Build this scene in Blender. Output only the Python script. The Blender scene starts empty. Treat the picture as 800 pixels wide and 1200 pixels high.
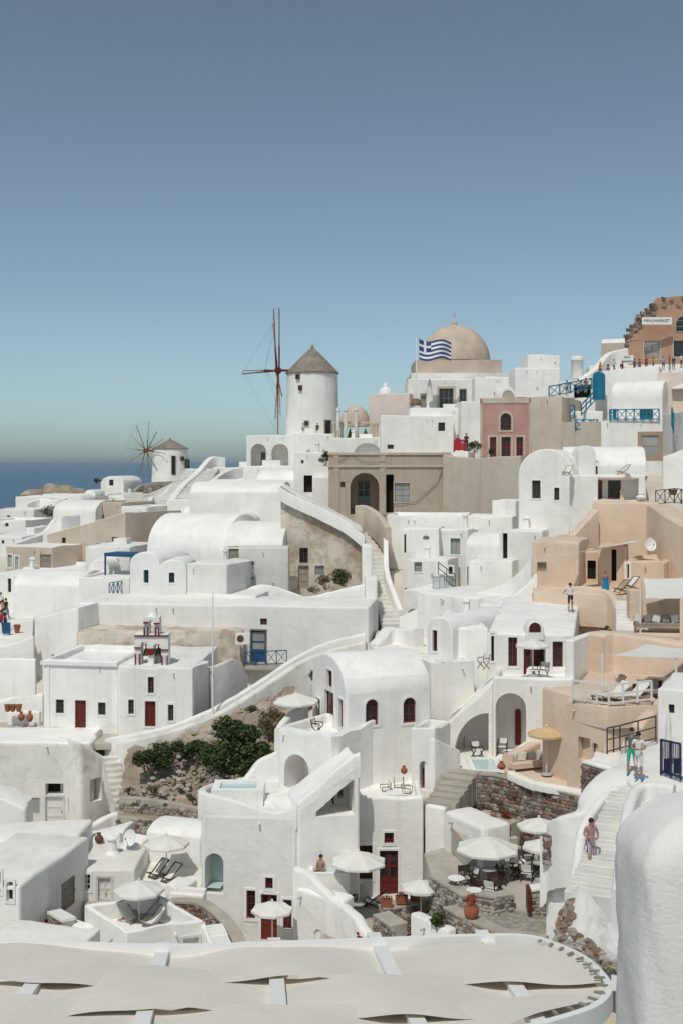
import bpy, bmesh, math, random
from mathutils import Vector, Matrix
from mathutils.geometry import delaunay_2d_cdt
from math import radians as R, sin, cos, pi
random.seed(11)
sc = bpy.context.scene
col = sc.collection
# ------------------------------------------------------------------ camera, sky, sun, exposure
F = 1400.0        # focal length in pixels of the 800 px wide photograph
HY = 539.0        # image row of the horizon
cam = bpy.data.cameras.new('camera'); camo = bpy.data.objects.new('camera', cam); col.objects.link(camo)
cam.sensor_fit = 'HORIZONTAL'; cam.sensor_width = 36.0; cam.lens = 36.0 * F / 800.0
camo.rotation_euler = (pi / 2, 0, 0); cam.shift_y = -(600 - HY) / 800.0
cam.clip_start = 0.1; cam.clip_end = 120000
sc.camera = camo
SUN_EL, SUN_AZ = R(58), R(-21)      # azimuth measured from straight behind the camera, negative = from the left
world = bpy.data.worlds.new('World'); sc.world = world; world.use_nodes = True
wn = world.node_tree.nodes; wl = world.node_tree.links
bg = wn['Background']; sky = wn.new('ShaderNodeTexSky'); sky.sky_type = 'NISHITA'; sky.sun_disc = False
sdir = Vector((sin(SUN_AZ) * cos(SUN_EL), -cos(SUN_AZ) * cos(SUN_EL), sin(SUN_EL)))   # towards the sun
sky.sun_elevation = SUN_EL; sky.sun_rotation = math.atan2(sdir.x, sdir.y)
sky.altitude = 100; sky.air_density = 0.5; sky.dust_density = 1.15; sky.ozone_density = 1.0
hsv = wn.new('ShaderNodeHueSaturation'); hsv.inputs['Saturation'].default_value = 0.78
tint = wn.new('ShaderNodeMix'); tint.data_type = 'RGBA'; tint.blend_type = 'MULTIPLY'; tint.inputs[0].default_value = 1.0; tint.inputs[7].default_value = (0.885, 1.0, 0.895, 1)
wl.new(sky.outputs[0], hsv.inputs['Color']); wl.new(hsv.outputs[0], tint.inputs[6]); wl.new(tint.outputs[2], bg.inputs[0]); bg.inputs[1].default_value = 0.118
sun = bpy.data.lights.new('sun', 'SUN'); suno = bpy.data.objects.new('sun', sun); col.objects.link(suno)
sun.energy = 2.35; sun.angle = R(0.53); sun.color = (1.0, 0.962, 0.89)
suno.rotation_euler = sdir.to_track_quat('Z', 'Y').to_euler()
sc.view_settings.view_transform = 'Standard'; sc.view_settings.look = 'None'
sc.view_settings.exposure = 0.06; sc.view_settings.gamma = 1.0
sc.render.engine = 'CYCLES'
sc.cycles.max_bounces = 8; sc.cycles.diffuse_bounces = 7; sc.cycles.glossy_bounces = 2
sc.cycles.use_adaptive_sampling = True; sc.cycles.adaptive_threshold = 0.02
try:
    sc.cycles.use_denoising = True; sc.cycles.denoiser = 'OPENIMAGEDENOISE'
except Exception: pass

# ------------------------------------------------------------------ helpers
def P(px, py, d):
    """photo pixel at depth d (metres along the view) -> world point; the eye is the origin"""
    return Vector(((px - 400) / F * d, d, (HY - py) / F * d))
def srgb(r, g, b):
    f = lambda c: (c / 255 / 12.92) if c / 255 < 0.04045 else ((c / 255 + 0.055) / 1.055) ** 2.4
    return (f(r), f(g), f(b))
MATS = {}
def nodes_of(m): return m.node_tree.nodes, m.node_tree.links
def mat(name, c, rough=0.85, bump=0.0, bscale=8.0, var=0.08, vscale=0.6, stain=None, stain_amt=0.5, stain_scale=0.35, island=0.0,
        streak=0.0, spec=0.25, metal=0.0, objvar=0.0, fine=0.0, slo=0.5, shi=0.66):
    m = bpy.data.materials.new(name); m.use_nodes = True
    N, L = nodes_of(m); b = N['Principled BSDF']
    b.inputs['Roughness'].default_value = rough; b.inputs['Metallic'].default_value = metal
    b.inputs['Specular IOR Level'].default_value = spec
    tc = N.new('ShaderNodeNewGeometry')
    pos = tc.outputs['Position']
    def noise(scale, detail=4, vec=pos, rgh=0.55):
        n = N.new('ShaderNodeTexNoise'); n.inputs['Scale'].default_value = scale
        n.inputs['Detail'].default_value = detail; n.inputs['Roughness'].default_value = rgh
        L.new(vec, n.inputs['Vector']); return n.outputs['Fac']
    def mix(a, bcol, fac):
        x = N.new('ShaderNodeMix'); x.data_type = 'RGBA'
        if isinstance(a, tuple): x.inputs[6].default_value = (*a, 1)
        else: L.new(a, x.inputs[6])
        if isinstance(bcol, tuple): x.inputs[7].default_value = (*bcol, 1)
        else: L.new(bcol, x.inputs[7])
        L.new(fac, x.inputs[0]); return x.outputs[2]
    def ramp(fac, lo, hi, scale=1.0):
        r = N.new('ShaderNodeMapRange'); r.inputs[1].default_value = lo; r.inputs[2].default_value = hi
        r.inputs[3].default_value = 0; r.inputs[4].default_value = scale
        L.new(fac, r.inputs[0]); return r.outputs[0]
    dark = tuple(max(0, x * (1 - 2.2 * var)) for x in c); lite = tuple(min(0.95, x * (1 + var)) for x in c)
    o = mix(dark, lite, ramp(noise(vscale, 5), 0.3, 0.7))
    if streak:
        mp = N.new('ShaderNodeMapping'); mp.inputs['Scale'].default_value = (1.6, 1.6, 0.12)
        L.new(pos, mp.inputs['Vector'])
        o = mix(o, tuple(x * f for x, f in zip(c, (0.72, 0.69, 0.64))), ramp(noise(1.0, 6, mp.outputs[0], 0.65), 0.53, 0.78, streak))
    if stain:
        o = mix(o, stain, ramp(noise(stain_scale, 8, pos, 0.68), slo, shi, stain_amt))
        o = mix(o, tuple(x * 0.8 for x in stain), ramp(noise(stain_scale * 5, 6, pos, 0.7), 0.55, 0.75, stain_amt * 0.6))
    if island or objvar:
        if island:
            rnd = tc.outputs['Random Per Island']; amt = island
        else:
            oi = N.new('ShaderNodeObjectInfo'); rnd = oi.outputs['Random']; amt = objvar
        hs = N.new('ShaderNodeHueSaturation'); L.new(o, hs.inputs['Color'])
        mr = N.new('ShaderNodeMapRange'); mr.inputs[3].default_value = 1 - amt; mr.inputs[4].default_value = 1 + amt; L.new(rnd, mr.inputs[0]); L.new(mr.outputs[0], hs.inputs['Value'])
        o = hs.outputs[0]
    L.new(o, b.inputs['Base Color'])
    if bump:
        bp = N.new('ShaderNodeBump'); bp.inputs['Strength'].default_value = bump; bp.inputs['Distance'].default_value = 0.05
        L.new(noise(bscale, 6), bp.inputs['Height'])
        if fine:
            b2 = N.new('ShaderNodeBump'); b2.inputs['Strength'].default_value = fine; b2.inputs['Distance'].default_value = 0.3
            L.new(noise(0.9, 3), b2.inputs['Height']); L.new(b2.outputs[0], bp.inputs['Normal'])
        L.new(bp.outputs[0], b.inputs['Normal'])
    MATS[name] = m; return m
white = (0.815, 0.80, 0.775)
mat('white', white, 0.9, 0.32, 7, 0.045, 0.45, streak=0.55, objvar=0.05, fine=0.22, stain=(0.72, 0.69, 0.645), stain_amt=0.3, stain_scale=0.22)
mat('warmwhite', (0.785, 0.76, 0.72), 0.9, 0.35, 6, 0.05, 0.5, streak=0.5, objvar=0.05, fine=0.2)
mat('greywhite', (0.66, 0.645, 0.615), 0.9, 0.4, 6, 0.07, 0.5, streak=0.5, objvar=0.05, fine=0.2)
mat('peel', (0.74, 0.72, 0.68), 0.9, 0.5, 5, 0.05, 0.6, stain=(0.42, 0.37, 0.31), stain_amt=0.85, stain_scale=0.28, streak=0.4)
mat('beige', (0.67, 0.525, 0.41), 0.9, 0.35, 6, 0.05, 0.5, streak=0.35, fine=0.25)
mat('sand', (0.57, 0.485, 0.40), 0.9, 0.4, 6, 0.07, 0.5, streak=0.5, stain=(0.40, 0.33, 0.26), stain_amt=0.35)
mat('pink', (0.50, 0.285, 0.245), 0.9, 0.3, 6, 0.06, 0.8, streak=0.5, stain=(0.52, 0.37, 0.31), stain_amt=0.5, stain_scale=0.5)
mat('palepink', (0.66, 0.56, 0.51), 0.9, 0.2, 6, 0.04, 0.8)
mat('taupe', (0.50, 0.42, 0.345), 0.9, 0.5, 5, 0.1, 0.5, streak=0.8, stain=(0.30, 0.245, 0.185), stain_amt=0.6, stain_scale=0.5, slo=0.46, shi=0.62)
mat('render', (0.52, 0.47, 0.405), 0.95, 0.8, 4, 0.1, 0.5, streak=0.8, stain=(0.36, 0.30, 0.24), stain_amt=0.6, stain_scale=0.5, slo=0.45, shi=0.62)
mat('weathered', (0.66, 0.60, 0.52), 0.92, 0.8, 4, 0.12, 0.4, streak=0.9, stain=(0.33, 0.235, 0.15), stain_amt=0.8, stain_scale=0.55, slo=0.46, shi=0.60)
mat('market', (0.44, 0.265, 0.185), 0.9, 0.4, 6, 0.08, 0.5, streak=0.5)
mat('dome', (0.56, 0.455, 0.37), 0.92, 0.5, 2.2, 0.08, 0.5, streak=0.5, stain=(0.33, 0.28, 0.23), stain_amt=0.5, stain_scale=0.3)
mat('thatch', (0.27, 0.235, 0.195), 0.95, 1.0, 9, 0.15, 1.2, streak=0.7)
mat('stone', (0.235, 0.19, 0.155), 0.9, 0.6, 9, 0.18, 2.5, island=0.55)
mat('redstone', (0.235, 0.135, 0.10), 0.9, 0.6, 9, 0.18, 2.5, island=0.5)
mat('greystone', (0.36, 0.335, 0.30), 0.9, 0.6, 9, 0.15, 2.5, island=0.4)
mat('mortar', (0.42, 0.385, 0.335), 0.95, 0.6, 9, 0.1, 1.0)
mat('rock', (0.34, 0.275, 0.215), 0.95, 1.0, 3, 0.15, 0.5, stain=(0.46, 0.41, 0.35), stain_amt=0.8, stain_scale=0.5)
mat('ground', (0.58, 0.545, 0.49), 0.95, 0.6, 4, 0.08, 0.3, stain=(0.46, 0.40, 0.33), stain_amt=0.5, stain_scale=0.12)
mat('paving', (0.47, 0.435, 0.385), 0.9, 0.5, 5, 0.1, 1.0, stain=(0.38, 0.34, 0.29), stain_amt=0.5, stain_scale=1.0)
mat('pebble', (0.36, 0.33, 0.29), 0.9, 1.0, 9, 0.15, 4.0, stain=(0.5, 0.47, 0.42), stain_amt=0.5, stain_scale=4)
mat('red', (0.165, 0.026, 0.02), 0.5, 0.1, 10, 0.1, 1.5, objvar=0.2)
mat('brightred', (0.42, 0.02, 0.03), 0.6)
mat('brown', (0.115, 0.07, 0.045), 0.6, 0.2, 10, 0.15, 1.5, objvar=0.2)
mat('greywood', (0.30, 0.27, 0.22), 0.75, 0.3, 10, 0.1, 1.5, objvar=0.12)
mat('blue', (0.02, 0.085, 0.185), 0.5, 0.05, 10, 0.1, 1.5)
mat('teal', (0.012, 0.165, 0.275), 0.5, 0.05, 10, 0.1, 1.5, objvar=0.1)
mat('tealgrey', (0.19, 0.265, 0.255), 0.6, 0.1, 10, 0.1, 1.5)
mat('whitepaint', (0.80, 0.795, 0.775), 0.5, 0, 8, 0.02)
mat('whitewood', (0.70, 0.69, 0.66), 0.6, 0.1, 8, 0.04)
mat('glass', (0.022, 0.022, 0.024), 0.12, 0, 8, 0.1, 0.8, spec=0.5, objvar=0.6)
mat('lightglass', (0.34, 0.35, 0.34), 0.2, 0, 8, 0.1, 0.8, spec=0.5)
mat('dark', (0.018, 0.015, 0.013), 0.9)  # near-black colour standing in for the shade of unlit interiors
mat('interior', (0.30, 0.285, 0.26), 0.95)
mat('canvas', (0.71, 0.695, 0.655), 0.85, 0.15, 30, 0.03, 1.5)
mat('ecru', (0.72, 0.675, 0.615), 0.9, 0.16, 20, 0.035, 0.9, stain=(0.64, 0.595, 0.535), stain_amt=0.4, stain_scale=1.2)
mat('tancanvas', (0.62, 0.42, 0.24), 0.85)
mat('terracotta', (0.33, 0.115, 0.065), 0.8, 0.2, 12, 0.1, 3)
mat('tan', (0.40, 0.30, 0.20), 0.7, 0.2, 10)
mat('wood', (0.20, 0.135, 0.085), 0.65, 0.2, 12, 0.15, 2)
mat('darkwood', (0.055, 0.038, 0.028), 0.6, 0.2, 12, 0.15, 2)
mat('metal', (0.06, 0.06, 0.062), 0.5, 0)
mat('greymetal', (0.42, 0.42, 0.41), 0.45, 0)
mat('bronze', (0.10, 0.085, 0.05), 0.5, 0, metal=0.6)
mat('navy', (0.022, 0.03, 0.075), 0.7)
mat('flagblue', (0.045, 0.075, 0.24), 0.8)
mat('cushion', (0.28, 0.25, 0.22), 0.9, 0.2, 20)
mat('skin', (0.40, 0.235, 0.165), 0.6, 0, 8, 0.04)
mat('hair', (0.03, 0.02, 0.014), 0.7)
mat('fairhair', (0.20, 0.12, 0.06), 0.7)
for nm, c in dict(cwhite=(0.72, 0.71, 0.69), cblack=(0.02, 0.02, 0.022), cblue=(0.02, 0.22, 0.50), cred=(0.45, 0.03, 0.04), cgrey=(0.14, 0.135, 0.13),
                  cgreen=(0.03, 0.40, 0.27), cnavy=(0.03, 0.045, 0.13), cpale=(0.30, 0.42, 0.55), cpurple=(0.16, 0.09, 0.2), cstripe=(0.38, 0.22, 0.24),
                  cshorts=(0.07, 0.055, 0.045), corange=(0.55, 0.2, 0.04)).items(): mat(nm, c, 0.9)
for nm, c in dict(leaf=(0.075, 0.105, 0.035), leafdark=(0.035, 0.058, 0.02), leafdry=(0.17, 0.115, 0.05), leafpale=(0.13, 0.145, 0.065)).items():
    m = mat(nm, c, 0.6, 0, 8, 0.2, 3.0, island=0.35)
m = mat('stripes', (0.62, 0.58, 0.55), 0.9); N, L = nodes_of(m); tcn = N.new('ShaderNodeTexCoord'); wv = N.new('ShaderNodeTexWave'); wv.inputs['Scale'].default_value = 7.0; wv.bands_direction = 'X'
rmp = N.new('ShaderNodeValToRGB'); rmp.color_ramp.interpolation = 'CONSTANT'; rmp.color_ramp.elements[0].color = (0.62, 0.58, 0.55, 1); rmp.color_ramp.elements[1].position = .45; rmp.color_ramp.elements[1].color = (0.28, 0.05, 0.06, 1)
el = rmp.color_ramp.elements.new(.75); el.color = (0.05, 0.07, 0.2, 1); L.new(tcn.outputs['Object'], wv.inputs['Vector']); L.new(wv.outputs['Fac'], rmp.inputs[0]); L.new(rmp.outputs[0], N['Principled BSDF'].inputs['Base Color'])
# pool water, sea
def water(name, c, rough, bump, bscale, dist):
    m = bpy.data.materials.new(name); m.use_nodes = True; N, L = nodes_of(m); b = N['Principled BSDF']
    b.inputs['Base Color'].default_value = (*c, 1); b.inputs['Roughness'].default_value = rough; b.inputs['IOR'].default_value = 1.33
    g = N.new('ShaderNodeNewGeometry'); n = N.new('ShaderNodeTexNoise'); n.inputs['Scale'].default_value = bscale; n.inputs['Detail'].default_value = 6
    L.new(g.outputs['Position'], n.inputs['Vector']); bp = N.new('ShaderNodeBump'); bp.inputs['Strength'].default_value = bump; bp.inputs['Distance'].default_value = dist
    L.new(n.outputs['Fac'], bp.inputs['Height']); L.new(bp.outputs[0], b.inputs['Normal']); MATS[name] = m; return b
water('pool', (0.50, 0.63, 0.62), 0.08, 0.3, 3, 0.05)
bsea = water('sea', (0.014, 0.085, 0.175), 0.32, 0.8, 0.05, 2.0)

BASE = {}     # world position of each top-level object's origin
def tag(o, label=None, cat=None, group=None, kind=None):
    if label: o['label'] = label
    if cat:
        o['category'] = cat
        if not kind: kind = 'thing'
    if group: o['group'] = group
    if kind: o['kind'] = kind
    return o
def thing(name, label, cat, loc, group=None):
    o = bpy.data.objects.new(name, None); col.objects.link(o); o.location = loc; o.empty_display_size = 0.3
    BASE[o] = Vector(loc); return tag(o, label, cat, group)
def obj(name, verts, faces, m, parent=None, smooth=0, loc=None, mats=None, fmat=None):
    """mesh object from world-space vertices; parent keeps everything where it is"""
    off = BASE[parent] if parent is not None else (Vector(loc) if loc is not None else
          (Vector((sum(v[0] for v in verts) / len(verts), sum(v[1] for v in verts) / len(verts), min(v[2] for v in verts))) if verts else Vector()))
    me = bpy.data.meshes.new(name)
    me.from_pydata([Vector(v) - off for v in verts], [], faces)
    if mats:
        for k in mats: me.materials.append(MATS[k])
        if fmat: me.polygons.foreach_set('material_index', fmat)
    else: me.materials.append(MATS[m])
    if smooth:
        me.shade_smooth(); me.set_sharp_from_angle(angle=R(smooth))
    me.update()
    o = bpy.data.objects.new(name, me); col.objects.link(o)
    if parent is not None: o.parent = parent; BASE[o] = off
    else: o.location = off; BASE[o] = off
    return o
class MB:
    """collects world-space geometry for one mesh"""
    def __init__(s): s.v = []; s.f = []; s.m = []; s.cm = 0
    def add(s, vs, fs):
        n = len(s.v); s.v += [Vector(x) for x in vs]; s.f += [tuple(i + n for i in f) for f in fs]; s.m += [s.cm] * len(fs); return s
    def box(s, c, ax, ay, az):
        c = Vector(c); ax, ay, az = Vector(ax), Vector(ay), Vector(az)
        vs = [c + ax * i + ay * j + az * k for k in (-1, 1) for j in (-1, 1) for i in (-1, 1)]
        return s.add(vs, [(0, 2, 3, 1), (4, 5, 7, 6), (0, 1, 5, 4), (2, 6, 7, 3), (0, 4, 6, 2), (1, 3, 7, 5)])
    def abox(s, x0, x1, y0, y1, z0, z1):
        return s.box(((x0 + x1) / 2, (y0 + y1) / 2, (z0 + z1) / 2), ((x1 - x0) / 2, 0, 0), (0, (y1 - y0) / 2, 0), (0, 0, (z1 - z0) / 2))
    def bar(s, a, b, r, n=4, r2=None, up=(0, 0, 1)):
        a, b = Vector(a), Vector(b); t = (b - a)
        if t.length < 1e-6: return s
        t.normalize(); x = t.cross(Vector(up))
        if x.length < 1e-3: x = t.cross(Vector((1, 0, 0)))
        x.normalize(); y = t.cross(x); r2 = r if r2 is None else r2
        ph = pi / 4 if n == 4 else 0
        k = 1.414 if n == 4 else 1
        vs = [a + (x * cos(ph + 2 * pi * i / n) + y * sin(ph + 2 * pi * i / n)) * r * k for i in range(n)] + \
             [b + (x * cos(ph + 2 * pi * i / n) + y * sin(ph + 2 * pi * i / n)) * r2 * k for i in range(n)]
        fs = [(i, (i + 1) % n, n + (i + 1) % n, n + i) for i in range(n)] + [tuple(range(n))[::-1], tuple(range(n, 2 * n))]
        return s.add(vs, fs)
    def tube(s, pts, r, n=6):
        for a, b in zip(pts, pts[1:]): s.bar(a, b, r, n)
        return s
    def lathe(s, c, prof, n=16, cap=True, jit=0):
        c = Vector(c); vs = []; fs = []
        for (r, z) in prof:
            for i in range(n):
                a = 2 * pi * i / n; rr = r * (1 + random.uniform(-jit, jit)); vs.append(c + Vector((rr * cos(a), rr * sin(a), z)))
        for j in range(len(prof) - 1):
            for i in range(n): fs.append((j * n + i, j * n + (i + 1) % n, (j + 1) * n + (i + 1) % n, (j + 1) * n + i))
        if cap:
            fs.append(tuple(range(n))[::-1]); fs.append(tuple(range((len(prof) - 1) * n, len(prof) * n)))
        return s.add(vs, fs)
    def build(s, name, m, parent=None, smooth=0, mats=None, loc=None):
        return obj(name, s.v, s.f, m, parent, smooth, loc, mats, s.m if mats else None)
def copytree(o, loc=None, label=None, rz=None, sub=None):
    c = o.copy(); col.objects.link(c)
    if sub is not None: c.parent = sub
    if loc is not None: c.location = loc
    if rz is not None: c.rotation_euler = (0, 0, rz)
    if label: c['label'] = label
    BASE[c] = Vector(loc) if loc is not None else BASE.get(o, Vector())
    for ch in list(o.children): copytree(ch, sub=c)
    return c

# ------------------------------------------------------------------ openings
def inside(p, poly):
    c = False; n = len(poly)
    for i in range(n):
        a, b = poly[i], poly[(i + 1) % n]
        if (a[1] > p[1]) != (b[1] > p[1]) and p[0] < (b[0] - a[0]) * (p[1] - a[1]) / (b[1] - a[1]) + a[0]: c = not c
    return c
def tess(outer, holes):
    """triangles of an outline with holes -> (points, ccw triangles)"""
    pts = []; es = []
    for lp in [outer] + holes:
        k = len(pts); n = len(lp); pts += [Vector((p[0], p[1])) for p in lp]; es += [(k + i, k + (i + 1) % n) for i in range(n)]
    v, _, f, *_ = delaunay_2d_cdt(pts, es, [], 0, 1e-5); out = []
    for t in f:
        a, b, c = [v[i] for i in t]; m = (a + b + c) / 3
        if not inside(m, outer) or any(inside(m, h) for h in holes): continue
        cr = (b.x - a.x) * (c.y - a.y) - (b.y - a.y) * (c.x - a.x); out.append(tuple(t) if cr > 0 else tuple(t)[::-1])
    return [(q.x, q.y) for q in v], out
def loop2(kind, s0, t0, s1, t1):
    """outline of an opening in wall coordinates, counter-clockwise"""
    w = s1 - s0
    if kind == 'arch':
        r = w / 2; h = min(r, (t1 - t0) * 0.8); c = t1 - h
        return [(s0, t0), (s1, t0)] + [(s0 + r + r * cos(a), c + h * sin(a)) for a in [pi * i / 10 for i in range(11)]]
    if kind == 'round':
        return [((s0 + s1) / 2 + w / 2 * cos(2 * pi * i / 14), (t0 + t1) / 2 + (t1 - t0) / 2 * sin(2 * pi * i / 14)) for i in range(14)]
    if kind == 'swoop':       # quarter arch: low on the left, tall on the right
        return [(s0, t0), (s1, t0), (s1, t1)] + [(s1 - w * sin(a), t0 + (t1 - t0) * cos(a)) for a in [pi / 2 * i / 9 for i in range(1, 9)]]
    return [(s0, t0), (s1, t0), (s1, t1), (s0, t1)]
def inset2(lp, t):
    cx = (min(p[0] for p in lp) + max(p[0] for p in lp)) / 2; cy = (min(p[1] for p in lp) + max(p[1] for p in lp)) / 2
    hw = max(max(p[0] for p in lp) - cx, 1e-3); hh = max(max(p[1] for p in lp) - cy, 1e-3)
    return [(cx + (x - cx) * (hw - t) / hw, cy + (y - cy) * (hh - t) / hh) for x, y in lp]
class Face:
    """plane of a wall: o + s*u + t*z, n points out of the wall"""
    def __init__(f, o, u, n): f.o = Vector(o); f.u = Vector(u); f.n = Vector(n)
    def w(f, s, t, dn=0.0): return f.o + f.u * s + Vector((0, 0, t)) + f.n * dn
    def hit(f, px, py):
        r = P(px, py, 1.0); k = f.o.dot(f.n) / r.dot(f.n); q = r * k - f.o
        return q.dot(f.u), q.z
def ring(mb, F_, lo, li, d0, d1):
    n = len(lo); vs = [F_.w(*p, d0) for p in lo] + [F_.w(*p, d0) for p in li] + [F_.w(*p, d1) for p in lo] + [F_.w(*p, d1) for p in li]
    fs = []
    for i in range(n):
        j = (i + 1) % n
        fs += [(2 * n + i, 2 * n + j, 3 * n + j, 3 * n + i), (i, j, 2 * n + j, 2 * n + i), (n + j, n + i, 3 * n + i, 3 * n + j)]
    mb.add(vs, fs)
def fbox(mb, F_, s0, s1, t0, t1, d0, d1):
    vs = [F_.w(s, t, d) for d in (d0, d1) for t in (t0, t1) for s in (s0, s1)]
    mb.add(vs, [(0, 2, 3, 1), (4, 5, 7, 6), (0, 1, 5, 4), (2, 6, 7, 3), (0, 4, 6, 2), (1, 3, 7, 5)])
def window(root, F_, kind, s0, t0, s1, t1, dep, m='red', surround=True, bars=(1, 2), glass='glass', sur_mat='whitepaint', sw=0.11):
    lp = loop2(kind, s0, t0, s1, t1); w, h = s1 - s0, t1 - t0
    t = max(0.035, min(0.075, w * 0.12)); li = inset2(lp, t); mb = MB(); ring(mb, F_, lp, li, -dep, -dep + 0.06)
    if w > 0.35:
        for i in range(bars[0]):
            c = s0 + w * (i + 1) / (bars[0] + 1); fbox(mb, F_, c - 0.022, c + 0.022, t0 + t, t1 - t, -dep + 0.012, -dep + 0.05)
        for i in range(bars[1]):
            c = t0 + h * (i + 1) / (bars[1] + 1); fbox(mb, F_, s0 + t, s1 - t, c - 0.018, c + 0.018, -dep + 0.012, -dep + 0.046)
    o = mb.build('window', m, root)
    p = MB(); p.add([F_.w(*q, -dep + 0.01) for q in lp], [tuple(range(len(lp)))]); p.build('pane', glass, o)
    if surround:
        q = MB(); ring(q, F_, inset2(lp, -sw), lp, -0.03, 0.035); q.build('surround', sur_mat, o)
    return o
def door(root, F_, kind, s0, t0, s1, t1, dep, m='red', surround=True, glazed=False, leaves=1, sur_mat='whitepaint', panels=3):
    lp = loop2(kind, s0, t0, s1, t1); w, h = s1 - s0, t1 - t0; n = len(lp); mb = MB()
    mb.add([F_.w(*q, -dep) for q in lp] + [F_.w(*q, -dep + 0.05) for q in lp],
           [tuple(range(n, 2 * n))] + [(i, (i + 1) % n, n + (i + 1) % n, n + i) for i in range(n)])
    t = 0.07; lw = w / leaves
    for k in range(leaves):
        a, b = s0 + k * lw, s0 + (k + 1) * lw
        fbox(mb, F_, a + 0.005, a + t, t0, t1 - (w / 2 if kind == 'arch' else 0), -dep + 0.05, -dep + 0.085)
        fbox(mb, F_, b - t, b - 0.005, t0, t1 - (w / 2 if kind == 'arch' else 0), -dep + 0.05, -dep + 0.085)
        for j in range(panels + 1):
            c = t0 + (h - 0.12) * j / panels
            fbox(mb, F_, a + t, b - t, c, c + 0.1, -dep + 0.05, -dep + 0.08)
    o = mb.build('door', m, root)
    if glazed:
        p = MB()
        for k in range(leaves):
            a, b = s0 + k * lw + t, s0 + (k + 1) * lw - t
            p.add([F_.w(x, y, -dep + 0.056) for x, y in ((a, t0 + h * 0.42), (b, t0 + h * 0.42), (b, t1 - 0.13), (a, t1 - 0.13))], [(0, 1, 2, 3)])
        p.build('pane', 'glass' if glazed is True else glazed, o)
    if w > 0.5:
        hd = MB(); x = s1 - 0.09 if leaves == 1 else s0 + w / 2 + 0.06
        hd.bar(F_.w(x, t0 + h * 0.46, -dep + 0.13), F_.w(x, t0 + h * 0.52, -dep + 0.13), 0.018); hd.build('handle', 'metal', o)
    if surround:
        q = MB(); ring(q, F_, inset2(lp, -0.11), lp, -0.03, 0.035); q.build('surround', sur_mat, o)
    return o

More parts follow.
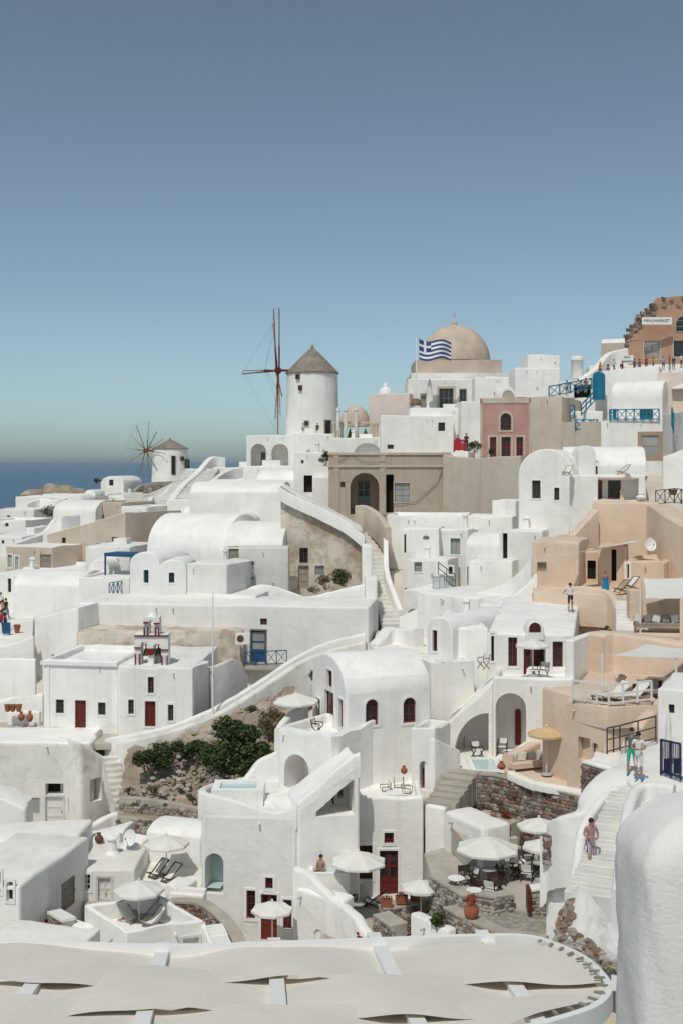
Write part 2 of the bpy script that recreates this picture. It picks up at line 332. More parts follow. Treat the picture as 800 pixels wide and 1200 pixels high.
# ------------------------------------------------------------------ buildings
class Bld:
    """a plastered block: front edge from (x0,d0) to (x1,d1) in photo columns and depths, going `dep` metres back"""
    def __init__(b, name, label, x0, d0, x1, d1, yt, yb, dep, m='white', roof='flat', rise=1.0, yt2=None, par=0.25, cat='house', group=None,
                 bev=0.10, rm=None, sink=2.0, shear=0.0, pw=0.28, backdrop=0.0):
        b.root = None; b.m = m; b.rm = rm or m; b.bev = bev
        A, B = P(x0, yt, d0), P(x1, yt, d1); b.zt = A.z; b.zb = P(x0, yb, d0).z - sink
        b.A = Vector((A.x, A.y, b.zb)); e = Vector((B.x - A.x, B.y - A.y, 0)); b.W = e.length; b.u = e.normalized()
        b.v = Vector((-b.u.y, b.u.x, 0)); b.D = dep; b.H = b.zt - b.zb
        b.H2 = (P(x1, yt2, d1).z - b.zb) if yt2 is not None else b.H
        b.roof, b.rise, b.par, b.pw, b.backdrop = roof, rise, par, pw, backdrop
        b.v2 = b.v + b.u * shear
        b.faces = {'f': Face(b.A, b.u, -b.v), 'l': Face(b.A + b.v2 * dep, -b.v2.normalized(), -b.u), 'r': Face(b.A + b.u * b.W, b.v2.normalized(), b.u)}
        if shear:
            for k, sg in (('l', -1), ('r', 1)):
                uu = b.faces[k].u; b.faces[k].n = Vector((uu.y, -uu.x, 0))
        b.holes = {'f': [], 'l': [], 'r': []}; b.parts = []
        loc = b.A + b.u * b.W / 2 + b.v * dep / 2; loc.z = b.zb
        b.root = thing(name, label, cat, loc, group)
    def cut(b, face, px0, py0, px1, py1, kind='rect', dep=0.18):
        f = b.faces[face]; s0, tb = f.hit(px0, py1); s1, tt = f.hit(px1, py0)
        if s0 > s1: s0, s1 = s1, s0
        b.holes[face].append([kind, s0, tb, s1, tt, dep]); return f, s0, tb, s1, tt
    def win(b, px0, py0, px1, py1, m='red', face='f', kind='rect', dep=0.18, **k):
        f, s0, t0, s1, t1 = b.cut(face, px0, py0, px1, py1, kind, dep); window(b.root, f, kind, s0, t0, s1, t1, dep, m, **k); return b
    def door(b, px0, py0, px1, py1, m='red', face='f', kind='rect', dep=0.18, **k):
        f, s0, t0, s1, t1 = b.cut(face, px0, py0, px1, py1, kind, dep); door(b.root, f, kind, s0, t0, s1, t1, dep, m, **k); return b
    def void(b, px0, py0, px1, py1, kind='arch', dep=1.4, face='f', back=None):
        b.cut(face, px0, py0, px1, py1, kind, dep); return b
    def inner_door(b, px0, py0, px1, py1, back, m='red', kind='rect', face='f', win=False, **k):
        f = b.faces[face]; g = Face(f.o - f.n * back, f.u, f.n); s0, t0 = g.hit(px0, py1); s1, t1 = g.hit(px1, py0)
        (window if win else door)(b.root, g, kind, min(s0, s1), t0, max(s0, s1), t1, -0.01, m, **k); return b
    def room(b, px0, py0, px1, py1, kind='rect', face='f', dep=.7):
        """doorway recess; a near-black panel at its back paints in the unlit dark"""
        f, s0, t0, s1, t1 = b.cut(face, px0, py0, px1, py1, kind, dep); mb = MB(); fbox(mb, f, s0 + .01, s1 - .01, t0 + .01, t1 - .01, -dep + .005, -dep + .05); mb.build('painted_shade', 'dark', b.root); return b
    def done(b):
        bm = bmesh.new(); A, u, v, W, D, H, H2 = b.A, b.u, b.v, b.W, b.D, b.H, b.H2; Z = Vector((0, 0, 1)); v = b.v2
        def V(x, y, z): return bm.verts.new(A + u * x + v * y + Z * z)
        def jit(): return random.uniform(-1, 1) * min(0.05, 0.012 * H)
        if b.roof in ('flat', 'para'):
            lo = [V(0, 0, 0), V(W, 0, 0), V(W, D, 0), V(0, D, 0)]
            bd = b.backdrop
            hi = [V(0, 0, H + jit()), V(W, 0, H2 + jit()), V(W, D, H2 + jit() - bd), V(0, D, H + jit() - bd)]
            for i in range(4): bm.faces.new((lo[i], lo[(i + 1) % 4], hi[(i + 1) % 4], hi[i]))
            if b.roof == 'para' and min(W, D) > 3 * b.pw:
                p = b.pw; ti = []; bi = []
                for (x, y, h) in ((p, p, H), (W - p, p, H2), (W - p, D - p, H2 - bd), (p, D - p, H - bd)):
                    ti.append(V(x, y, h)); bi.append(V(x, y, h - b.par))
                for i in range(4):
                    j = (i + 1) % 4
                    bm.faces.new((hi[i], hi[j], ti[j], ti[i])); bm.faces.new((ti[i], ti[j], bi[j], bi[i]))
                bm.faces.new(bi)
            else: bm.faces.new(hi)
        elif b.roof in ('vaultd', 'vaultl', 'halfd'):
            n = 14; L = W if b.roof != 'vaultl' else D
            if b.roof == 'halfd': prof = [(L, 0), (L, H)] + [(L - L * sin(pi / 2 * i / n) , H + b.rise * (1 - cos(pi / 2 * i / n))) for i in range(1, n + 1)] + [(0, 0)]
            else: prof = [(L, 0)] + [(L / 2 + L / 2 * cos(pi * i / n), H + b.rise * sin(pi * i / n)) for i in range(n + 1)] + [(0, 0)]
            if b.roof != 'vaultl':
                f0 = [V(x, 0, z) for x, z in prof]; f1 = [V(x, D, z) for x, z in prof]
            else:
                f0 = [V(W, x, z) for x, z in prof]; f1 = [V(0, x, z) for x, z in prof]
            m_ = len(prof)
            bm.faces.new(f0[::1]); bm.faces.new(f1[::-1])
            for i in range(m_ - 1): bm.faces.new((f0[i], f1[i], f1[i + 1], f0[i + 1]))
        if b.roof in ('flat', 'para'):
            tops = [e for e in bm.edges if all(q in hi for q in e.verts) and e.calc_length() > 1.5]
            n0 = set(bm.verts); bmesh.ops.subdivide_edges(bm, edges=tops, cuts=4)
            for q in bm.verts:
                if q not in n0: q.co.z += random.gauss(0, .032 if b.D > 2 else .01) if b.m not in ('blue', 'teal') else 0
        bmesh.ops.recalc_face_normals(bm, faces=bm.faces)
        # make sure normals point outward
        fr = max((f for f in bm.faces if abs(f.normal.dot(b.v)) > 0.99), key=lambda f: -f.calc_center_median().dot(b.v))
        if fr.normal.dot(b.v) > 0: bmesh.ops.reverse_faces(bm, faces=bm.faces)
        if b.bev > 0:
            ed = [e for e in bm.edges if len(e.link_faces) == 2 and e.calc_face_angle(0) > R(38) and max(x.co.z for x in e.verts) > b.zb + 0.01]
            bmesh.ops.bevel(bm, geom=ed, offset=min(b.bev, W * 0.12, D * 0.12 if D > 1.5 else D * .2), segments=3, profile=0.5, affect='EDGES', clamp_overlap=True)
        bm.normal_update()
        extra_v, extra_f = [], []; kill = []
        for key, hs in b.holes.items():
            if not hs: continue
            f = b.faces[key]
            cand = [x for x in bm.faces if x.normal.dot(f.n) > 0.995]
            if not cand: continue
            fc = max(cand, key=lambda x: x.calc_area())
            outer = []
            for vv in fc.verts:
                q = vv.co - f.o; outer.append((q.dot(f.u), q.z))
            smin, smax = min(p[0] for p in outer), max(p[0] for p in outer); tmax = max(p[1] for p in outer)
            loops = []
            for (kind, s0, t0, s1, t1, dep) in hs:
                s0, s1 = max(s0, smin + 0.02), min(s1, smax - 0.02); t1 = min(t1, tmax - 0.02); t0 = max(t0, 0.02)
                if s1 - s0 < 0.05 or t1 - t0 < 0.05: continue
                loops.append((loop2(kind, s0, t0, s1, t1), dep))
            flat, tris = tess(outer, [l for l, _ in loops]); kill.append(fc); n0 = len(extra_v)
            extra_v += [f.w(*p) for p in flat]; extra_f += [tuple(n0 + i for i in t) for t in tris]
            for lp, dep in loops:
                n = len(lp); n1 = len(extra_v); extra_v += [f.w(*p) for p in lp] + [f.w(*p, -dep) for p in lp]
                extra_f += [(n1 + i, n1 + n + i, n1 + n + (i + 1) % n, n1 + (i + 1) % n) for i in range(n)] + [tuple(n1 + n + i for i in range(n))]
        if kill: bmesh.ops.delete(bm, geom=kill, context='FACES_ONLY')
        bm.verts.index_update(); bm.faces.ensure_lookup_table()
        wv, wf, rv, rf = [], [], [], []; wm, rm_ = {}, {}
        for fc in bm.faces:
            isr = fc.normal.z > 0.6
            dv, df, dm = (rv, rf, rm_) if isr else (wv, wf, wm); ids = []
            for q in fc.verts:
                if q.index not in dm: dm[q.index] = len(dv); dv.append(q.co.copy())
                ids.append(dm[q.index])
            df.append(tuple(ids))
        n = len(wv); wv += extra_v; wf += [tuple(i + n for i in t) for t in extra_f]
        obj('wall', wv, wf, b.m, b.root, smooth=28)
        if rf: obj('roof', rv, rf, b.rm, b.root, smooth=28)
        bm.free(); b.extras(); return b
    def extras(b):
        if b.m not in ('white', 'warmwhite', 'greywhite', 'peel', 'sand', 'beige') or b.W < 1.5 or b.H < 2: return
        f = b.faces['f']; d = f.o.y; rnd = random.Random(int(abs(f.o.x * 97 + d * 31)))
        if b.roof in ('flat', 'para') and b.W > 2.2:
            for k in range(1 if b.W < 5 else 2):
                x = rnd.uniform(.1, .9) * b.W; t = min(b.H, b.H2) + (abs(b.H2 - b.H) * .0) - .35
                if abs(b.H2 - b.H) > .3: continue
                if any(h[1] - .15 < x < h[3] + .15 and h[2] - .1 < t < h[4] + .2 for h in b.holes['f']): continue
                mb = MB(); mb.bar(f.w(x, t, -.1), f.w(x, t - .03, .22), .05, 7); mb.build('spout', rnd.choice(('greymetal', b.m, b.m)), b.root)
        if d > 56 and b.D > 3 and b.roof == 'flat' and rnd.random() < .55 and abs(b.H2 - b.H) < .3 and not b.backdrop:
            x, y = rnd.uniform(.2, .8) * b.W, rnd.uniform(.45, .85) * b.D; c = b.A + b.u * x + b.v2 * y + Vector((0, 0, b.H)); h = rnd.uniform(.5, 1.0); w = rnd.uniform(.16, .26)
            mb = MB(); mb.lathe(c, [(w * 1.5, -.2), (w * 1.4, 0), (w, .12), (w * .9, h), (w * 1.25, h + .04), (w * 1.2, h + .12), (w * .5, h + .22)], 6 if rnd.random() < .5 else 10); mb.build('chimney', b.m, b.root, smooth=35)
        if d > 75 and b.D > 4 and b.roof in ('flat', 'para') and b.W > 4 and rnd.random() < .4 and not b.backdrop:
            x, y = rnd.uniform(.3, .7) * b.W, rnd.uniform(.55, .75) * b.D; c = b.A + b.u * x + b.v2 * y + Vector((0, 0, b.H - (b.par if b.roof == 'para' else 0))); mb = MB(); w, h = rnd.uniform(.6, 1.2), rnd.uniform(.4, .9)
            mb.box(c + Vector((0, 0, h / 2)), b.u * w, b.v * rnd.uniform(.5, .9), Vector((0, 0, h / 2))); mb.build('roof_hutch', b.m, b.root)
        if rnd.random() < .5 and b.W > 3:
            for _ in range(4):
                x = rnd.uniform(.08, .92) * b.W; t = min(b.H, b.H2) * rnd.uniform(.45, .8)
                if all(not (h[1] - .4 < x < h[3] + .4) for h in b.holes['f']):
                    mb = MB(); fbox(mb, f, x - .09, x + .09, t, t + .16, -.02, .09); mb.lathe(f.w(x, t + .16, .05), [(.05, 0), (.09, .02), (.02, .12)], 6); mb.build('wall_lamp', rnd.choice(('brown', 'greymetal', 'sand')), b.root); break
def spline(pts, n=6):
    """Catmull-Rom through 3-D points"""
    if len(pts) < 3 or n <= 1: return [Vector(p) for p in pts]
    out = []; p = [Vector(x) for x in pts]; p = [p[0] * 2 - p[1]] + p + [p[-1] * 2 - p[-2]]
    for i in range(1, len(p) - 2):
        for k in range(n):
            t = k / n; a, b, c, d = p[i - 1], p[i], p[i + 1], p[i + 2]
            out.append(0.5 * ((2 * b) + (c - a) * t + (2 * a - 5 * b + 4 * c - d) * t * t + (3 * b - a - 3 * c + d) * t ** 3))
    out.append(p[-2]); return out
def wall(name, label, pts, th=0.35, drop=2.0, m='white', n=6, cat='wall', group=None, parent=None, nm=None, rnd=True, zb=None):
    """a free plastered wall with a rounded top; pts = photo points of the top edge (px, py, d)"""
    c = spline([P(*p) for p in pts], n); mb = MB(); k = len(c); prof = []
    r = th / 2
    for i, q in enumerate(c):
        t = (c[min(i + 1, k - 1)] - c[max(i - 1, 0)]); t.z = 0; t.normalize(); nrm = Vector((t.y, -t.x, 0))   # points to the viewer for left-to-right walls
        j = random.uniform(-0.02, 0.02); z = q.z + j; bz = (z - drop) if zb is None else zb
        rr = min(r * 0.7, 0.14)
        sec = [(r, bz), (r, z - rr), (r - rr * 0.3, z - rr * 0.3), (r - rr, z), (-r + rr, z), (-r + rr * 0.3, z - rr * 0.3), (-r, z - rr), (-r, bz)]
        prof.append([Vector((q.x, q.y, 0)) + nrm * a + Vector((0, 0, zz)) for a, zz in sec])
    vs = [x for s in prof for x in s]; fs = []
    for i in range(k - 1):
        for a in range(7): fs.append((i * 8 + a, (i + 1) * 8 + a, (i + 1) * 8 + a + 1, i * 8 + a + 1))
    fs.append(tuple(range(8))); fs.append(tuple((k - 1) * 8 + i for i in range(8))[::-1])
    mb.add(vs, fs)
    if parent is not None: return mb.build(nm or name, m, parent, smooth=50)
    o = mb.build(name, m, None, smooth=50, loc=(c[0] + c[-1]) / 2 - Vector((0, 0, drop))); return tag(o, label, cat, group)
def prism(name, label, pts, yt, drop, m='white', cat='terrace', group=None, parent=None, bev=0.06, kind=None, zt=None, dz=None):
    """flat-topped block with any footprint; pts = (px, d), top level from row yt at the first point"""
    z = P(pts[0][0], yt, pts[0][1]).z if zt is None else zt; bm = bmesh.new()
    xy = [((px - 400) / F * d, d) for px, d in pts]
    area = sum(a[0] * b[1] - b[0] * a[1] for a, b in zip(xy, xy[1:] + xy[:1]))
    if area < 0: xy = xy[::-1]
    lo = [bm.verts.new((x, y, z - drop)) for x, y in xy]; hi = [bm.verts.new((x, y, z)) for x, y in xy]; n = len(xy)
    for i in range(n): bm.faces.new((lo[i], lo[(i + 1) % n], hi[(i + 1) % n], hi[i]))
    bm.faces.new(hi); bm.normal_update()
    ed = [e for e in bm.edges if max(v.co.z for v in e.verts) > z - 0.01 and len(e.link_faces) == 2 and e.calc_face_angle(0) > R(30)]
    if bev: bmesh.ops.bevel(bm, geom=ed, offset=bev, segments=2, profile=0.5, affect='EDGES', clamp_overlap=True)
    vs = [v.co.copy() for v in bm.verts]; bm.verts.index_update(); fs = [tuple(v.index for v in f.verts) for f in bm.faces]; bm.free()
    if parent is not None: return obj(name, vs, fs, m, parent, smooth=28)
    o = obj(name, vs, fs, m, None, smooth=28)
    return tag(o, label, cat, group, kind)
def stairs(name, label, a, b, width, n, m='white', cat='stairs', side=None, rise_fill=1.2, group=None):
    """flight from the photo point a (bottom, centre) up to b"""
    A, B = P(*a), P(*b); root = thing(name, label, cat, A, group); t = (B - A); t.z = 0; run = t.length / n; t.normalize(); s = Vector((t.y, -t.x, 0))
    dz = (B.z - A.z) / n
    for i in range(n):
        c = A + t * (run * (i + 0.5)); z = A.z + dz * (i + 1); mb = MB()
        hw = width / 2 * random.uniform(0.96, 1.03); hd = run / 2 + 0.02
        j = random.uniform(-0.015, 0.015); tp = z + j; lo = z - dz - rise_fill; e = 0.03
        q = lambda x, y, zz: Vector((c.x, c.y, 0)) + s * x + t * y + Vector((0, 0, zz))
        mb.add([q(-hw, -hd, lo), q(hw, -hd, lo), q(hw, hd, lo), q(-hw, hd, lo), q(-hw, -hd, tp - e), q(hw, -hd, tp - e), q(hw, hd, tp), q(-hw, hd, tp), q(-hw, -hd + e, tp), q(hw, -hd + e, tp)],
               [(0, 1, 5, 4), (4, 5, 9, 8), (8, 9, 6, 7), (1, 2, 6, 9, 5), (3, 0, 4, 8, 7), (2, 3, 7, 6)])
        mb.build('step', m, root)
    return root
def stones(F_, s0, s1, tfun, size, m, root, name='stones', single=False, mort='mortar', seed=1, flat=0.3, bottom=0.0):
    """irregular raised stones over a wall face; tfun(s) = top of the wall at s"""
    rnd = random.Random(seed); mb = MB(); t = bottom; row = 0; tmax = max(tfun(s0 + (s1 - s0) * i / 8) for i in range(9))
    ms = m if isinstance(m, (list, tuple)) else [m]; out = []
    while t < tmax:
        h = size * rnd.uniform(0.6, 1.0); s = s0 + rnd.uniform(-0.5, 0) * size
        while s < s1:
            w = size * rnd.uniform(0.7, 1.7); c = (s + w / 2, t + h / 2)
            if s0 - 0.02 < c[0] < s1 + 0.02 and c[1] + h * 0.4 < tfun(c[0]):
                n = rnd.choice((5, 6, 7)); ph = rnd.uniform(0, 6); o1, o2 = [], []
                for i in range(n):
                    a = ph + 2 * pi * i / n; k = rnd.uniform(0.86, 1.1)
                    x, y = cos(a) * w * 0.53 * k, sin(a) * h * 0.56 * k
                    o1.append((c[0] + x, c[1] + y)); o2.append((c[0] + x * 0.72, c[1] + y * 0.72))
                pr = size * flat * rnd.uniform(0.5, 1.2)
                vs = [F_.w(*p, -0.02) for p in o1] + [F_.w(*p, pr * 0.7) for p in o1] + [F_.w(*p, pr) for p in o2]
                fs = [(i, (i + 1) % n, n + (i + 1) % n, n + i) for i in range(n)] + [(n + i, n + (i + 1) % n, 2 * n + (i + 1) % n, 2 * n + i) for i in range(n)] + [tuple(range(2 * n, 3 * n))]
                if single:
                    q = MB(); q.add(vs, fs); q.build('stone', rnd.choice(ms), root)
                else:
                    mb.cm = rnd.randrange(len(ms)); mb.add(vs, fs)
            s += w * 1.0
        t += h * 0.95; row += 1
    if not single and mb.v:
        o = mb.build(name, None, root, mats=list(ms)); o['kind'] = 'stuff'; return o
def stonewall(name, label, pts, drop, th=0.45, size=0.22, ms=('stone', 'redstone', 'greystone'), cap='whitepaint', single=False, cat='wall', caph=0.08, n=1, seed=1, zb=None, both=False):
    """dry-stone wall: mortar core, raised stones on the side the viewer sees, optional cap; pts = photo points of the top edge"""
    c = spline([P(*p) for p in pts], n); root = thing(name, label, cat, (c[0] + c[-1]) / 2 - Vector((0, 0, drop)))
    core = MB(); cp = MB(); k = len(c); L, Rr = [], []
    for i, q in enumerate(c):
        t = c[min(i + 1, k - 1)] - c[max(i - 1, 0)]; t.z = 0; t.normalize(); nrm = Vector((t.y, -t.x, 0)); L.append(q + nrm * th / 2); Rr.append(q - nrm * th / 2)
    for i in range(k - 1):
        b0 = (c[i].z - drop) if zb is None else zb; b1 = (c[i + 1].z - drop) if zb is None else zb
        def lo(v, z): return Vector((v.x, v.y, z))
        vs = [lo(L[i], b0), lo(L[i + 1], b1), L[i + 1], L[i], lo(Rr[i], b0), lo(Rr[i + 1], b1), Rr[i + 1], Rr[i]]
        core.add(vs, [(0, 1, 2, 3), (5, 4, 7, 6), (3, 2, 6, 7), (4, 0, 3, 7), (1, 5, 6, 2)])
        e = L[i + 1] - L[i]; ln = Vector((e.x, e.y, 0)).length; uu = Vector((e.x, e.y, 0)).normalized(); nn = Vector((uu.y, -uu.x, 0))
        bz = min(b0, b1); fo = Vector((L[i].x, L[i].y, bz)); z0, z1 = L[i].z - bz, L[i + 1].z - bz
        stones(Face(fo, uu, nn), 0, ln, lambda s, z0=z0, z1=z1, ln=ln: z0 + (z1 - z0) * s / ln, size, ms, root, single=single, seed=seed * 31 + i)
        if both:
            fo = Vector((Rr[i + 1].x, Rr[i + 1].y, bz)); stones(Face(fo, -uu, -nn), 0, ln, lambda s, z0=z0, z1=z1, ln=ln: z1 + (z0 - z1) * s / ln, size, ms, root, seed=seed * 37 + i)
        if i == 0 or i == k - 2:     # ends
            a, b_ = (Rr[0], L[0]) if i == 0 else (L[-1], Rr[-1]); e2 = b_ - a; u2 = Vector((e2.x, e2.y, 0)).normalized()
            bz = min(a.z - drop if zb is None else zb, a.z - 0.1)
            stones(Face(Vector((a.x, a.y, bz)), u2, Vector((u2.y, -u2.x, 0))), 0, th, lambda s, h=a.z - bz: h, size, ms, root, single=single, seed=seed * 41 + i)
    core.build('core', 'mortar', root)
    if cap:
        o_ = 0.06; vs = []
        for i in range(k):
            t = (L[i] - Rr[i]).normalized() * o_
            a, b_ = L[i] + t, Rr[i] - t
            vs += [a, b_, b_ + Vector((0, 0, caph)), a + Vector((0, 0, caph))]
        fs = [(0, 1, 2, 3), tuple((k - 1) * 4 + j for j in (3, 2, 1, 0))]
        for i in range(k - 1):
            for j in range(4): fs.append((i * 4 + j, i * 4 + (j + 1) % 4, (i + 1) * 4 + (j + 1) % 4, (i + 1) * 4 + j)[::-1])
        obj('cap', vs, fs, cap, root)
    return root
# ------------------------------------------------------------------ the setting: sea, hillside
def zpx(px, py, d): return P(px, py, d)
tag(obj('sea', [(-90000, 150, -125), (90000, 150, -125), (90000, 110000, -125), (-90000, 110000, -125)], [(0, 1, 2, 3)], 'sea', loc=(0, 0, -125)), kind='structure')
CTRL = [P(*p) for p in [(60, 1112, 50), (240, 1118, 50), (420, 1085, 50), (600, 1070, 48), (690, 1040, 38), (640, 1115, 40), (745, 930, 43), (800, 930, 42),
    (60, 985, 60), (240, 965, 64), (320, 910, 67), (60, 866, 73), (200, 862, 73), (20, 765, 86), (310, 800, 82), (430, 750, 87), (480, 750, 87), (560, 900, 63), (480, 935, 59),
    (690, 905, 56), (620, 775, 69), (720, 740, 68), (790, 775, 63), (640, 710, 78), (760, 700, 72), (560, 690, 90), (440, 650, 104), (350, 700, 96), (200, 725, 94), (100, 700, 99),
    (20, 690, 108), (30, 625, 140), (100, 612, 130), (200, 605, 150), (60, 583, 190), (0, 598, 200), (130, 572, 200), (200, 566, 225), (260, 545, 200), (300, 550, 170), (360, 565, 160),
    (420, 612, 118), (500, 612, 116), (600, 606, 110), (700, 596, 96), (790, 585, 92), (440, 540, 145), (530, 540, 125), (600, 548, 118), (700, 532, 115), (780, 548, 100),
    (540, 485, 165), (650, 472, 135), (760, 430, 145), (800, 480, 120), (330, 620, 130), (250, 620, 150), (60, 1010, 70), (110, 1000, 69), (0, 1010, 70), (30, 1010, 66), (90, 1010, 66)]]
CTRL += [Vector(p) for p in [(-30, 30, -21), (0, 30, -20), (14, 30, -17), (-20, 10, -9), (0, 8, -8), (14, 8, -8), (0, 0, -3), (-60, 40, -30), (-90, 110, -40), (-110, 160, -60), (-120, 230, -70),
    (-60, 300, -50), (0, 300, -30), (60, 300, -10), (110, 200, 15), (110, 120, 10), (80, 60, -4), (50, 40, -8), (0, 420, -125), (-150, 350, -130), (150, 420, -125), (-170, 200, -130), (-170, 60, -130), (-120, 0, -80)]]
def ground_z(x, y):
    sw = sz = 0
    for c in CTRL:
        w = 1.0 / ((c.x - x) ** 2 + (c.y - y) ** 2 + 0.5) ** 1.8; sw += w; sz += w * c.z
    return sz / sw
nx, ny = 110, 120; gv = []; gf = []
for j in range(ny):
    y = -5 + 560 * (j / (ny - 1)) ** 1.6
    for i in range(nx):
        hw = 60 + y * 0.55; x = (i / (nx - 1) * 2 - 1) * hw
        gv.append((x, y, ground_z(x, y) - (4.0 if 24 < y < 74 else 4.0 - 2.6 * min(1, (y - 74) / 10) if y >= 74 else 1.2 + 2.4 * max(0, y) / 24) + 0.2 * sin(x * 1.3) * cos(y * 0.9)))
for j in range(ny - 1):
    for i in range(nx - 1): gf.append((j * nx + i, j * nx + i + 1, (j + 1) * nx + i + 1, (j + 1) * nx + i))
tag(obj('hillside', gv, gf, 'ground', smooth=60, loc=(0, 0, 0)), kind='structure')

# ------------------------------------------------------------------ far ridge: windmills, church, upper houses
def blades(root, hub, axis, n, length, m, thick=0.07, only=None, spread=0.0):
    axis = axis.normalized(); x = axis.cross(Vector((0, 0, 1))).normalized(); y = x.cross(axis)
    for i in (only if only else range(n)):
        a = 2 * pi * (i if not only else i) / n if not only else R(i)
        dv = x * cos(a) + y * sin(a); mb = MB(); mb.bar(hub + dv * 0.3, hub + dv * length * random.uniform(0.93, 1.0), thick, 5, thick * 0.6)
        mb.build('sail_pole', m, root)
def windmill(label, pc, ytop, ybot, d, r_px, apex_y, hub_px, axis, poles, plen, cone_over=1.06):
    c = P(pc, ybot, d); s = F / d; r = r_px / s; h = (ybot - ytop) / s; root = thing('windmill', label, 'windmill', c)
    mb = MB(); mb.lathe(c, [(r * 1.10, -4), (r * 1.08, 0), (r * 1.03, h * 0.5), (r, h), (r * 0.9, h + 0.05)], 36); mb.build('tower', 'white', root, smooth=40)
    hc = (ytop - apex_y) / s; mb = MB(); o = r * cone_over
    mb.lathe(c + Vector((0, 0, h)), [(o * 0.9, -0.1), (o, 0.0), (o * 0.995, 0.12), (o * 0.62, hc * 0.42), (o * 0.25, hc * 0.78), (o * 0.07, hc * 0.93), (o * 0.05, hc * 1.02), (0.02, hc * 1.1)], 40, jit=0.012)
    mb.build('thatched_roof', 'thatch', root, smooth=40)
    hub = P(hub_px[0], hub_px[1], d - 1.0); ax = Vector(axis).normalized()
    mb = MB(); mb.bar(hub + ax * 0.6, Vector((c.x, c.y, hub.z)), 0.16, 8); mb.build('axle', 'red', root)
    mb = MB(); mb.bar(hub - ax * 0.25, hub + ax * 0.3, 0.45, 10); mb.build('hub', 'red' if d < 200 else 'wood', root)
    x = ax.cross(Vector((0, 0, 1))).normalized(); y = Vector((0, 0, 1)); tips = []
    for a, ln, w in poles:
        dv = x * cos(R(a)) + y * sin(R(a)); off = ax * random.uniform(-0.35, 0.35); tip = hub + dv * plen * ln + off; tips.append(tip)
        mb = MB(); mb.bar(hub + off, hub + off + dv * plen * ln * 0.38, 0.13 * w, 6); mb.build('sail_stub', 'red' if d < 200 else 'wood', root)
        mb = MB(); mb.bar(hub + off + dv * plen * ln * 0.3, tip, 0.11 * w, 6, 0.08 * w); mb.build('sail_pole', 'tan' if a % 2 else 'wood', root)
    mb = MB(); fr = hub + ax * 2.2; mb.bar(hub, fr, 0.07, 6)
    for t in tips[::2]: mb.bar(fr, t, 0.018, 3)
    for t, t2 in zip(tips, tips[1:]): mb.bar(t, t2, 0.014, 3)
    mb.build('rigging', 'wood', root); return root, c, r, s
wm, wc, wr, ws = windmill('tall white windmill with grey thatched cone and bare poles beside the domed church', 366, 438, 520, 165, 29.5, 406, (326, 434), (-0.76, -0.65, 0),
    [(90, 1.0, 1), (86, 0.99, 1), (81, 0.78, 1.0), (0, 1.0, 1), (3, 0.94, 0.9), (270, 1.02, 1), (265, 0.72, 1), (277, 0.78, 1.1), (250, 0.45, 1)], 8.6)
def tower_open(root, c, r, px, y0, y1, wpx, d, m, kind='door'):
    q = P(px, y1, d); ang = math.asin(max(-0.98, min(0.98, (q.x - c.x) / r))); n = Vector((sin(ang), -cos(ang), 0)); s = F / d
    h = (y1 - y0) / s; w = wpx / s / max(0.35, cos(ang)); fc = Face(Vector((c.x, c.y, q.z)) + n * (r * 1.06), Vector((cos(ang), sin(ang), 0)), n)
    mb = MB(); ring(mb, fc, [(-w / 2, 0), (w / 2, 0), (w / 2, h), (-w / 2, h)], inset2([(-w / 2, 0), (w / 2, 0), (w / 2, h), (-w / 2, h)], 0.12), -0.4, 0.12)
    o = mb.build(kind, m, root); p = MB(); fbox(p, fc, -w / 2 + 0.05, w / 2 - 0.05, 0.03, h - 0.03, -0.4, 0.03); p.build('pane', 'glass', o)
for a in ((383, 492, 509, 8, 'greywood', 'door'), (360, 493, 500, 6, 'greywood', 'window'), (350, 439, 445, 4, 'brown', 'window'), (353, 452, 458, 4, 'brown', 'window')):
    tower_open(wm, wc, wr, a[0], a[1], a[2], a[3], 163, a[4], a[5])
sm, s_c, s_r, ss = windmill('small distant windmill with spread wooden spokes at the edge of the sea', 199.5, 526, 562, 225, 20, 514, (171, 528), (-0.62, -0.78, 0.05),
    [(a, random.uniform(0.8, 1.0), 0.75) for a in (5, 35, 62, 95, 128, 155, 186, 230, 262, 290, 335)], 5.6)
for a in ((204, 534, 556, 4.5, 'brown', 'door'), (219, 538, 556, 4, 'brown', 'door'), (213, 535, 540, 3, 'brown', 'window')): tower_open(sm, s_c, s_r, a[0], a[1], a[2], a[3], 223, a[4], a[5])

# domed church
c = P(537, 437, 170); ch = thing('domed_church', 'church with large sand coloured dome on square stone drum', 'church', c)
s = F / 170; mb = MB(); R_ = 43 / s
mb.lathe(c + Vector((0, 6, 17 / s)), [(R_ * cos(a), R_ * 1.04 * sin(a)) for a in [pi / 2 * i / 14 for i in range(14)]] + [(0.35, R_ * 1.04), (0.4, R_ * 1.04 + 0.35), (0.25, R_ * 1.04 + 0.7), (0.05, R_ * 1.04 + 0.9)], 48); mb.build('dome', 'dome', ch, smooth=40)
mb = MB(); mb.abox(c.x - 50 / s, c.x + 51 / s, 170 + .5, 170 + 12, c.z, c.z + 16 / s); mb.build('drum', 'dome', ch)
mb = MB(); top = c + Vector((0, 6, 17 / s + R_ * 1.04 + 0.8)); mb.bar(top, top + Vector((0, 0, 1.1)), 0.05, 5); mb.bar(top + Vector((-0.3, 0, .75)), top + Vector((.3, 0, .75)), 0.05, 5); mb.build('cross', 'greymetal', ch)
mb = MB(); mb.abox(c.x - 56 / s, c.x + 54 / s, 168.5, 183, c.z - 9, c.z - 0.1); mb.build('wall', 'white', ch)

B = Bld
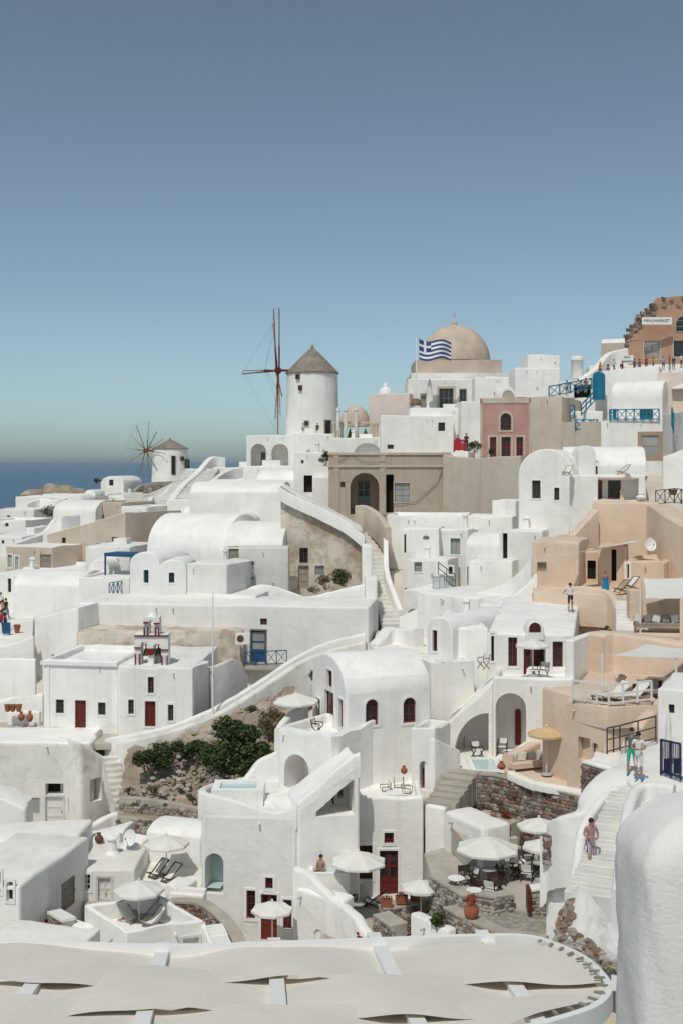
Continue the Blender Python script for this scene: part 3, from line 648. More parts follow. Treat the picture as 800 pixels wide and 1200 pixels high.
# houses of the upper row
b = B('white_house', 'white house with shaded doorways under the church dome, closed parasol on its terrace', 478, 160, 556, 160, 444, 482, 8, roof='para', par=.3)
b.void(492, 461, 500, 480, 'rect', .5); b.inner_door(493, 464, 499, 480, .5, 'greywood'); b.win(514, 455, 531, 478, 'greywood', bars=(2, 1), sw=.3, sur_mat='sand'); b.win(538, 456, 546, 480, 'greywood', sur_mat='sand'); b.done()
B('white_house', 'plain white block right of the church dome with a tall sloped end', 603, 150, 656, 150, 431, 470, 9, roof='para').done()
B('white_house', 'narrow whitewashed upper storey box right of the dome against the sky', 618, 154, 656, 154, 416, 440, 6).done()
B('white_house', 'low bright white house between the dome drum and the white block', 556, 156, 604, 156, 442, 480, 8).done()
b = B('vaulted_house', 'small white vaulted house with arched shadowed porch behind the pink house', 540, 140, 604, 140, 470, 500, 8, roof='para'); b.void(588, 455, 601, 470, 'arch', .8); b.done()
b = B('vaulted_house', 'little barrel vault with dark arched mouth behind the pink house roof', 586, 141.5, 604, 141.5, 463, 480, 6, roof='vaultd', rise=1.0); b.void(588, 457, 602, 475, 'arch', 1.2); b.done()
b = B('pale_pink_house', 'pale pink box house with a tiny bell turret on its roof', 432, 158, 480, 157, 461, 495, 7, 'palepink', bev=.15); b.done()
q = P(452, 461, 158); mb = MB(); mb.lathe(q + Vector((0, 2, 0)), [(.9, -.2), (.85, .5), (.6, .8), (.3, 1.0), (.3, 1.3), (.1, 1.6)], 14); mb.build('turret', 'white', b.root, smooth=40)
b = B('white_house', 'tall white house with one dark square window and stepped right end below the church', 446, 142, 531, 142, 487, 535, 9, roof='flat')
b.win(513, 495, 521, 505, 'brown', surround=False); b.win(453.5, 521, 461, 526, 'brown', surround=False); b.done()
B('white_house', 'white stepped roof block under the church terrace', 480, 144, 556, 144, 478, 500, 8).done()
b = B('white_house', 'white two storey house with black doorway at the foot of the windmill', 344, 128, 386, 128, 530, 580, 8)
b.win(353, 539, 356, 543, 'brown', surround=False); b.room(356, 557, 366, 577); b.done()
B('white_house', 'low white annex right of the windmill house doorway', 366, 126.5, 386, 126.5, 559, 582, 5, bev=.15).done()
# white arcade left of the windmill
b = B('arcade', 'white arcade with two open arches left of the tall windmill', 289, 160, 346, 160, 510, 548, 5, cat='arcade')
b.void(294, 520, 312, 546, 'arch', 2.6); b.void(318, 520, 338, 546, 'arch', 2.6); b.inner_door(306, 530, 311, 545, 2.6, 'wood', surround=False); b.done()
B('white_house', 'white terrace block joining the windmill base', 340, 158, 392, 158, 508, 560, 7, roof='para', cat='terrace').done()
# bell balcony with balusters
r0 = thing('bell_balcony', 'stone balustrade with two hanging bells beside the windmill', 'belfry', P(419, 514, 150)); d = 150
A0 = P(391, 494, d); A1 = P(447, 514, d); zt, zb = A0.z, A1.z
mb = MB(); mb.abox(A0.x, A1.x, d, d + .5, zt - .25, zt); mb.build('top_rail', 'sand', r0); mb = MB(); mb.abox(A0.x - .2, A1.x + .2, d - .1, d + .6, zb - .2, zb + .15); mb.build('sill', 'sand', r0)
for px in (391.5, 396, 400.5, 418, 436, 440.5, 446):
    q = P(px, 514, d); h = zt - zb - .2; mb = MB(); mb.lathe(Vector((q.x, d + .25, zb)), [(.26, .1), (.2, .2), (.15, h * .4), (.2, h * .75), (.28, h * .9), (.28, h)], 8); mb.build('baluster', 'sand', r0, smooth=40)
for px in (410, 428):
    q = P(px, 504, d); mb = MB(); mb.lathe(Vector((q.x, d + .25, q.z - .9)), [(.38, 0), (.28, .25), (.2, .7), (.1, .9), (.03, 1.2)], 10); mb.build('bell', 'bronze', r0, smooth=40)
q = P(427, 490, 158); mb = MB(); mb.lathe(q + Vector((-1.2, 4, -1)), [(2.1, 0), (1.95, 1.2), (1.5, 2.1), (.8, 2.7), (.1, 2.9)], 20); tag(mb.build('ruined_dome', 'dome', smooth=40), 'small weathered brown dome behind the bell balcony', 'dome')
for k, px in enumerate((396, 405, 417)):
    q = P(px, 495, 149); mb = MB(); mb.lathe(q, [(.24, -1), (.22, 1.2), (.18, 1.3), (.28, 1.45), (.26, 1.65), (.12, 1.8), (.05, 1.9)], 10, jit=.05)
    tag(mb.build('chimney', 'greywhite', smooth=40), ('white chimney post leftmost above the bell balcony', 'white chimney post in the middle above the bell balcony', 'white chimney post rightmost above the bell balcony')[k], 'chimney', 'chimney posts above the bell balcony')
b = B('white_house', 'white wall with shallow blind arch under the bell balcony', 386, 146, 447, 146, 513, 560, 5); b.void(415, 519, 446, 533, 'arch', .9); b.done()

# taupe building with the big arch, grey retaining wall
b = B('taupe_house', 'bare taupe plaster house with one tall open arch and a teal window', 385, 119, 527, 119, 532, 606, 8, 'taupe', bev=.06, roof='para', par=.3)
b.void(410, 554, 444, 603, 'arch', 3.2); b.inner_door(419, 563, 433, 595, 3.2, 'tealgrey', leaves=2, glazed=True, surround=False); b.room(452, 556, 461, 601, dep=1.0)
b.win(462, 566, 480, 588, 'tealgrey', sur_mat='sand', glass='lightglass'); b.win(399, 564.5, 404, 571, 'brown', surround=False)
f = b.faces['f']
mb = MB()
for py in (531.5, 546): s0, t = f.hit(384, py); s1, _ = f.hit(528, py); fbox(mb, f, s0, s1, t - .12, t + .12, -.05, .14)
mb.build('ledge', 'sand', b.root)
mb = MB()
for px in (394, 448): s0, t = f.hit(px, 603); _, t1 = f.hit(px, 532); mb = MB(); fbox(mb, f, s0 - .3, s0 + .3, t, t1, -.05, .1); mb.build('pilaster', 'taupe', b.root)
mb = MB(); mb.tube([f.w(*f.hit(px, py), .12) for px, py in ((397, 541), (410, 532), (425, 542), (450, 541))] , .02, 3); mb.tube([f.w(*f.hit(px, py), .12) for px, py in ((458, 592), (488, 588), (512, 566), (524, 536))], .025, 3); mb.build('cable', 'metal', b.root)
b.done()
wall('retaining_wall', 'tall grey beige retaining wall sweeping right under the pink house', [(524, 533, 118), (556, 537, 115), (585, 535, 112), (614, 534, 110)], 1.2, 6.5, 'render')
wall('parapet', 'sand coloured curved parapet at the head of the long stairs', [(418, 592, 108), (430, 593, 107), (444, 602, 104), (455, 618, 101)], .5, 2.4, 'sand')

# stained house with sloping parapet
b = B('weathered_house', 'old stained plaster house with flaking walls, wooden shutters and sloping white coping', 329, 99, 425, 99, 569, 700, 7, 'weathered', yt2=622, rm='white')
b.win(351, 642, 361, 660, 'brown', surround=False, dep=.3); b.door(349.5, 663, 362, 690, 'greywood', surround=False, dep=.25); b.win(369, 663, 380, 674, 'greywood', surround=False, glass='lightglass'); b.win(365, 602, 368, 606, 'brown', surround=False); b.done()
wall('coping', None, [(326, 570, 98.8), (345, 580, 98.8), (375, 594, 98.8), (405, 610, 98.8), (427, 628, 98.8)], .5, 1.1, 'white', parent=b.root, nm='coping')
# big vault and neighbours
b = B('vaulted_house', 'large bright white barrel vault with grey walls left of the stained house', 172, 101, 264, 99, 645, 705, 9, 'white', roof='vaultl', rise=3.0)
b.done()
b = B('vaulted_house', 'lower white vault joined to the right of the large vault', 262, 98.3, 331, 97.5, 643, 705, 8, 'white', roof='vaultl', rise=2.1)
b.done()
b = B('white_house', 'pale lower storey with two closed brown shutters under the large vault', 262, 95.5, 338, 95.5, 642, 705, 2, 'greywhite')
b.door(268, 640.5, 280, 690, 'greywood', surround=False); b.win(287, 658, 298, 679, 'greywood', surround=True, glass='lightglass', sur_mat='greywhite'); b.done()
b = B('vaulted_house', 'white twin house, left rounded gable with one small blue window', 152, 92, 187, 91.3, 661, 740, 6, roof='vaultd', rise=.95, group=None); b.win(168.5, 668, 174.5, 683, 'blue', bars=(1, 1)); b.done()
b = B('vaulted_house', 'white twin house, right rounded gable with one blue shuttered window', 186, 91.2, 219, 91.2, 668, 740, 6, roof='vaultd', rise=.75); b.win(198, 671, 204.5, 683, 'blue', bars=(1, 1)); b.done()
B('white_house', 'plain flat roofed cube beside the twin rounded gables', 219, 91, 266, 90, 661, 700, 5, 'greywhite', rm='white').done()
b = B('white_house', 'long plain white retaining house with blue balcony door', 91, 87, 432, 84, 706, 800, 6, rm='white', bev=.15)
b.door(294.5, 739.5, 311, 777, 'blue', glazed='lightglass', sur_mat='wood', leaves=1); b.win(305, 725, 313, 732.5, 'brown', surround=False); b.done(); longb = b
B('white_house', 'raised white parapet block over the long retaining house', 218, 90, 300, 89, 697, 740, 4).done()
wall('terrace_wall', 'wavy white garden wall in front of the stained house and its shrubs', [(284, 694, 93.5), (300, 686, 93.5), (322, 687, 93.5), (350, 697, 93.5), (362, 699, 93.5), (385, 694, 93), (428, 684, 92)], .4, 2.2)
B('white_house', 'white pillar block left of the long stairs', 424, 93, 436, 93, 640, 745, 3, cat='pillar').done()
B('white_house', 'stepped white buttress low beside the long stairs', 428, 90, 442, 90, 678, 745, 3, cat='buttress', bev=.25).done()
# long stairs
stairs('stairway', 'long worn stairs climbing between white walls to the taupe house', (459, 735, 90), (443, 668, 100), 1.6, 14, 'greywhite')
stairs('stairway', 'upper flight of worn stairs below the sand coloured parapet', (442, 668, 100), (437, 619, 108), 1.6, 10, 'greywhite')
wall('parapet', 'white curving parapet right of the long stairs', [(452, 614, 104), (452, 640, 100), (453, 668, 97), (462, 695, 93), (470, 715, 91)], .45, 2.6)
# cubes right of the stairs
B('white_house', 'long white roof terrace under the taupe house', 453, 104, 548, 103, 604, 640, 7, roof='para').done()
b = B('white_house', 'white cube with two round vents beside the long stairs', 471, 97, 514, 96.5, 619, 660, 5); f = b.faces['f']
mb = MB()
for px in (497, 500.5):
    s_, t_ = f.hit(px, 630); ring(mb, f, [(s_ + .13 * cos(a), t_ + .13 * sin(a)) for a in [2 * pi * i / 8 for i in range(8)]], [(s_ + .06 * cos(a), t_ + .06 * sin(a)) for a in [2 * pi * i / 8 for i in range(8)]], -.02, .05)
mb.build('vent', 'brown', b.root); b.win(473, 626, 475.5, 648, 'greywood', surround=False); b.done()
b = B('white_house', 'white wall with one teal shuttered window under the grey retaining wall', 512, 98, 548, 97, 620, 690, 4); b.win(527.5, 631, 539, 649.5, 'tealgrey', bars=(1, 0), glass='lightglass'); b.done()
b = B('white_house', 'low white house with small shuttered window near the teal gate', 476, 94, 524, 93, 655, 700, 4); b.win(485, 659, 494, 670, 'greywood', glass='lightglass'); b.win(525, 664, 530, 673, 'greywood'); b.done()
B('white_house', 'white cube roof with grey front below the grey retaining wall', 543, 100, 600, 99, 605, 640, 5, 'white').done()
B('white_house', 'small white box on the roof against the grey retaining wall', 576, 103, 604, 102, 586, 615, 3).done()
b = B('vaulted_house', 'small white half round vault beside the tall narrow black doorway', 545, 93, 586, 92, 641, 700, 5, roof='vaultl', rise=1.0); b.room(546, 664, 552, 686, dep=.4); b.done()
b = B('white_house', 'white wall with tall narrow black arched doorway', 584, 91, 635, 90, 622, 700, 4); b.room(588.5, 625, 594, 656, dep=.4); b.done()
B('white_house', 'white terrace wall below the narrow black doorway', 548, 89, 600, 88, 657, 710, 4).done()
b = B('white_house', 'white wall holding the arched recess at the foot of the long stairs', 472, 90, 520, 88, 690, 745, 4); b.void(477, 714, 490, 742, 'arch', 1.0); b.done()
B('white_house', 'pale white block behind the red windowed house', 488, 84, 560, 80, 693, 760, 6).done()
# vaulted house above the beige terraces
b = B('vaulted_house', 'large white vaulted house with rounded end and two brown windows above the beige terraces', 607, 94, 672, 92.5, 556, 625, 8, roof='vaultd', rise=2.0)
b.win(623, 563, 633, 584, 'brown', dep=.25); b.win(649, 571.5, 655, 586, 'brown', dep=.2); b.done()
b = B('white_house', 'long white barrel roof running right behind the brown windowed vault', 660, 97, 757, 96, 546, 590, 6, roof='vaultl', rise=1.6)
b.win(691, 540, 700, 556, 'brown'); b.done()
b = B('white_house', 'white terrace storey with shaded porch below the barrel roof', 667, 91, 756, 90, 557, 600, 5, roof='para', par=.35)
b.void(700, 560, 748, 586, 'rect', 1.8); b.inner_door(712, 563, 727, 584, 1.8, 'brown', win=True, bars=(1, 2)); b.inner_door(701, 563, 705, 585, 1.8, 'brown', surround=False); b.done()
B('white_house', 'rounded white chimney bump on the terrace by the folding chair', 678, 93.5, 698, 93.5, 534, 560, 3, roof='vaultd', rise=.8).done()

# ------------------------------------------------------------------ upper right: pink house, market, blue railings
b = B('pink_house', 'pink house with arched window over three red framed windows', 562, 118, 622, 117.4, 466, 545, 9, 'pink', roof='para', bev=.05, rm='sand')
b.win(586, 484, 598.5, 504, 'red', kind='arch', sur_mat='sand', dep=.25, sw=.2)
for x0, x1 in ((573.5, 581), (587, 598), (604.5, 612.5)): b.win(x0, 512, x1, 536, 'brightred', sur_mat='sand', dep=.25, bars=(1, 1), sw=.2)
f = b.faces['f']; mb = MB(); s0, t0 = f.hit(562, 545); s1, t1 = f.hit(622, 466.3)
for a in ((s0, s0 + .22, t0, t1), (s1 - .22, s1, t0, t1), (s0, s1, t1 - .5, t1)): fbox(mb, f, a[0] + .003, a[1] - .003, a[2], a[3] - .003, -.02, .05)
mb.build('border', 'sand', b.root); b.done()
B('sand_house', 'blank sand coloured block joined to the pink house', 622, 117.2, 658, 116, 465, 545, 9, 'sand', bev=.05).done()
B('stucco_wall', 'rough grey stucco wall under the blue railings', 657, 115, 705, 114, 494, 540, 4, 'render', bev=.04, cat='wall').done()
B('white_house', 'white landing block carrying the diagonal blue stair rail', 655, 120, 706, 119, 482, 510, 4).done()
B('white_house', 'white upper terrace behind the long blue crossed railing', 640, 128, 712, 127, 466, 495, 6).done()
b = B('white_house', 'white house with blue crossed balcony and framed shop window', 704, 112, 776, 110, 492, 560, 6, roof='para', par=.1)
b.win(751.5, 510, 772, 535, 'tan', bars=(0, 1), sw=.35, sur_mat='tan', glass='lightglass', dep=.1); b.done(); balb = b
b = B('vaulted_house', 'white vault with two blue doors behind the blue crossed balcony', 716, 117.5, 776, 115.5, 466, 500, 5, roof='vaultl', rise=1.7)
b.door(714.5, 479, 722, 492, 'teal', surround=False); b.door(749, 479, 765, 492, 'teal', leaves=2, glazed=True, surround=False); b.done()
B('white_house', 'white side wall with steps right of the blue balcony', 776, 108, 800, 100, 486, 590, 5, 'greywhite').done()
B('white_house', 'tall plain white wall rising below the mini market terrace', 697, 124, 772, 122, 436, 500, 5, yt2=428).done()
B('white_terrace', 'white terrace wall where people stand below the market', 690, 146, 830, 144, 428, 470, 7, cat='terrace').done()
# market
b = B('market_building', 'terracotta plaster shop with broken stone gable and arched windows at the top right', 734, 150, 840, 148, 392, 450, 9, 'market', bev=.04)
b.door(754.5, 394.5, 773, 421, 'greywood', leaves=2, glazed='lightglass', sur_mat='sand'); b.win(789, 393, 812, 418, 'darkwood', sur_mat='sand'); b.done()
f = b.faces['f']; pr = [f.hit(x, y) for x, y in ((734, 399), (734, 396), (738, 386), (742, 384), (745, 377), (750, 374), (752, 367), (758, 362), (764, 359), (768, 349), (830, 344), (842, 399))]
n = len(pr); mb = MB(); mb.add([f.w(*p, .04) for p in pr] + [f.w(*p, -.6) for p in pr], [tuple(range(n))[::-1], tuple(range(n, 2 * n))] + [(i, (i + 1) % n, n + (i + 1) % n, n + i) for i in range(n)]); mb.build('gable', 'market', b.root)
rs = random.Random(4); mb = MB()
for (x0, y0), (x1, y1) in zip([(734, 397), (738, 386), (745, 377), (752, 367), (764, 358), (768, 352)], [(738, 386), (745, 377), (752, 367), (764, 358), (768, 352), (800, 349)]):
    for k in range(14):
        t = rs.random(); x, y = x0 + (x1 - x0) * t + rs.uniform(-1.5, 4), y0 + (y1 - y0) * t + rs.uniform(-1, 9); s_, t_ = f.hit(x, y); q = f.w(s_, t_, rs.uniform(-.3, .1)); r = rs.uniform(.16, .38)
        mb.box(q, (r, rs.uniform(-.1, .1), rs.uniform(-.1, .1)), (0, r * .6, 0), (rs.uniform(-.08, .08), 0, r * .6))
o = mb.build('broken_edge', 'stone', b.root); o['kind'] = 'stuff'
s0, t0 = f.hit(791, 389); s1, t1 = f.hit(812, 369); window(b.root, f, 'arch', s0, t0, s1, t1, -.06, 'sand', sur_mat='sand', sw=.3)
def text(name, body, size, m, loc, rx, rz, root, ext=.01, align='CENTER'):
    cu = bpy.data.curves.new(name, 'FONT'); cu.body = body; cu.size = size; cu.extrude = ext; cu.align_x = align; cu.align_y = 'CENTER'
    tmp = bpy.data.objects.new(name, cu); col.objects.link(tmp); dg = bpy.context.evaluated_depsgraph_get(); me = bpy.data.meshes.new_from_object(tmp.evaluated_get(dg)); bpy.data.objects.remove(tmp)
    me.materials.clear(); me.materials.append(MATS[m]); o = bpy.data.objects.new(name, me); col.objects.link(o); o.parent = root; o.location = Vector(loc) - BASE[root]; o.rotation_euler = (rx, 0, rz); return o
def board(name, label, px0, py0, px1, py1, d, body, m='whitepaint', tm='metal', size=None, frame=None):
    a, b_ = P(px0, py1, d), P(px1, py0, d); root = thing(name, label, 'sign', ((a.x + b_.x) / 2, d, a.z)); mb = MB(); mb.abox(a.x, b_.x, d, d + .06, a.z, b_.z); mb.build('panel', m, root)
    if frame:
        mb = MB(); f_ = Face((a.x, d, a.z), (1, 0, 0), (0, -1, 0)); lp = [(0, 0), (b_.x - a.x, 0), (b_.x - a.x, b_.z - a.z), (0, b_.z - a.z)]; ring(mb, f_, lp, inset2(lp, .06), 0, .03); mb.build('border', frame, root)
    lines = body.split('\n'); h = (b_.z - a.z) / len(lines)
    for i, t in enumerate(lines):
        text('lettering', t, size or h * .95, tm, ((a.x + b_.x) / 2, d - .02, b_.z - h * (i + .5)), pi / 2, 0, root)
board('shop_sign', 'white MINI-MARKET sign on the terracotta shop front', 752, 371.5, 787, 380, 147.6, 'MINI-MARKET', size=.52)
board('shop_sign', 'white roadside MINI MARKET sign in blue letters above the terrace crowd', 727, 416, 742, 426, 143, 'MINI\nMARKET', 'whitepaint', 'navy', size=.36)
b = B('vaulted_house', 'small white vault roof left of the terracotta shop', 704, 155, 733, 154, 404, 440, 6, roof='vaultl', rise=1.0, rm='white', m='render'); b.done()
wall('parapet', 'pale broken parapet stepping up to the terracotta shop', [(668, 448, 140), (684, 440, 140), (698, 430, 142), (712, 414, 146), (733, 408, 148)], .8, 3.0, 'warmwhite')
q = P(676, 434, 141); mb = MB(); mb.lathe(q + Vector((0, 0, -1)), [(.75, 0), (.7, 2.0), (.85, 2.2), (.8, 2.5), (.5, 2.7)], 14); tag(mb.build('chimney', 'warmwhite', smooth=40), 'round pale chimney above the blue railings', 'chimney')
b = B('shop_kiosk', 'white canopied shop terrace with shaded front above the blue railing', 655, 136, 700, 135, 447, 470, 4, 'warmwhite', cat='shop'); b.room(672, 450, 692, 466, dep=1.2); b.done()
# far right, beyond the blue balcony
B('pink_house', 'pinkish plaster house at the right edge below the market', 770, 119, 830, 117, 436, 500, 6, 'palepink').done()
B('tan_house', 'tan plaster house cut off by the right edge beside the balcony', 787, 106, 830, 105, 470, 540, 6, 'beige').done()
B('white_house', 'white wall at the right edge above the basket terrace', 776, 98, 830, 96, 535, 600, 4, 'white', yt2=520).done()

# ------------------------------------------------------------------ far left slope
b = B('white_house', 'small round topped white house with one dark square window left of the small windmill', 118, 205, 145, 204, 566, 590, 8, roof='vaultd', rise=1.2); b.win(128, 562, 133, 569, 'brown', surround=False); b.done()
b = B('sand_house', 'sand coloured roofless box on the left slope', 106, 130, 142, 128, 588, 615, 6, 'sand', roof='para', par=.8, bev=.04); b.win(119, 603, 122, 608, 'brown', surround=False); b.done()
b = B('sand_house', 'large sand coloured house with sloping top edge and brown windows on the left slope', 55, 112, 147, 108, 626, 675, 9, 'sand', yt2=601, rm='white', bev=.06)
b.win(72.5, 630, 77, 644, 'brown', surround=False); b.win(131, 629.5, 139, 640, 'brown', surround=False, glass='glass'); b.win(65, 661, 69, 667, 'brown', surround=False); b.done()
b = B('sand_house', 'low sand coloured house with pale shutters at the left edge', 7, 108, 61, 106, 640, 680, 8, 'sand', bev=.06, rm='warmwhite'); b.win(9, 650, 14, 665, 'whitewood', glass='lightglass'); b.win(18, 652, 22, 668, 'whitewood', glass='lightglass'); b.door(47, 650, 60, 670, 'greywood', surround=False); b.done()
b = B('white_house', 'white sloped buttress with chimney on the left slope', 49, 114, 72, 113, 625, 660, 3, yt2=604, cat='buttress', bev=.2); b.done()
for k, (lb, x0, x1, yt, yb, d, dep, rf, ex) in enumerate([
    ('white cottage with a small dark window at the left edge below the sea', 0, 40, 597, 620, 150, 8, 'flat', [(8, 604, 12, 609)]),
    ('low white house stepping down at the far left by the sea', -20, 30, 610, 640, 135, 8, 'para', [(6, 613, 10, 617)]),
    ('long white roof above the sand coloured houses', 18, 108, 582, 600, 170, 9, 'flat', [(60, 588, 62, 591)]),
    ('broad white terrace house below the brown rocks', 50, 125, 579, 595, 185, 9, 'flat', []),
    ('white house with curved garden wall below the small windmill', 118, 158, 581, 600, 178, 8, 'flat', [(131, 586, 134, 590)]),
    ('white vault beside the first flight of far steps', 62, 112, 601, 620, 128, 7, 'vaultl', []),
    ('white cube house right of the sand coloured roofless box', 142, 172, 594, 625, 125, 7, 'para', []),
    ('white house with little porch on the far slope', 196, 246, 586, 612, 128, 7, 'flat', [(231, 577, 235, 583), (211, 600, 213, 604)]),
    ('wide low white vault near the far stairs', 240, 300, 575, 610, 140, 8, 'vaultl', []),
    ('white house roof above the large vault', 222, 330, 580, 625, 120, 8, 'vaultl', []),
    ('white stepped roof left of the windmill arcade', 250, 300, 548, 580, 165, 8, 'flat', []),
    ('plain white terrace below the windmill arcade', 286, 352, 546, 580, 150, 8, 'flat', []),
    ('white wall house left of the black doorway', 300, 346, 565, 600, 132, 7, 'vaultl', []),
    ('white slab roof at the left edge under the cottage', -20, 26, 628, 660, 122, 8, 'flat', [(2, 633, 5, 637)]),
    ('white house between the sand house and the blue pergola', 100, 152, 640, 690, 103, 6, 'flat', [(107, 660, 110, 667)]),
    ('white terrace house below the blue pergola', 92, 152, 676, 715, 95, 6, 'para', []),
    ('low white house with curved roof left of the tall white block', 15, 95, 690, 730, 96, 6, 'vaultl', []),
    ('pale house with an arched doorway at the left edge above the crowd', -10, 22, 672, 740, 100, 6, 'flat', [(9, 678, 13, 694)]),
    ('flat white terrace house left of the vaulted roofs', 26, 100, 665, 700, 104, 6, 'para', []),
    ]):
    b = B('white_house', lb, x0, d, x1, d - .8, yt, yb, dep, roof=rf, rise=1.3)
    for e in ex: b.win(*e, 'brown', surround=False)
    b.done()
stairs('stairway', 'broad far stairs climbing right of the small windmill', (209, 588, 140), (238, 549, 165), 4.5, 14, 'greywhite')
stairs('stairway', 'short far stairs between white walls below the windmill', (192, 597, 135), (200, 576, 150), 3.0, 8, 'greywhite')
stairs('stairway', 'narrow far steps left of the rubble wall', (160, 594, 150), (156, 577, 165), 2.5, 7, 'greywhite')
wall('parapet', 'white stepped parapet along the far stairs', [(198, 590, 138), (212, 570, 148), (232, 552, 160), (247, 536, 168), (262, 536, 170)], .8, 2.5)
wall('parapet', 'white parapet between the two far flights of stairs', [(180, 597, 136), (188, 582, 145), (203, 568, 155), (222, 560, 158)], .7, 2.5)
wall('parapet', 'curved white wall right of the far stairs', [(222, 592, 135), (240, 572, 145), (262, 553, 160), (285, 546, 165)], .7, 3)
stonewall('rubble_wall', 'curved rubble retaining wall under the small windmill', [(157, 575, 205), (164, 569, 207), (180, 565, 209), (204, 564, 212)], 2.2, size=.6, ms=('greystone', 'rock'), cap=None, n=3, seed=5)
stonewall('rubble_wall', 'rough stone field wall on the left slope', [(62, 593, 150), (85, 594, 148), (105, 594, 147)], 1.4, size=.5, ms=('greystone', 'stone'), cap=None, n=2, seed=6)
b = B('blue_pergola', 'white porch frame with flat blue roof on the left slope', 122, 99, 160, 98, 648, 652, 2, 'blue', bev=.02, sink=0, cat='pergola')
mb = MB()
for px in (123.5,): q = P(px, 650, 99); mb.bar(q, q + Vector((0, 0, -4.5)), .07, 4)
mb.build('post', 'blue', b.root); b.done()
# ------------------------------------------------------------------ middle: chapel and its surroundings
b = B('white_house', 'tall blank white block with slanted top left of the chapel', 40, 85, 92, 84, 724, 830, 9, yt2=712, bev=.12); b.done()
wall('parapet', 'white ramp wall behind the chapel roof rising left to right', [(91, 735, 88), (112, 733, 88), (135, 722, 89), (150, 706, 89)], .4, 3)
rk = prism('rough_bank', 'rough brown plastered bank behind the chapel roof', [(90, 83), (190, 83.5), (286, 84.5), (286, 90), (90, 90)], 741, 4.0, 'weathered', cat='bank', bev=.2)
# chapel: two wings
b = B('chapel', 'white chapel with dark red doors and a red trimmed bell tower', 51, 77, 138, 76.2, 773, 862, 6.5, roof='para', par=.35, pw=.35, bev=.06, cat='chapel')
b.win(65.5, 820, 75, 836, 'brown'); b.door(88, 821, 101, 858, 'red', sur_mat='whitepaint'); b.win(115, 823.5, 124, 838, 'brown')
f = b.faces['f']; mb = MB(); s0, t0 = f.hit(50, 776.5); s1, _ = f.hit(138, 776.5); fbox(mb, f, s0 - .1, s1 + .0, t0 - .12, t0 + .12, -.03, .14); s2, t2 = f.hit(57, 862)
fbox(mb, f, s2 - .07, s2 + .07, t2, t0 - .12, -.03, .06); mb.build('cornice', 'whitepaint', b.root); b.done()
f_chapel_root = b.root
b2 = B('chapel', 'white chapel nave with three dark windows and centre door under the bell tower', 138, 75.4, 226, 75.0, 781, 862, 8.5, roof='flat', bev=.12, cat='chapel')
b2.win(150.5, 820, 157, 837, 'brown'); b2.door(170, 822, 182.5, 851.5, 'red'); b2.win(197, 826, 203.5, 845, 'brown'); b2.win(173.5, 793.5, 180.5, 812.5, 'brown'); b2.done()
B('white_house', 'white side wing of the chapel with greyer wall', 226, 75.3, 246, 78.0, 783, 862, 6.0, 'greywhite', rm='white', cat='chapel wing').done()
wall('parapet', 'white scalloped wall linking the chapel to the blue balcony', [(246, 782, 78), (262, 776, 79), (272, 772, 80), (282, 778, 81), (288, 790, 81.5)], .35, 4.5, 'greywhite')
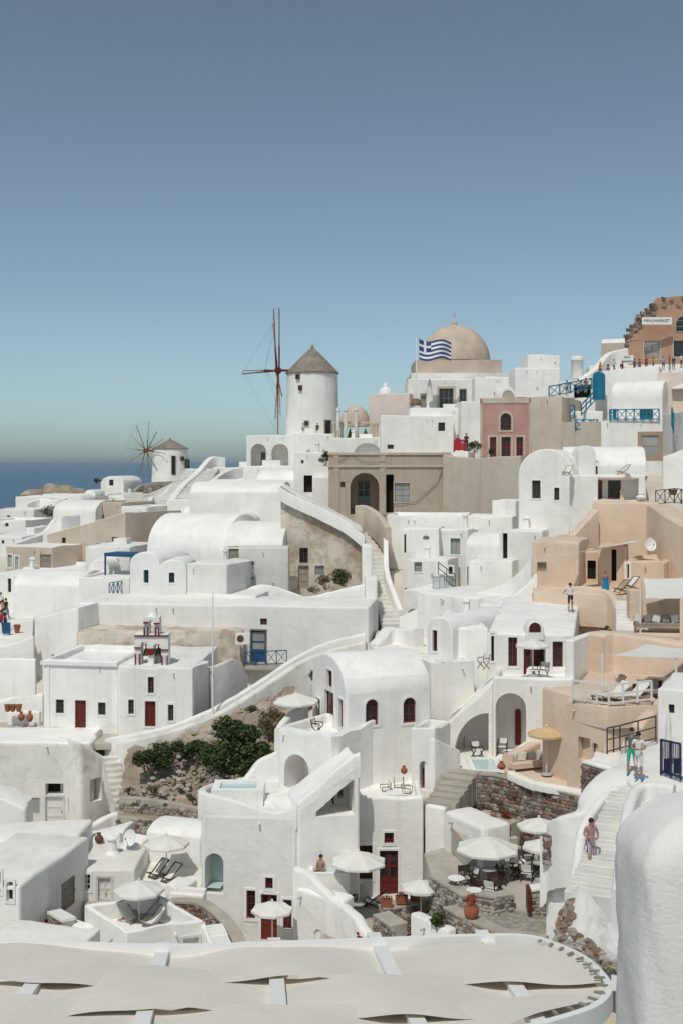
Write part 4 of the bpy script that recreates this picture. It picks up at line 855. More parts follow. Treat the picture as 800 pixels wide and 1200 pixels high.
# bell tower
def belfry(root):
    d = 76.0; f = Face(P(158, 781, d) , (1, 0, 0), (0, -1, 0)); h = lambda px, py: f.hit(px, py)
    def slab(name, x0, y0, x1, y1, holes, th, m, dn=0.0):
        out = [h(x0, y1), h(x1, y1), h(x1, y0), h(x0, y0)]; lps = []
        for k, a, b_, c_, e in holes: s0, t0 = h(a, e); s1, t1 = h(c_, b_); lps.append(loop2(k, s0, t0, s1, t1))
        flat, tr = tess(out, lps); mb = MB(); n = len(flat); fs = []
        for t in tr: fs.append(t); fs.append(tuple(i + n for i in t)[::-1])
        mb.add([f.w(*p, dn) for p in flat] + [f.w(*p, dn - th) for p in flat], fs)
        for q in [out] + lps:
            m_ = len(q); mb.add([f.w(*p, dn) for p in q] + [f.w(*p, dn - th) for p in q], [(i, (i + 1) % m_, m_ + (i + 1) % m_, m_ + i)[::(1 if q is not out else -1)] for i in range(m_)])
        return mb.build(name, m, root)
    slab('bell_wall', 158, 743.5, 197, 783, [('arch', 165, 752, 173.5, 780.5), ('arch', 180, 754, 189, 781)], 1.1, 'white')
    slab('upper_wall', 168, 724, 186.5, 744, [('arch', 174.3, 727, 180.6, 743)], .9, 'white', -.1)
    mb = MB(); q = f.w(*h(177.3, 724), -.55); mb.lathe(q - Vector((0, 0, .25)), [(.36, 0), (.34, .25), (.22, .45), (.05, .52)], 12); mb.build('cap', 'white', root, smooth=40)
    for x0, y0, x1, y1 in ((157.5, 744.5, 197.5, 746), (157.5, 758.5, 165.5, 760), (188.5, 761, 197.5, 762.5), (157, 781, 197, 783.5), (168, 729, 174, 730.5), (180.5, 730, 187, 731.5)):
        mb = MB(); s0, t0 = h(x0, y1); s1, t1 = h(x1, y0); fbox(mb, f, s0, s1, t0, t1, -.1, .1); mb.build('band', 'red', root)
    for x, y0, y1 in ((158.7, 766, 781), (164, 766, 781), (189.8, 768, 782), (196, 768, 782), (169, 735, 744), (173, 735, 744), (182, 735, 745), (186, 735, 745)):
        mb = MB(); s0, t0 = h(x - .5, y1); s1, t1 = h(x + .5, y0); fbox(mb, f, s0, s1, t0, t1, -.05, .13); mb.build('pilaster', 'red', root)
    for x, y0, y1, m in ((161.3, 765, 779, 'white'), (192.7, 768, 780, 'white')):
        mb = MB(); s0, t0 = h(x - 1.3, y1); s1, t1 = h(x + 1.3, y0); mb.add([f.w(*p, .05) for p in loop2('arch', s0, t0, s1, t1)], [tuple(range(13))]); mb.build('niche', 'greywhite', root)
    for px, r in ((169.5, .16), (184.3, .17)):
        q = f.w(*h(px, 770), -.55); mb = MB(); mb.lathe(q, [(r * 1.3, 0), (r, .12), (r * .8, .35), (r * .3, .48), (.03, .7)], 10); mb.build('bell', 'bronze', root, smooth=40)
    s0, t0 = h(172, 770); s1, t1 = h(181.5, 758); pts = [(s0 + (s1 - s0) * .5 + (s1 - s0) * .62 * cos(a), t1 - .1 + (t1 - t0) * .7 * sin(a)) for a in [pi + pi * i / 8 for i in range(9)]]
    mb = MB(); mb.add([f.w(*p, .12) for p in pts] + [f.w(*p, .0) for p in pts], [tuple(range(9))] + [(i, i + 1, 10 + i, 9 + i) for i in range(8)]); mb.build('red_swag', 'red', root)
belfry(b2.root)
# flag-less pole beside the chapel
q = P(249.5, 832, 74.5); mb = MB(); mb.bar(q + Vector((0, 0, -.5)), P(249.5, 694, 74.5), .06, 8, .04); tag(mb.build('pole', 'whitepaint'), 'thin tall white pole at the right corner of the chapel', 'pole')
# terraces left
prism('chapel_terrace', 'grey paved terrace in front of the chapel doors', [(-40, 73.8), (112, 73.6), (150, 73.8), (232, 74.6), (226, 76.5), (-40, 82)], 868, .4, 'paving', bev=.05, zt=P(95, 858.5, 76.6).z)
b = B('peeling_house', 'peeling white house with black doorways below the chapel', -40, 73, 108, 73, 869, 975, 4, 'peel', bev=.25, rm='white')
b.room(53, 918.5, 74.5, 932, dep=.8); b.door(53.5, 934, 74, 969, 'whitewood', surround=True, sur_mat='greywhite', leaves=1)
b.win(34, 934, 48, 955, 'greywhite', surround=False, bars=(0, 0), glass='lightglass', dep=.05); b.win(79, 935, 92, 955, 'greywhite', surround=False, bars=(0, 0), glass='lightglass', dep=.05); b.done()
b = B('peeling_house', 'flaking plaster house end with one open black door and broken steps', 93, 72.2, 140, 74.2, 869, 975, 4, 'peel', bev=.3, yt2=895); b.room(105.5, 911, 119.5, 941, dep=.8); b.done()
prism('yard', 'whitewashed yard in front of the peeling house', [(20, 64), (140, 63.5), (145, 69), (140, 71.8), (20, 72.5)], 960, 2, 'warmwhite', cat='yard', zt=P(60, 968, 72.8).z)
wall('yard_wall', 'white rising wall of the yard below the black doorway', [(88, 978, 66), (108, 966, 67), (128, 955, 68), (143, 951, 68.4)], .5, 2.5)
stairs('stairway', 'crumbling steps down the side of the flaking house', (146, 950, 69), (129, 886, 73.2), 1.0, 9, 'peel')
b = B('white_house', 'small white lean-to with sloping roof at the left edge', -30, 67, 31, 67.2, 922, 975, 2.2, yt2=948, bev=.2); b.done()
wall('path_wall', 'long white path wall climbing from the flaking house to the stairs', [(126, 865, 74.3), (150, 861, 73.4), (200, 850, 74), (245, 832, 75), (282, 812, 77), (318, 789, 79.5), (350, 768, 82), (385, 752, 83), (427, 742, 83.5)], .45, 1.6)
wall('path_wall', 'rough white retaining wall under the long path', [(140, 869, 73.2), (158, 866, 72.8), (200, 856, 73.3), (245, 840, 74.3), (282, 820, 76), (318, 797, 78.5), (350, 776, 81), (385, 762, 82), (425, 752, 82.5)], .6, 3.2, 'peel')
prism('crowd_terrace', 'pale terrace at the left edge where the crowd stands', [(-60, 84.3), (38, 84.3), (40, 100), (-60, 100)], 741, 3, 'warmwhite', zt=P(4, 742, 87).z)
wall('terrace_wall', 'low white wall at the left edge below the crowd', [(-20, 760, 84), (0, 757, 84), (22, 752, 84), (40, 745, 84)], .4, 2.5)
wall('terrace_wall', 'plain white retaining wall at the left edge', [(-20, 772, 80), (15, 771, 80), (42, 772, 80)], .4, 5)
wall('terrace_wall', 'white bench wall behind the clay pots', [(-10, 826, 79.5), (20, 815, 80), (51, 813, 80)], .5, 2.5)
# rocky slope, dry walls
rs = random.Random(8)
def slope(name, grid, nu, nv, amp, m):
    """bumpy bank between a top and a bottom row of photo points"""
    top = spline([P(*p) for p in grid[0]], 8); bot = spline([P(*p) for p in grid[1]], 8)
    def at(l, t): k = t * (len(l) - 1); i = min(int(k), len(l) - 2); return l[i].lerp(l[i + 1], k - i)
    vs = []; fs = []
    for j in range(nv + 1):
        for i in range(nu + 1):
            q = at(bot, i / nu).lerp(at(top, i / nu), j / nv); a = amp * (0.4 if j in (0, nv) else 1)
            vs.append(q + Vector((rs.uniform(-a, a), rs.uniform(-a, a), rs.uniform(-a, a) + amp * 1.5 * sin(i * .9) * sin(j * .8))))
    for j in range(nv):
        for i in range(nu): fs.append((j * (nu + 1) + i, j * (nu + 1) + i + 1, (j + 1) * (nu + 1) + i + 1, (j + 1) * (nu + 1) + i))
    return tag(obj(name, vs, fs, m, smooth=70), kind='structure')
slope('rocky_slope', ([(150, 878, 71.6), (200, 866, 72.6), (250, 846, 73.6), (300, 824, 75.5), (345, 803, 77.5)], [(138, 942, 67.5), (190, 944, 67), (238, 950, 66), (300, 912, 65), (345, 880, 65.5)]), 46, 26, .10, 'rock')
mb = MB()
for k in range(420):
    t = rs.random(); u_ = rs.random() ** .8; x = 165 + 130 * t; yb, db = 938 - 14 * t, 67.3 - 1.2 * t; yt, dt = 874 - 30 * t, 71.8 + 2 * t
    q = P(x, yb, db).lerp(P(x, yt, dt), u_); r = rs.choice((.05, .07, .09, .13, .2)); mb.cm = rs.randrange(3)
    n0 = len(mb.v); mb.lathe(q - Vector((0, 0, r * .3)), [(r * .8, 0), (r, r * .4), (r * .6, r * .9)], 6, jit=.25)
for k in range(260):
    t = rs.random(); u_ = rs.random(); x = 245 + 95 * t; q = P(x, 925 - 40 * t, 66.5 - .5 * t).lerp(P(x, 845 - 38 * t, 73.4 + 3.5 * t), u_); r = rs.choice((.05, .07, .09, .13)); mb.cm = rs.randrange(3)
    mb.lathe(q - Vector((0, 0, r * .3)), [(r * .8, 0), (r, r * .4), (r * .6, r * .9)], 6, jit=.25)
o = mb.build('scree', None, mats=['greystone', 'rock', 'mortar']); tag(o, 'loose pale stones scattered over the dry rocky slope', 'stones', kind='stuff')
stonewall('dry_stone_wall', 'rough dry stone terrace wall below the shrubs', [(143, 934, 66.9), (185, 938, 66.4), (236, 948, 65.6)], 1.8, .5, .24, ('greystone', 'stone', 'rock'), None, n=2, seed=3)
stonewall('dry_stone_wall', 'lower crumbling terrace wall behind the satellite dish', [(140, 957, 66.1), (180, 960, 65.6), (234, 969, 64.9)], 2.2, .5, .26, ('mortar', 'stone', 'rock'), None, n=2, seed=4)
prism('earth_step', 'strip of bare earth between the two dry stone walls', [(138, 66), (236, 64.8), (236, 65.6), (138, 67)], 957, 1.5, 'rock', cat='bank', bev=.1)

# ------------------------------------------------------------------ centre: vaulted house, red windowed house
b = B('vaulted_house', 'white vaulted house with dark red arched windows in the centre', 405, 60, 505, 61.6, 814, 940, 5.3, roof='vaultl', rise=1.65, bev=.14)
b.win(428, 819, 443, 851, 'red', kind='arch', bars=(1, 2)); b.win(472, 817, 487, 848, 'red', kind='arch', bars=(1, 2))
b.win(383, 787, 389.5, 804, 'red', face='l'); b.door(381, 813, 391.5, 866, 'red', face='l', leaves=2, glazed=True); b.win(371, 820, 375.5, 844, 'red', face='l'); b.win(397, 821, 402, 852, 'red', face='l'); b.done()
B('white_house', 'white terrace block right of the central vault', 505, 65.3, 556, 66, 777, 900, 3, roof='para', par=.3).done()
b = B('vaulted_house', 'small white house with rounded top and one narrow red window', 500, 68, 530, 67, 738, 800, 6, roof='vaultd', rise=.8); b.win(506.5, 739, 512, 763, 'red'); b.done()
B('white_house', 'white link building left of the red windowed house', 528, 67.5, 572, 67.5, 736, 800, 7, bev=.15).done()
b = B('white_house', 'big white house with red windows, small parasol and red door', 570, 66.3, 673, 66, 742, 830, 11, bev=.16, backdrop=-.75, shear=.16)
b.win(595, 747, 605.5, 781, 'red', bars=(1, 3)); b.void(613, 757, 639, 795, 'rect', 1.2); b.win(647, 752, 659, 787, 'red', bars=(1, 3)); b.win(575, 742, 578.5, 775, 'red'); b.inner_door(624, 760, 631, 793, 1.15, 'red', surround=False); b.inner_door(631.5, 760, 640, 793, 1.1, 'darkwood', surround=False)
f = b.faces['f']; s0, t0 = f.hit(613.5, 795); s1, t1 = f.hit(623, 758); door(b.root, Face(f.w(s0, 0, -.1), Vector((.85, .5, 0)).normalized(), Vector((.5, -.85, 0)).normalized()), 'rect', .02, t0, s1 - s0, t1, .03, 'red', False, True)
b.done()
b = B('dormer', 'small rounded dormer with red arched window on the roof edge', 616, 65.95, 637.5, 65.95, 742, 750, 1.2, roof='vaultd', rise=.68, bev=.08, sink=0, cat='dormer'); b.win(619.5, 729, 633.5, 741.5, 'red', kind='arch', dep=.1, surround=False); b.done()
b = B('white_terrace', 'white balcony block with tall arched recess under the red windowed house', 577, 63, 672, 62.2, 794, 900, 4, cat='terrace', roof='para', par=.45, bev=.12)
b.void(580, 813, 616, 888, 'arch', 2.2); b.inner_door(603, 831, 610, 873, 2.2, 'red', kind='arch', surround=False); b.done()
b = B('white_terrace', 'white stair block with half arch opening left of the tall recess', 523, 63.7, 577, 63.2, 847, 900, 3.6, yt2=800, cat='stair block', bev=.15)
b.void(531, 836, 572, 889, 'swoop', 2.4); b.inner_door(533, 857, 544, 886, 2.4, 'red', kind='arch', surround=False); b.done()
B('white_house', 'blank white side wall between the recess and the tan parasol', 672, 62.5, 700, 66, 750, 905, .5, bev=.1, yt2=741).done()
prism('pool_terrace', 'white terrace with deck chairs in front of the arches', [(540, 60.2), (585, 59.6), (690, 56.2), (700, 66), (520, 65), (520, 62)], 905, 3, 'warmwhite')
pr = thing('plunge_pool', 'small pale plunge pool at the stone wall corner', 'pool', P(569, 907, 60.6)); z = P(569, 905, 60).z
mb = MB(); q0, q1 = P(556, 905, 60.6), P(582, 905, 60.6); mb.abox(q0.x, q1.x, 60.2, 62.5, z - .3, z + .03); mb.build('water', 'pool', pr)
mb = MB()
for a in ((q0.x - .25, q0.x, 60.0, 62.7), (q1.x, q1.x + .25, 60.0, 62.7), (q0.x, q1.x, 62.5, 62.7), (q0.x, q1.x, 60.0, 60.2)): mb.abox(*a, z - .3, z + .08)
mb.build('rim', 'white', pr)
# curving white walls behind the red windowed house
wall('sweeping_wall', 'sweeping white wall curving up from the red windowed house to the beige house', [(470, 722, 86), (520, 702, 84), (552, 696, 83), (590, 684, 82), (612, 668, 81), (626, 652, 80)], .6, 4.0)
wall('sweeping_wall', 'second lower sweeping white wall above the roof', [(505, 728, 80), (545, 717, 79), (590, 703, 78), (615, 686, 78), (628, 672, 78)], .6, 3.5)
B('white_house', 'white roof slab behind the man on the roof', 560, 77.5, 640, 76.5, 708, 740, 5, bev=.25).done()
wall('parapet', 'rounded white wall by the table terrace at the stair foot', [(436, 755, 80), (448, 744, 81), (455, 735, 82), (470, 737, 82), (490, 737, 80)], .8, 3)
prism('landing', 'white landing with a small table at the foot of the long stairs', [(436, 76), (506, 72), (520, 84), (440, 88)], 770, 2.5, 'warmwhite', cat='terrace')
# small house with arched niche
b = B('white_house', 'small white house with arched niche and red door by the stone steps', 481, 59.85, 509, 59.3, 852, 935, 2.3, bev=.14, roof='para', par=.4, pw=.22)
b.void(491, 893, 501.5, 926, 'arch', .5); b.inner_door(492, 901, 499.5, 925, .5, 'red', surround=False); b.done()
b = B('white_house', 'rounded white flank right of the arched niche house', 508.5, 59.2, 540, 60.8, 866, 935, .7, bev=.2, yt2=880); b.done()
stairs('stone_steps', 'stone faced steps climbing beside the niche house', (515, 944, 57), (545, 902, 60.2), 1.6, 6, 'mortar')
stonewall('stone_wall', 'long dark lava stone wall below the pool terrace', [(540, 907, 60), (580, 908, 59.3), (640, 922, 57.3), (688, 935, 55.8)], 3.2, .5, .23, ('stone', 'redstone', 'greystone', 'stone'), 'mortar', seed=11, caph=.06)
stonewall('stone_wall', 'short lava stone wall with white cap below the beige house', [(686, 893, 55), (727, 905, 53.5)], 2.0, .5, .22, ('stone', 'redstone', 'stone'), 'whitepaint', seed=12)
stonewall('stone_planter', 'low stone planter with red flowers against the long wall', [(563, 953, 56.5), (604, 966, 55)], 1.0, .6, .2, ('stone', 'redstone'), 'mortar', seed=13, cat='planter')
stairs('stone_steps', 'broad shallow stone steps down to the cafe terrace', (575, 985, 54.4), (545, 952, 58), 2.6, 5, 'paving')

# ------------------------------------------------------------------ lower centre: house with the pool on its roof
b = B('white_house', 'large lower white house with rooftop plunge pool and tall red windows', 235, 55.4, 348, 54.6, 952, 1120, 6.5, bev=.2, roof='flat')
wall('x', None, [(235, 926, 55.65), (246, 930, 55.55), (268, 935, 55.4), (294, 943, 55.22), (318, 950, 55.05), (335, 949, 54.92), (349, 941, 54.83)], .4, 1.2, parent=b.root, nm='parapet')
wall('x', None, [(237, 924, 56), (243, 921, 58), (250, 918, 60.5)], .4, 1.5, parent=b.root, nm='parapet')
b.void(237.5, 1001, 262, 1047, 'arch', 1.1); b.win(311, 1029, 320, 1042, 'red'); b.win(289, 1044, 299.5, 1077, 'red', bars=(1, 3)); b.door(306, 1049, 325, 1102, 'red', leaves=2, glazed=True); b.win(332, 1055, 342, 1089, 'red', bars=(1, 3)); b.done(); low = b
f = low.faces['f']; g = Face(f.o - f.n * .75, f.u, f.n); s0, t0 = g.hit(238, 1046); s1, t1 = g.hit(262, 1030); mb = MB(); mb.add([g.w(s0, t0 + .45, .6), g.w(s1, t0 + .45, .6), g.w(s1, t0 + .45, -.3), g.w(s0, t0 + .45, -.3)], [(0, 1, 2, 3)]); mb.build('grotto_pool', 'pool', low.root)
mb = MB(); g2 = Face(f.o - f.n * 1.05, f.u, f.n); s0, t0 = g2.hit(240, 1047); s1, t1 = g2.hit(264, 1003); lp = loop2('arch', s0, t0, s1, t1); mb.add([g2.w(*p) for p in lp], [tuple(range(len(lp)))]); mb.build('grotto_back', 'pool', low.root)
# rooftop pool
z = P(283, 924, 57.2).z; q = P(283, 924, 57.2); pr = thing('plunge_pool', 'pale turquoise rooftop plunge pool above the tall red windows', 'pool', (q.x, q.y, z - .4))
mb = MB(); mb.abox(q.x - 1.0, q.x + .75, q.y - .6, q.y + .6, z - 1.4, z + .06); mb.build('water', 'pool', pr)
mb = MB()
for a in ((q.x - 1.35, q.x - 1.0, q.y - .95, q.y + .95), (q.x + .75, q.x + 1.1, q.y - .95, q.y + .95), (q.x - 1, q.x + .75, q.y - .95, q.y - .6), (q.x - 1, q.x + .75, q.y + .6, q.y + .95)): mb.abox(*a, z - 1.4, z + .16)
mb.build('rim', 'white', pr)
wall('garden_wall', 'stepped white wall rising behind the rooftop pool', [(262, 922, 60.5), (280, 917, 60.5), (294, 903, 60.8), (303, 891, 61), (325, 880, 61.2), (332, 870, 61)], .45, 4)
b = B('white_terrace', 'white balcony block with arched recess left of the central vault', 326, 59.5, 388, 57.6, 851, 960, 4, cat='terrace', roof='para', par=.6, bev=.16); b.void(333, 887, 362, 941, 'arch', 1.6); b.inner_door(345, 905, 352, 940, 1.6, 'greywood', surround=False); b.done()
wall('parapet', 'rounded white balcony wall beside the cream parasol', [(326, 853, 61.5), (333, 843, 62.5), (343, 833, 63.5), (358, 826, 64.5)], .4, 2.5)
b = B('stair_block', 'white sloping stair wall with half arch opening in the centre', 347, 54.65, 422, 55.2, 948, 1000, 3, yt2=890, cat='stair block', bev=.2); wall('x', None, [(346, 942, 54.87), (358, 932, 54.95), (378, 915, 55.08), (400, 895, 55.25), (412, 886, 55.35), (421, 882, 55.4)], .4, 1.1, parent=b.root, nm='parapet'); b.void(370, 914, 415, 958, 'swoop', 2.0); b.inner_door(386, 932, 391, 954, 2.0, 'red', surround=False); b.inner_door(396, 921, 401, 935, 2.0, 'red', win=True, surround=False); b.done()
stairs('stairway', 'short white steps up to the red door of the central vault', (393, 890, 58), (402, 862, 60), 1.1, 6, 'white')
b = B('white_house', 'white house with red double door and patio in the lower centre', 385, 57, 496, 57, 934, 1062, 4.5, bev=.2, roof='para', par=.4)
b.win(419, 991, 436, 1031, 'red', bars=(2, 2)); b.win(450, 976, 461, 989, 'red'); b.door(444.5, 997, 466, 1052, 'red', leaves=2, glazed=True); b.void(361, 995, 384, 1020, 'arch', .6); b.done()
b = B('white_house', 'white house corner stepping back left of the patio', 346, 55.0, 392, 57, 950, 1062, 3, bev=.2); b.void(363, 996, 385, 1022, 'arch', .7); b.done()
b = B('white_house', 'white annex with small arched red window beside the cafe', 497, 57, 521, 56.6, 944, 1060, 4, bev=.2); b.done()
b = B('white_house', 'white annex facing the cafe with fan window over the red door', 519, 56.5, 566, 53.8, 950, 1050, 1.6, bev=.25); b.win(537, 1000.5, 545.5, 1011.5, 'red', kind='arch'); b.door(516.5, 1008, 527, 1036, 'red'); b.door(533, 1015, 549, 1040, 'red', leaves=2); b.done()
wall('patio_wall', 'thick white curved wall sweeping down around the patio', [(347, 1016, 54), (365, 1024, 53.6), (380, 1040, 53), (400, 1058, 52.2), (418, 1072, 51.2), (428, 1088, 50.2), (446, 1103, 49.4)], .5, 4.5, 'white')
b = B('patio_wall', 'white wall with small arched niche beneath the patio', 346, 53.6, 402, 52, 1040, 1120, .9, cat='wall', bev=.2); b.void(368, 1091, 378, 1113, 'arch', .35); b.done()
prism('patio', 'grey paved patio before the red double door', [(352, 54), (380, 52.6), (430, 49.8), (500, 50), (500, 57.2), (386, 57.2)], 1053, 2, 'paving', zt=P(455, 1052, 56.9).z, cat='patio')
prism('dining_terrace', 'paved roof terrace with a dining table above the patio house', [(432, 58.5), (540, 57.5), (545, 61), (432, 61.5)], 938, 2, 'paving', zt=P(460, 936, 59.3).z)
# hot tub on the patio
q = P(385, 1022, 54.2); pr = thing('hot_tub', 'white hot tub behind the patio wall with a bather', 'hot tub', q + Vector((0, 0, -1))); mb = MB()
mb.abox(q.x - .9, q.x + .95, q.y - .3, q.y + 1.5, q.z - 1, q.z - .12); mb.build('tub', 'white', pr); mb = MB(); mb.abox(q.x - .7, q.x + .75, q.y - .1, q.y + 1.3, q.z - .5, q.z - .1); mb.build('water', 'pool', pr)
mb = MB()
for a in ((q.x - .9, q.x - .7, q.y - .3, q.y + 1.5), (q.x + .75, q.x + .95, q.y - .3, q.y + 1.5), (q.x - .7, q.x + .75, q.y - .3, q.y - .1), (q.x - .7, q.x + .75, q.y + 1.3, q.y + 1.5)): mb.abox(*a, q.z - .12, q.z + .03)
mb.build('rim', 'whitepaint', pr)
# cafe terrace
CZ = P(600, 1045, 51).z
prism('cafe_terrace', 'pale paved cafe terrace with tables and stools', [(496, 56), (506, 52.6), (521, 51.1), (534, 50.3), (548, 49.4), (600, 49.0), (642, 48.6), (660, 50), (650, 56), (560, 58.5)], 1050, 3, 'paving', zt=CZ, cat='terrace')
prism('pebble_path', 'pebbled path in front of the cafe wall', [(528, 48.2), (548, 49.5), (600, 49.2), (642, 48.8), (662, 45), (640, 42.5), (592, 45), (560, 46.4)], 1050, 2, 'pebble', zt=CZ - .12, cat='path', kind='structure')
stonewall('stone_wall', 'round stone wall around the cafe with a flat pale coping', [(509, 1027, 51.8), (521, 1035, 51), (534, 1043, 50.2), (548, 1052, 49.3)], 1.9, .45, .2, ('greystone', 'stone', 'mortar'), 'mortar', n=3, seed=21, caph=.09)
stonewall('stone_pier', 'square stone pier with blank plaque at the cafe entrance', [(562, 1048, 49.3), (580, 1051, 48.9), (597, 1048, 49.2)], 1.3, .5, .2, ('greystone', 'stone', 'mortar'), 'mortar', seed=22, caph=.09, cat='pier')
stonewall('stone_wall', 'low curved stone wall holding the clay amphora', [(526, 1064, 48.2), (540, 1072, 47.4), (560, 1081, 46.6), (592, 1095, 45.4), (640, 1100, 44)], 1.6, .5, .2, ('greystone', 'stone', 'mortar'), 'mortar', n=2, seed=23, caph=.08)
stonewall('stone_wall', 'stone bench wall carrying three flower boxes', [(446, 1065, 52), (470, 1062, 52.4), (499, 1054, 53)], 1.2, .5, .2, ('greystone', 'stone', 'redstone'), 'mortar', n=2, seed=24, caph=.08)
stonewall('stone_bench', 'little stone bench block on the patio', [(446, 1072, 50.6), (468, 1086, 49.4)], .6, .7, .2, ('greystone', 'stone'), 'mortar', seed=25, caph=.08, cat='bench')
sp = stonewall('stone_pier', 'stone pier with red painted side at the cafe edge', [(620, 1043, 48.8), (637, 1040, 48.8)], 1.1, .5, .2, ('greystone', 'stone', 'mortar'), 'whitepaint', seed=26, cat='pier')
q = P(619.3, 1068, 48.5); mb = MB(); mb.abox(q.x - .06, q.x + .06, q.y - .2, q.y + .4, q.z, q.z + .95); mb.build('red_panel', 'red', sp)
B('white_wall', 'low white wall block in the planting by the cafe', 480, 48.6, 524, 46.8, 1070, 1110, .5, cat='wall').done()
B('white_wall', 'tall white wall slab right of the cafe', 637, 44.3, 673, 43, 1008, 1096, 1.2, bev=.25, cat='wall').done()
# outside stairs on the right
stairs('stairway', 'worn white stairs where the tourists walk', (690, 1052, 36.5), (747, 912, 44.2), 1.5, 15, 'greywhite')
wall('stair_wall', 'big smooth white wall curving down beside the tourist stairs', [(641, 977, 44.5), (655, 962, 44.2), (675, 950, 43.4), (700, 925, 43.6), (722, 907, 44.4), (742, 898, 45.2)], 1.3, 2.6)
wall('stair_wall', 'white inner parapet left of the tourist stairs', [(672, 1050, 37.2), (676, 1010, 39), (683, 968, 41), (700, 940, 42.8), (726, 910, 44.5)], .35, 3.5)
stonewall('stone_pier', 'lava stone base of the smooth stair wall', [(640, 975, 44.0), (666, 978, 43.6)], 1.1, .6, .2, ('stone', 'redstone', 'greystone'), None, seed=27, cat='pier')
wall('stair_wall', 'white right hand parapet of the tourist stairs', [(724, 1042, 35), (730, 985, 38), (738, 938, 41), (752, 918, 42.5), (790, 920, 42)], .4, 3)
prism('landing', 'white landing at the top of the tourist stairs', [(722, 45), (742, 42.8), (830, 42), (830, 49), (730, 50)], 916, 9, 'warmwhite', cat='terrace', zt=P(745, 915, 43.6).z)
# rubble bastion, foreground right
root = thing('rubble_bastion', 'rubble stone bastion half covered in white plaster by the foreground wall', 'wall', P(690, 1110, 30))
bt = spline([P(*p) for p in ((655, 1100, 31.4), (658, 1080, 31.7), (666, 1063, 31.8), (677, 1053, 31.7), (690, 1064, 30.9), (706, 1084, 29.8), (726, 1112, 28.4))], 5)
bb = spline([P(*p) for p in ((655, 1122, 30.6), (662, 1124, 30.2), (672, 1126, 29.8), (684, 1128, 29.5), (696, 1132, 29.2), (710, 1136, 28.9), (730, 1140, 28.2))], 5)
def bast(u_, w):
    k = u_ * (len(bt) - 1); i = min(int(k), len(bt) - 2); a, b_ = bt[i].lerp(bt[i + 1], k - i), bb[i].lerp(bb[i + 1], k - i); q = b_.lerp(a, w)
    return q + Vector((-.1, -.35, .06)) * sin(pi * w) * (.5 + .5 * u_)
NU, NV = 30, 12; vs = [bast(i / NU, j / NV) + Vector((rs.uniform(-.02, .02), rs.uniform(-.02, .02), rs.uniform(-.02, .02))) for j in range(NV + 1) for i in range(NU + 1)]
vs += [vs[NV * (NU + 1) + i] + Vector((.25, 1.2, -.1)) for i in range(NU + 1)]
fs = [(j * (NU + 1) + i, j * (NU + 1) + i + 1, (j + 1) * (NU + 1) + i + 1, (j + 1) * (NU + 1) + i) for j in range(NV + 1) for i in range(NU)]
obj('plaster_body', vs, fs, 'peel', root, smooth=60)
for k in range(290):
    if rs.random() < .4: u_, w = rs.random() * .42, .62 + .42 * rs.random()
    else: u_ = rs.random(); w = rs.random() * (.62 - .25 * u_)
    q = bast(u_, min(w, 1.0)); r = rs.choice((.06, .08, .11, .14, .17)); mb = MB(); q += Vector((.02, .05, -.02))
    mb.lathe(q - Vector((0, 0, r * .5)), [(r * .75, 0), (r * 1.05, r * .2), (r, r * .75), (r * .7, r * 1.0)], 6, jit=.28); mb.build('stone', rs.choice(('stone', 'redstone', 'greystone', 'rock', 'greystone', 'stone')), root)

# ------------------------------------------------------------------ bottom left
b = B('white_house', 'white house with grey paned window in the lower left corner', -70, 51.2, 23, 50.3, 1029, 1120, 6.6, bev=.15, rm='warmwhite'); b.win(8, 1034, 15.5, 1056, 'whitewood', bars=(1, 2)); b.win(-6, 1022, 1, 1046, 'whitewood')
b.door(72, 1025, 88, 1071, 'greywood', face='r', surround=False, dep=.1); b.done()
b = B('white_house', 'white house with four pane window and pale plank door at lower left', 91, 56.2, 158, 56.2, 1019, 1080, 4.5, bev=.12, rm='warmwhite'); b.win(97, 1025, 106, 1044, 'whitewood', bars=(1, 2)); b.door(115, 1029, 130, 1067, 'whitewood', sur_mat='greywhite', leaves=2); b.done()
B('white_house', 'wide flat white roof behind the lower left houses', -60, 58.5, 92, 58.2, 986, 1040, 2.9, bev=.2, yt2=981, rm='warmwhite').done()
B('white_house', 'white step of roof beside the chimney pots', 86, 60.5, 140, 60, 990, 1020, 2.2, bev=.2, yt2=975).done()
b = B('chimney', 'square white chimney with a tiled cap on the lower left roofs', 87, 58.5, 98, 58.5, 982, 1003, .5, cat='chimney', sink=.5, bev=.04); q = P(92.5, 982, 58.8)
mb = MB(); mb.abox(q.x - .3, q.x + .3, q.y - .35, q.y + .25, q.z + .12, q.z + .18); mb.abox(q.x - .2, q.x - .1, q.y - .1, q.y, q.z, q.z + .12); mb.abox(q.x + .1, q.x + .2, q.y - .1, q.y, q.z, q.z + .12); mb.build('cap', 'greywood', b.root); b.done()
b = B('patio_block', 'white patio block with pale door and lounge chairs on top', 147, 48.6, 239, 49.8, 1092, 1135, 3.6, roof='para', par=.75, pw=.22, cat='patio', bev=.08, shear=-.3); b.door(214.5, 1098, 233, 1120, 'greywhite', sur_mat='greywhite'); b.done(); patb = b
stairs('stairway', 'small white steps beside the patio block', (262, 1120, 48.2), (246, 1084, 51), 1.1, 8, 'white')
wall('stair_wall', 'narrow white wall along the small steps', [(238, 1081, 50), (246, 1100, 48.8), (254, 1122, 47.8)], .2, 1.5)
stonewall('stone_wall', 'curving reddish lava stone wall around the lower patio', [(152, 1046, 56), (172, 1051, 55), (190, 1057, 54), (214, 1057, 53.6), (238, 1060, 53.2), (258, 1074, 52), (272, 1090, 51), (282, 1108, 50)], 1.7, .45, .2, ('stone', 'redstone', 'redstone', 'greystone'), 'mortar', n=3, seed=31, caph=.1)
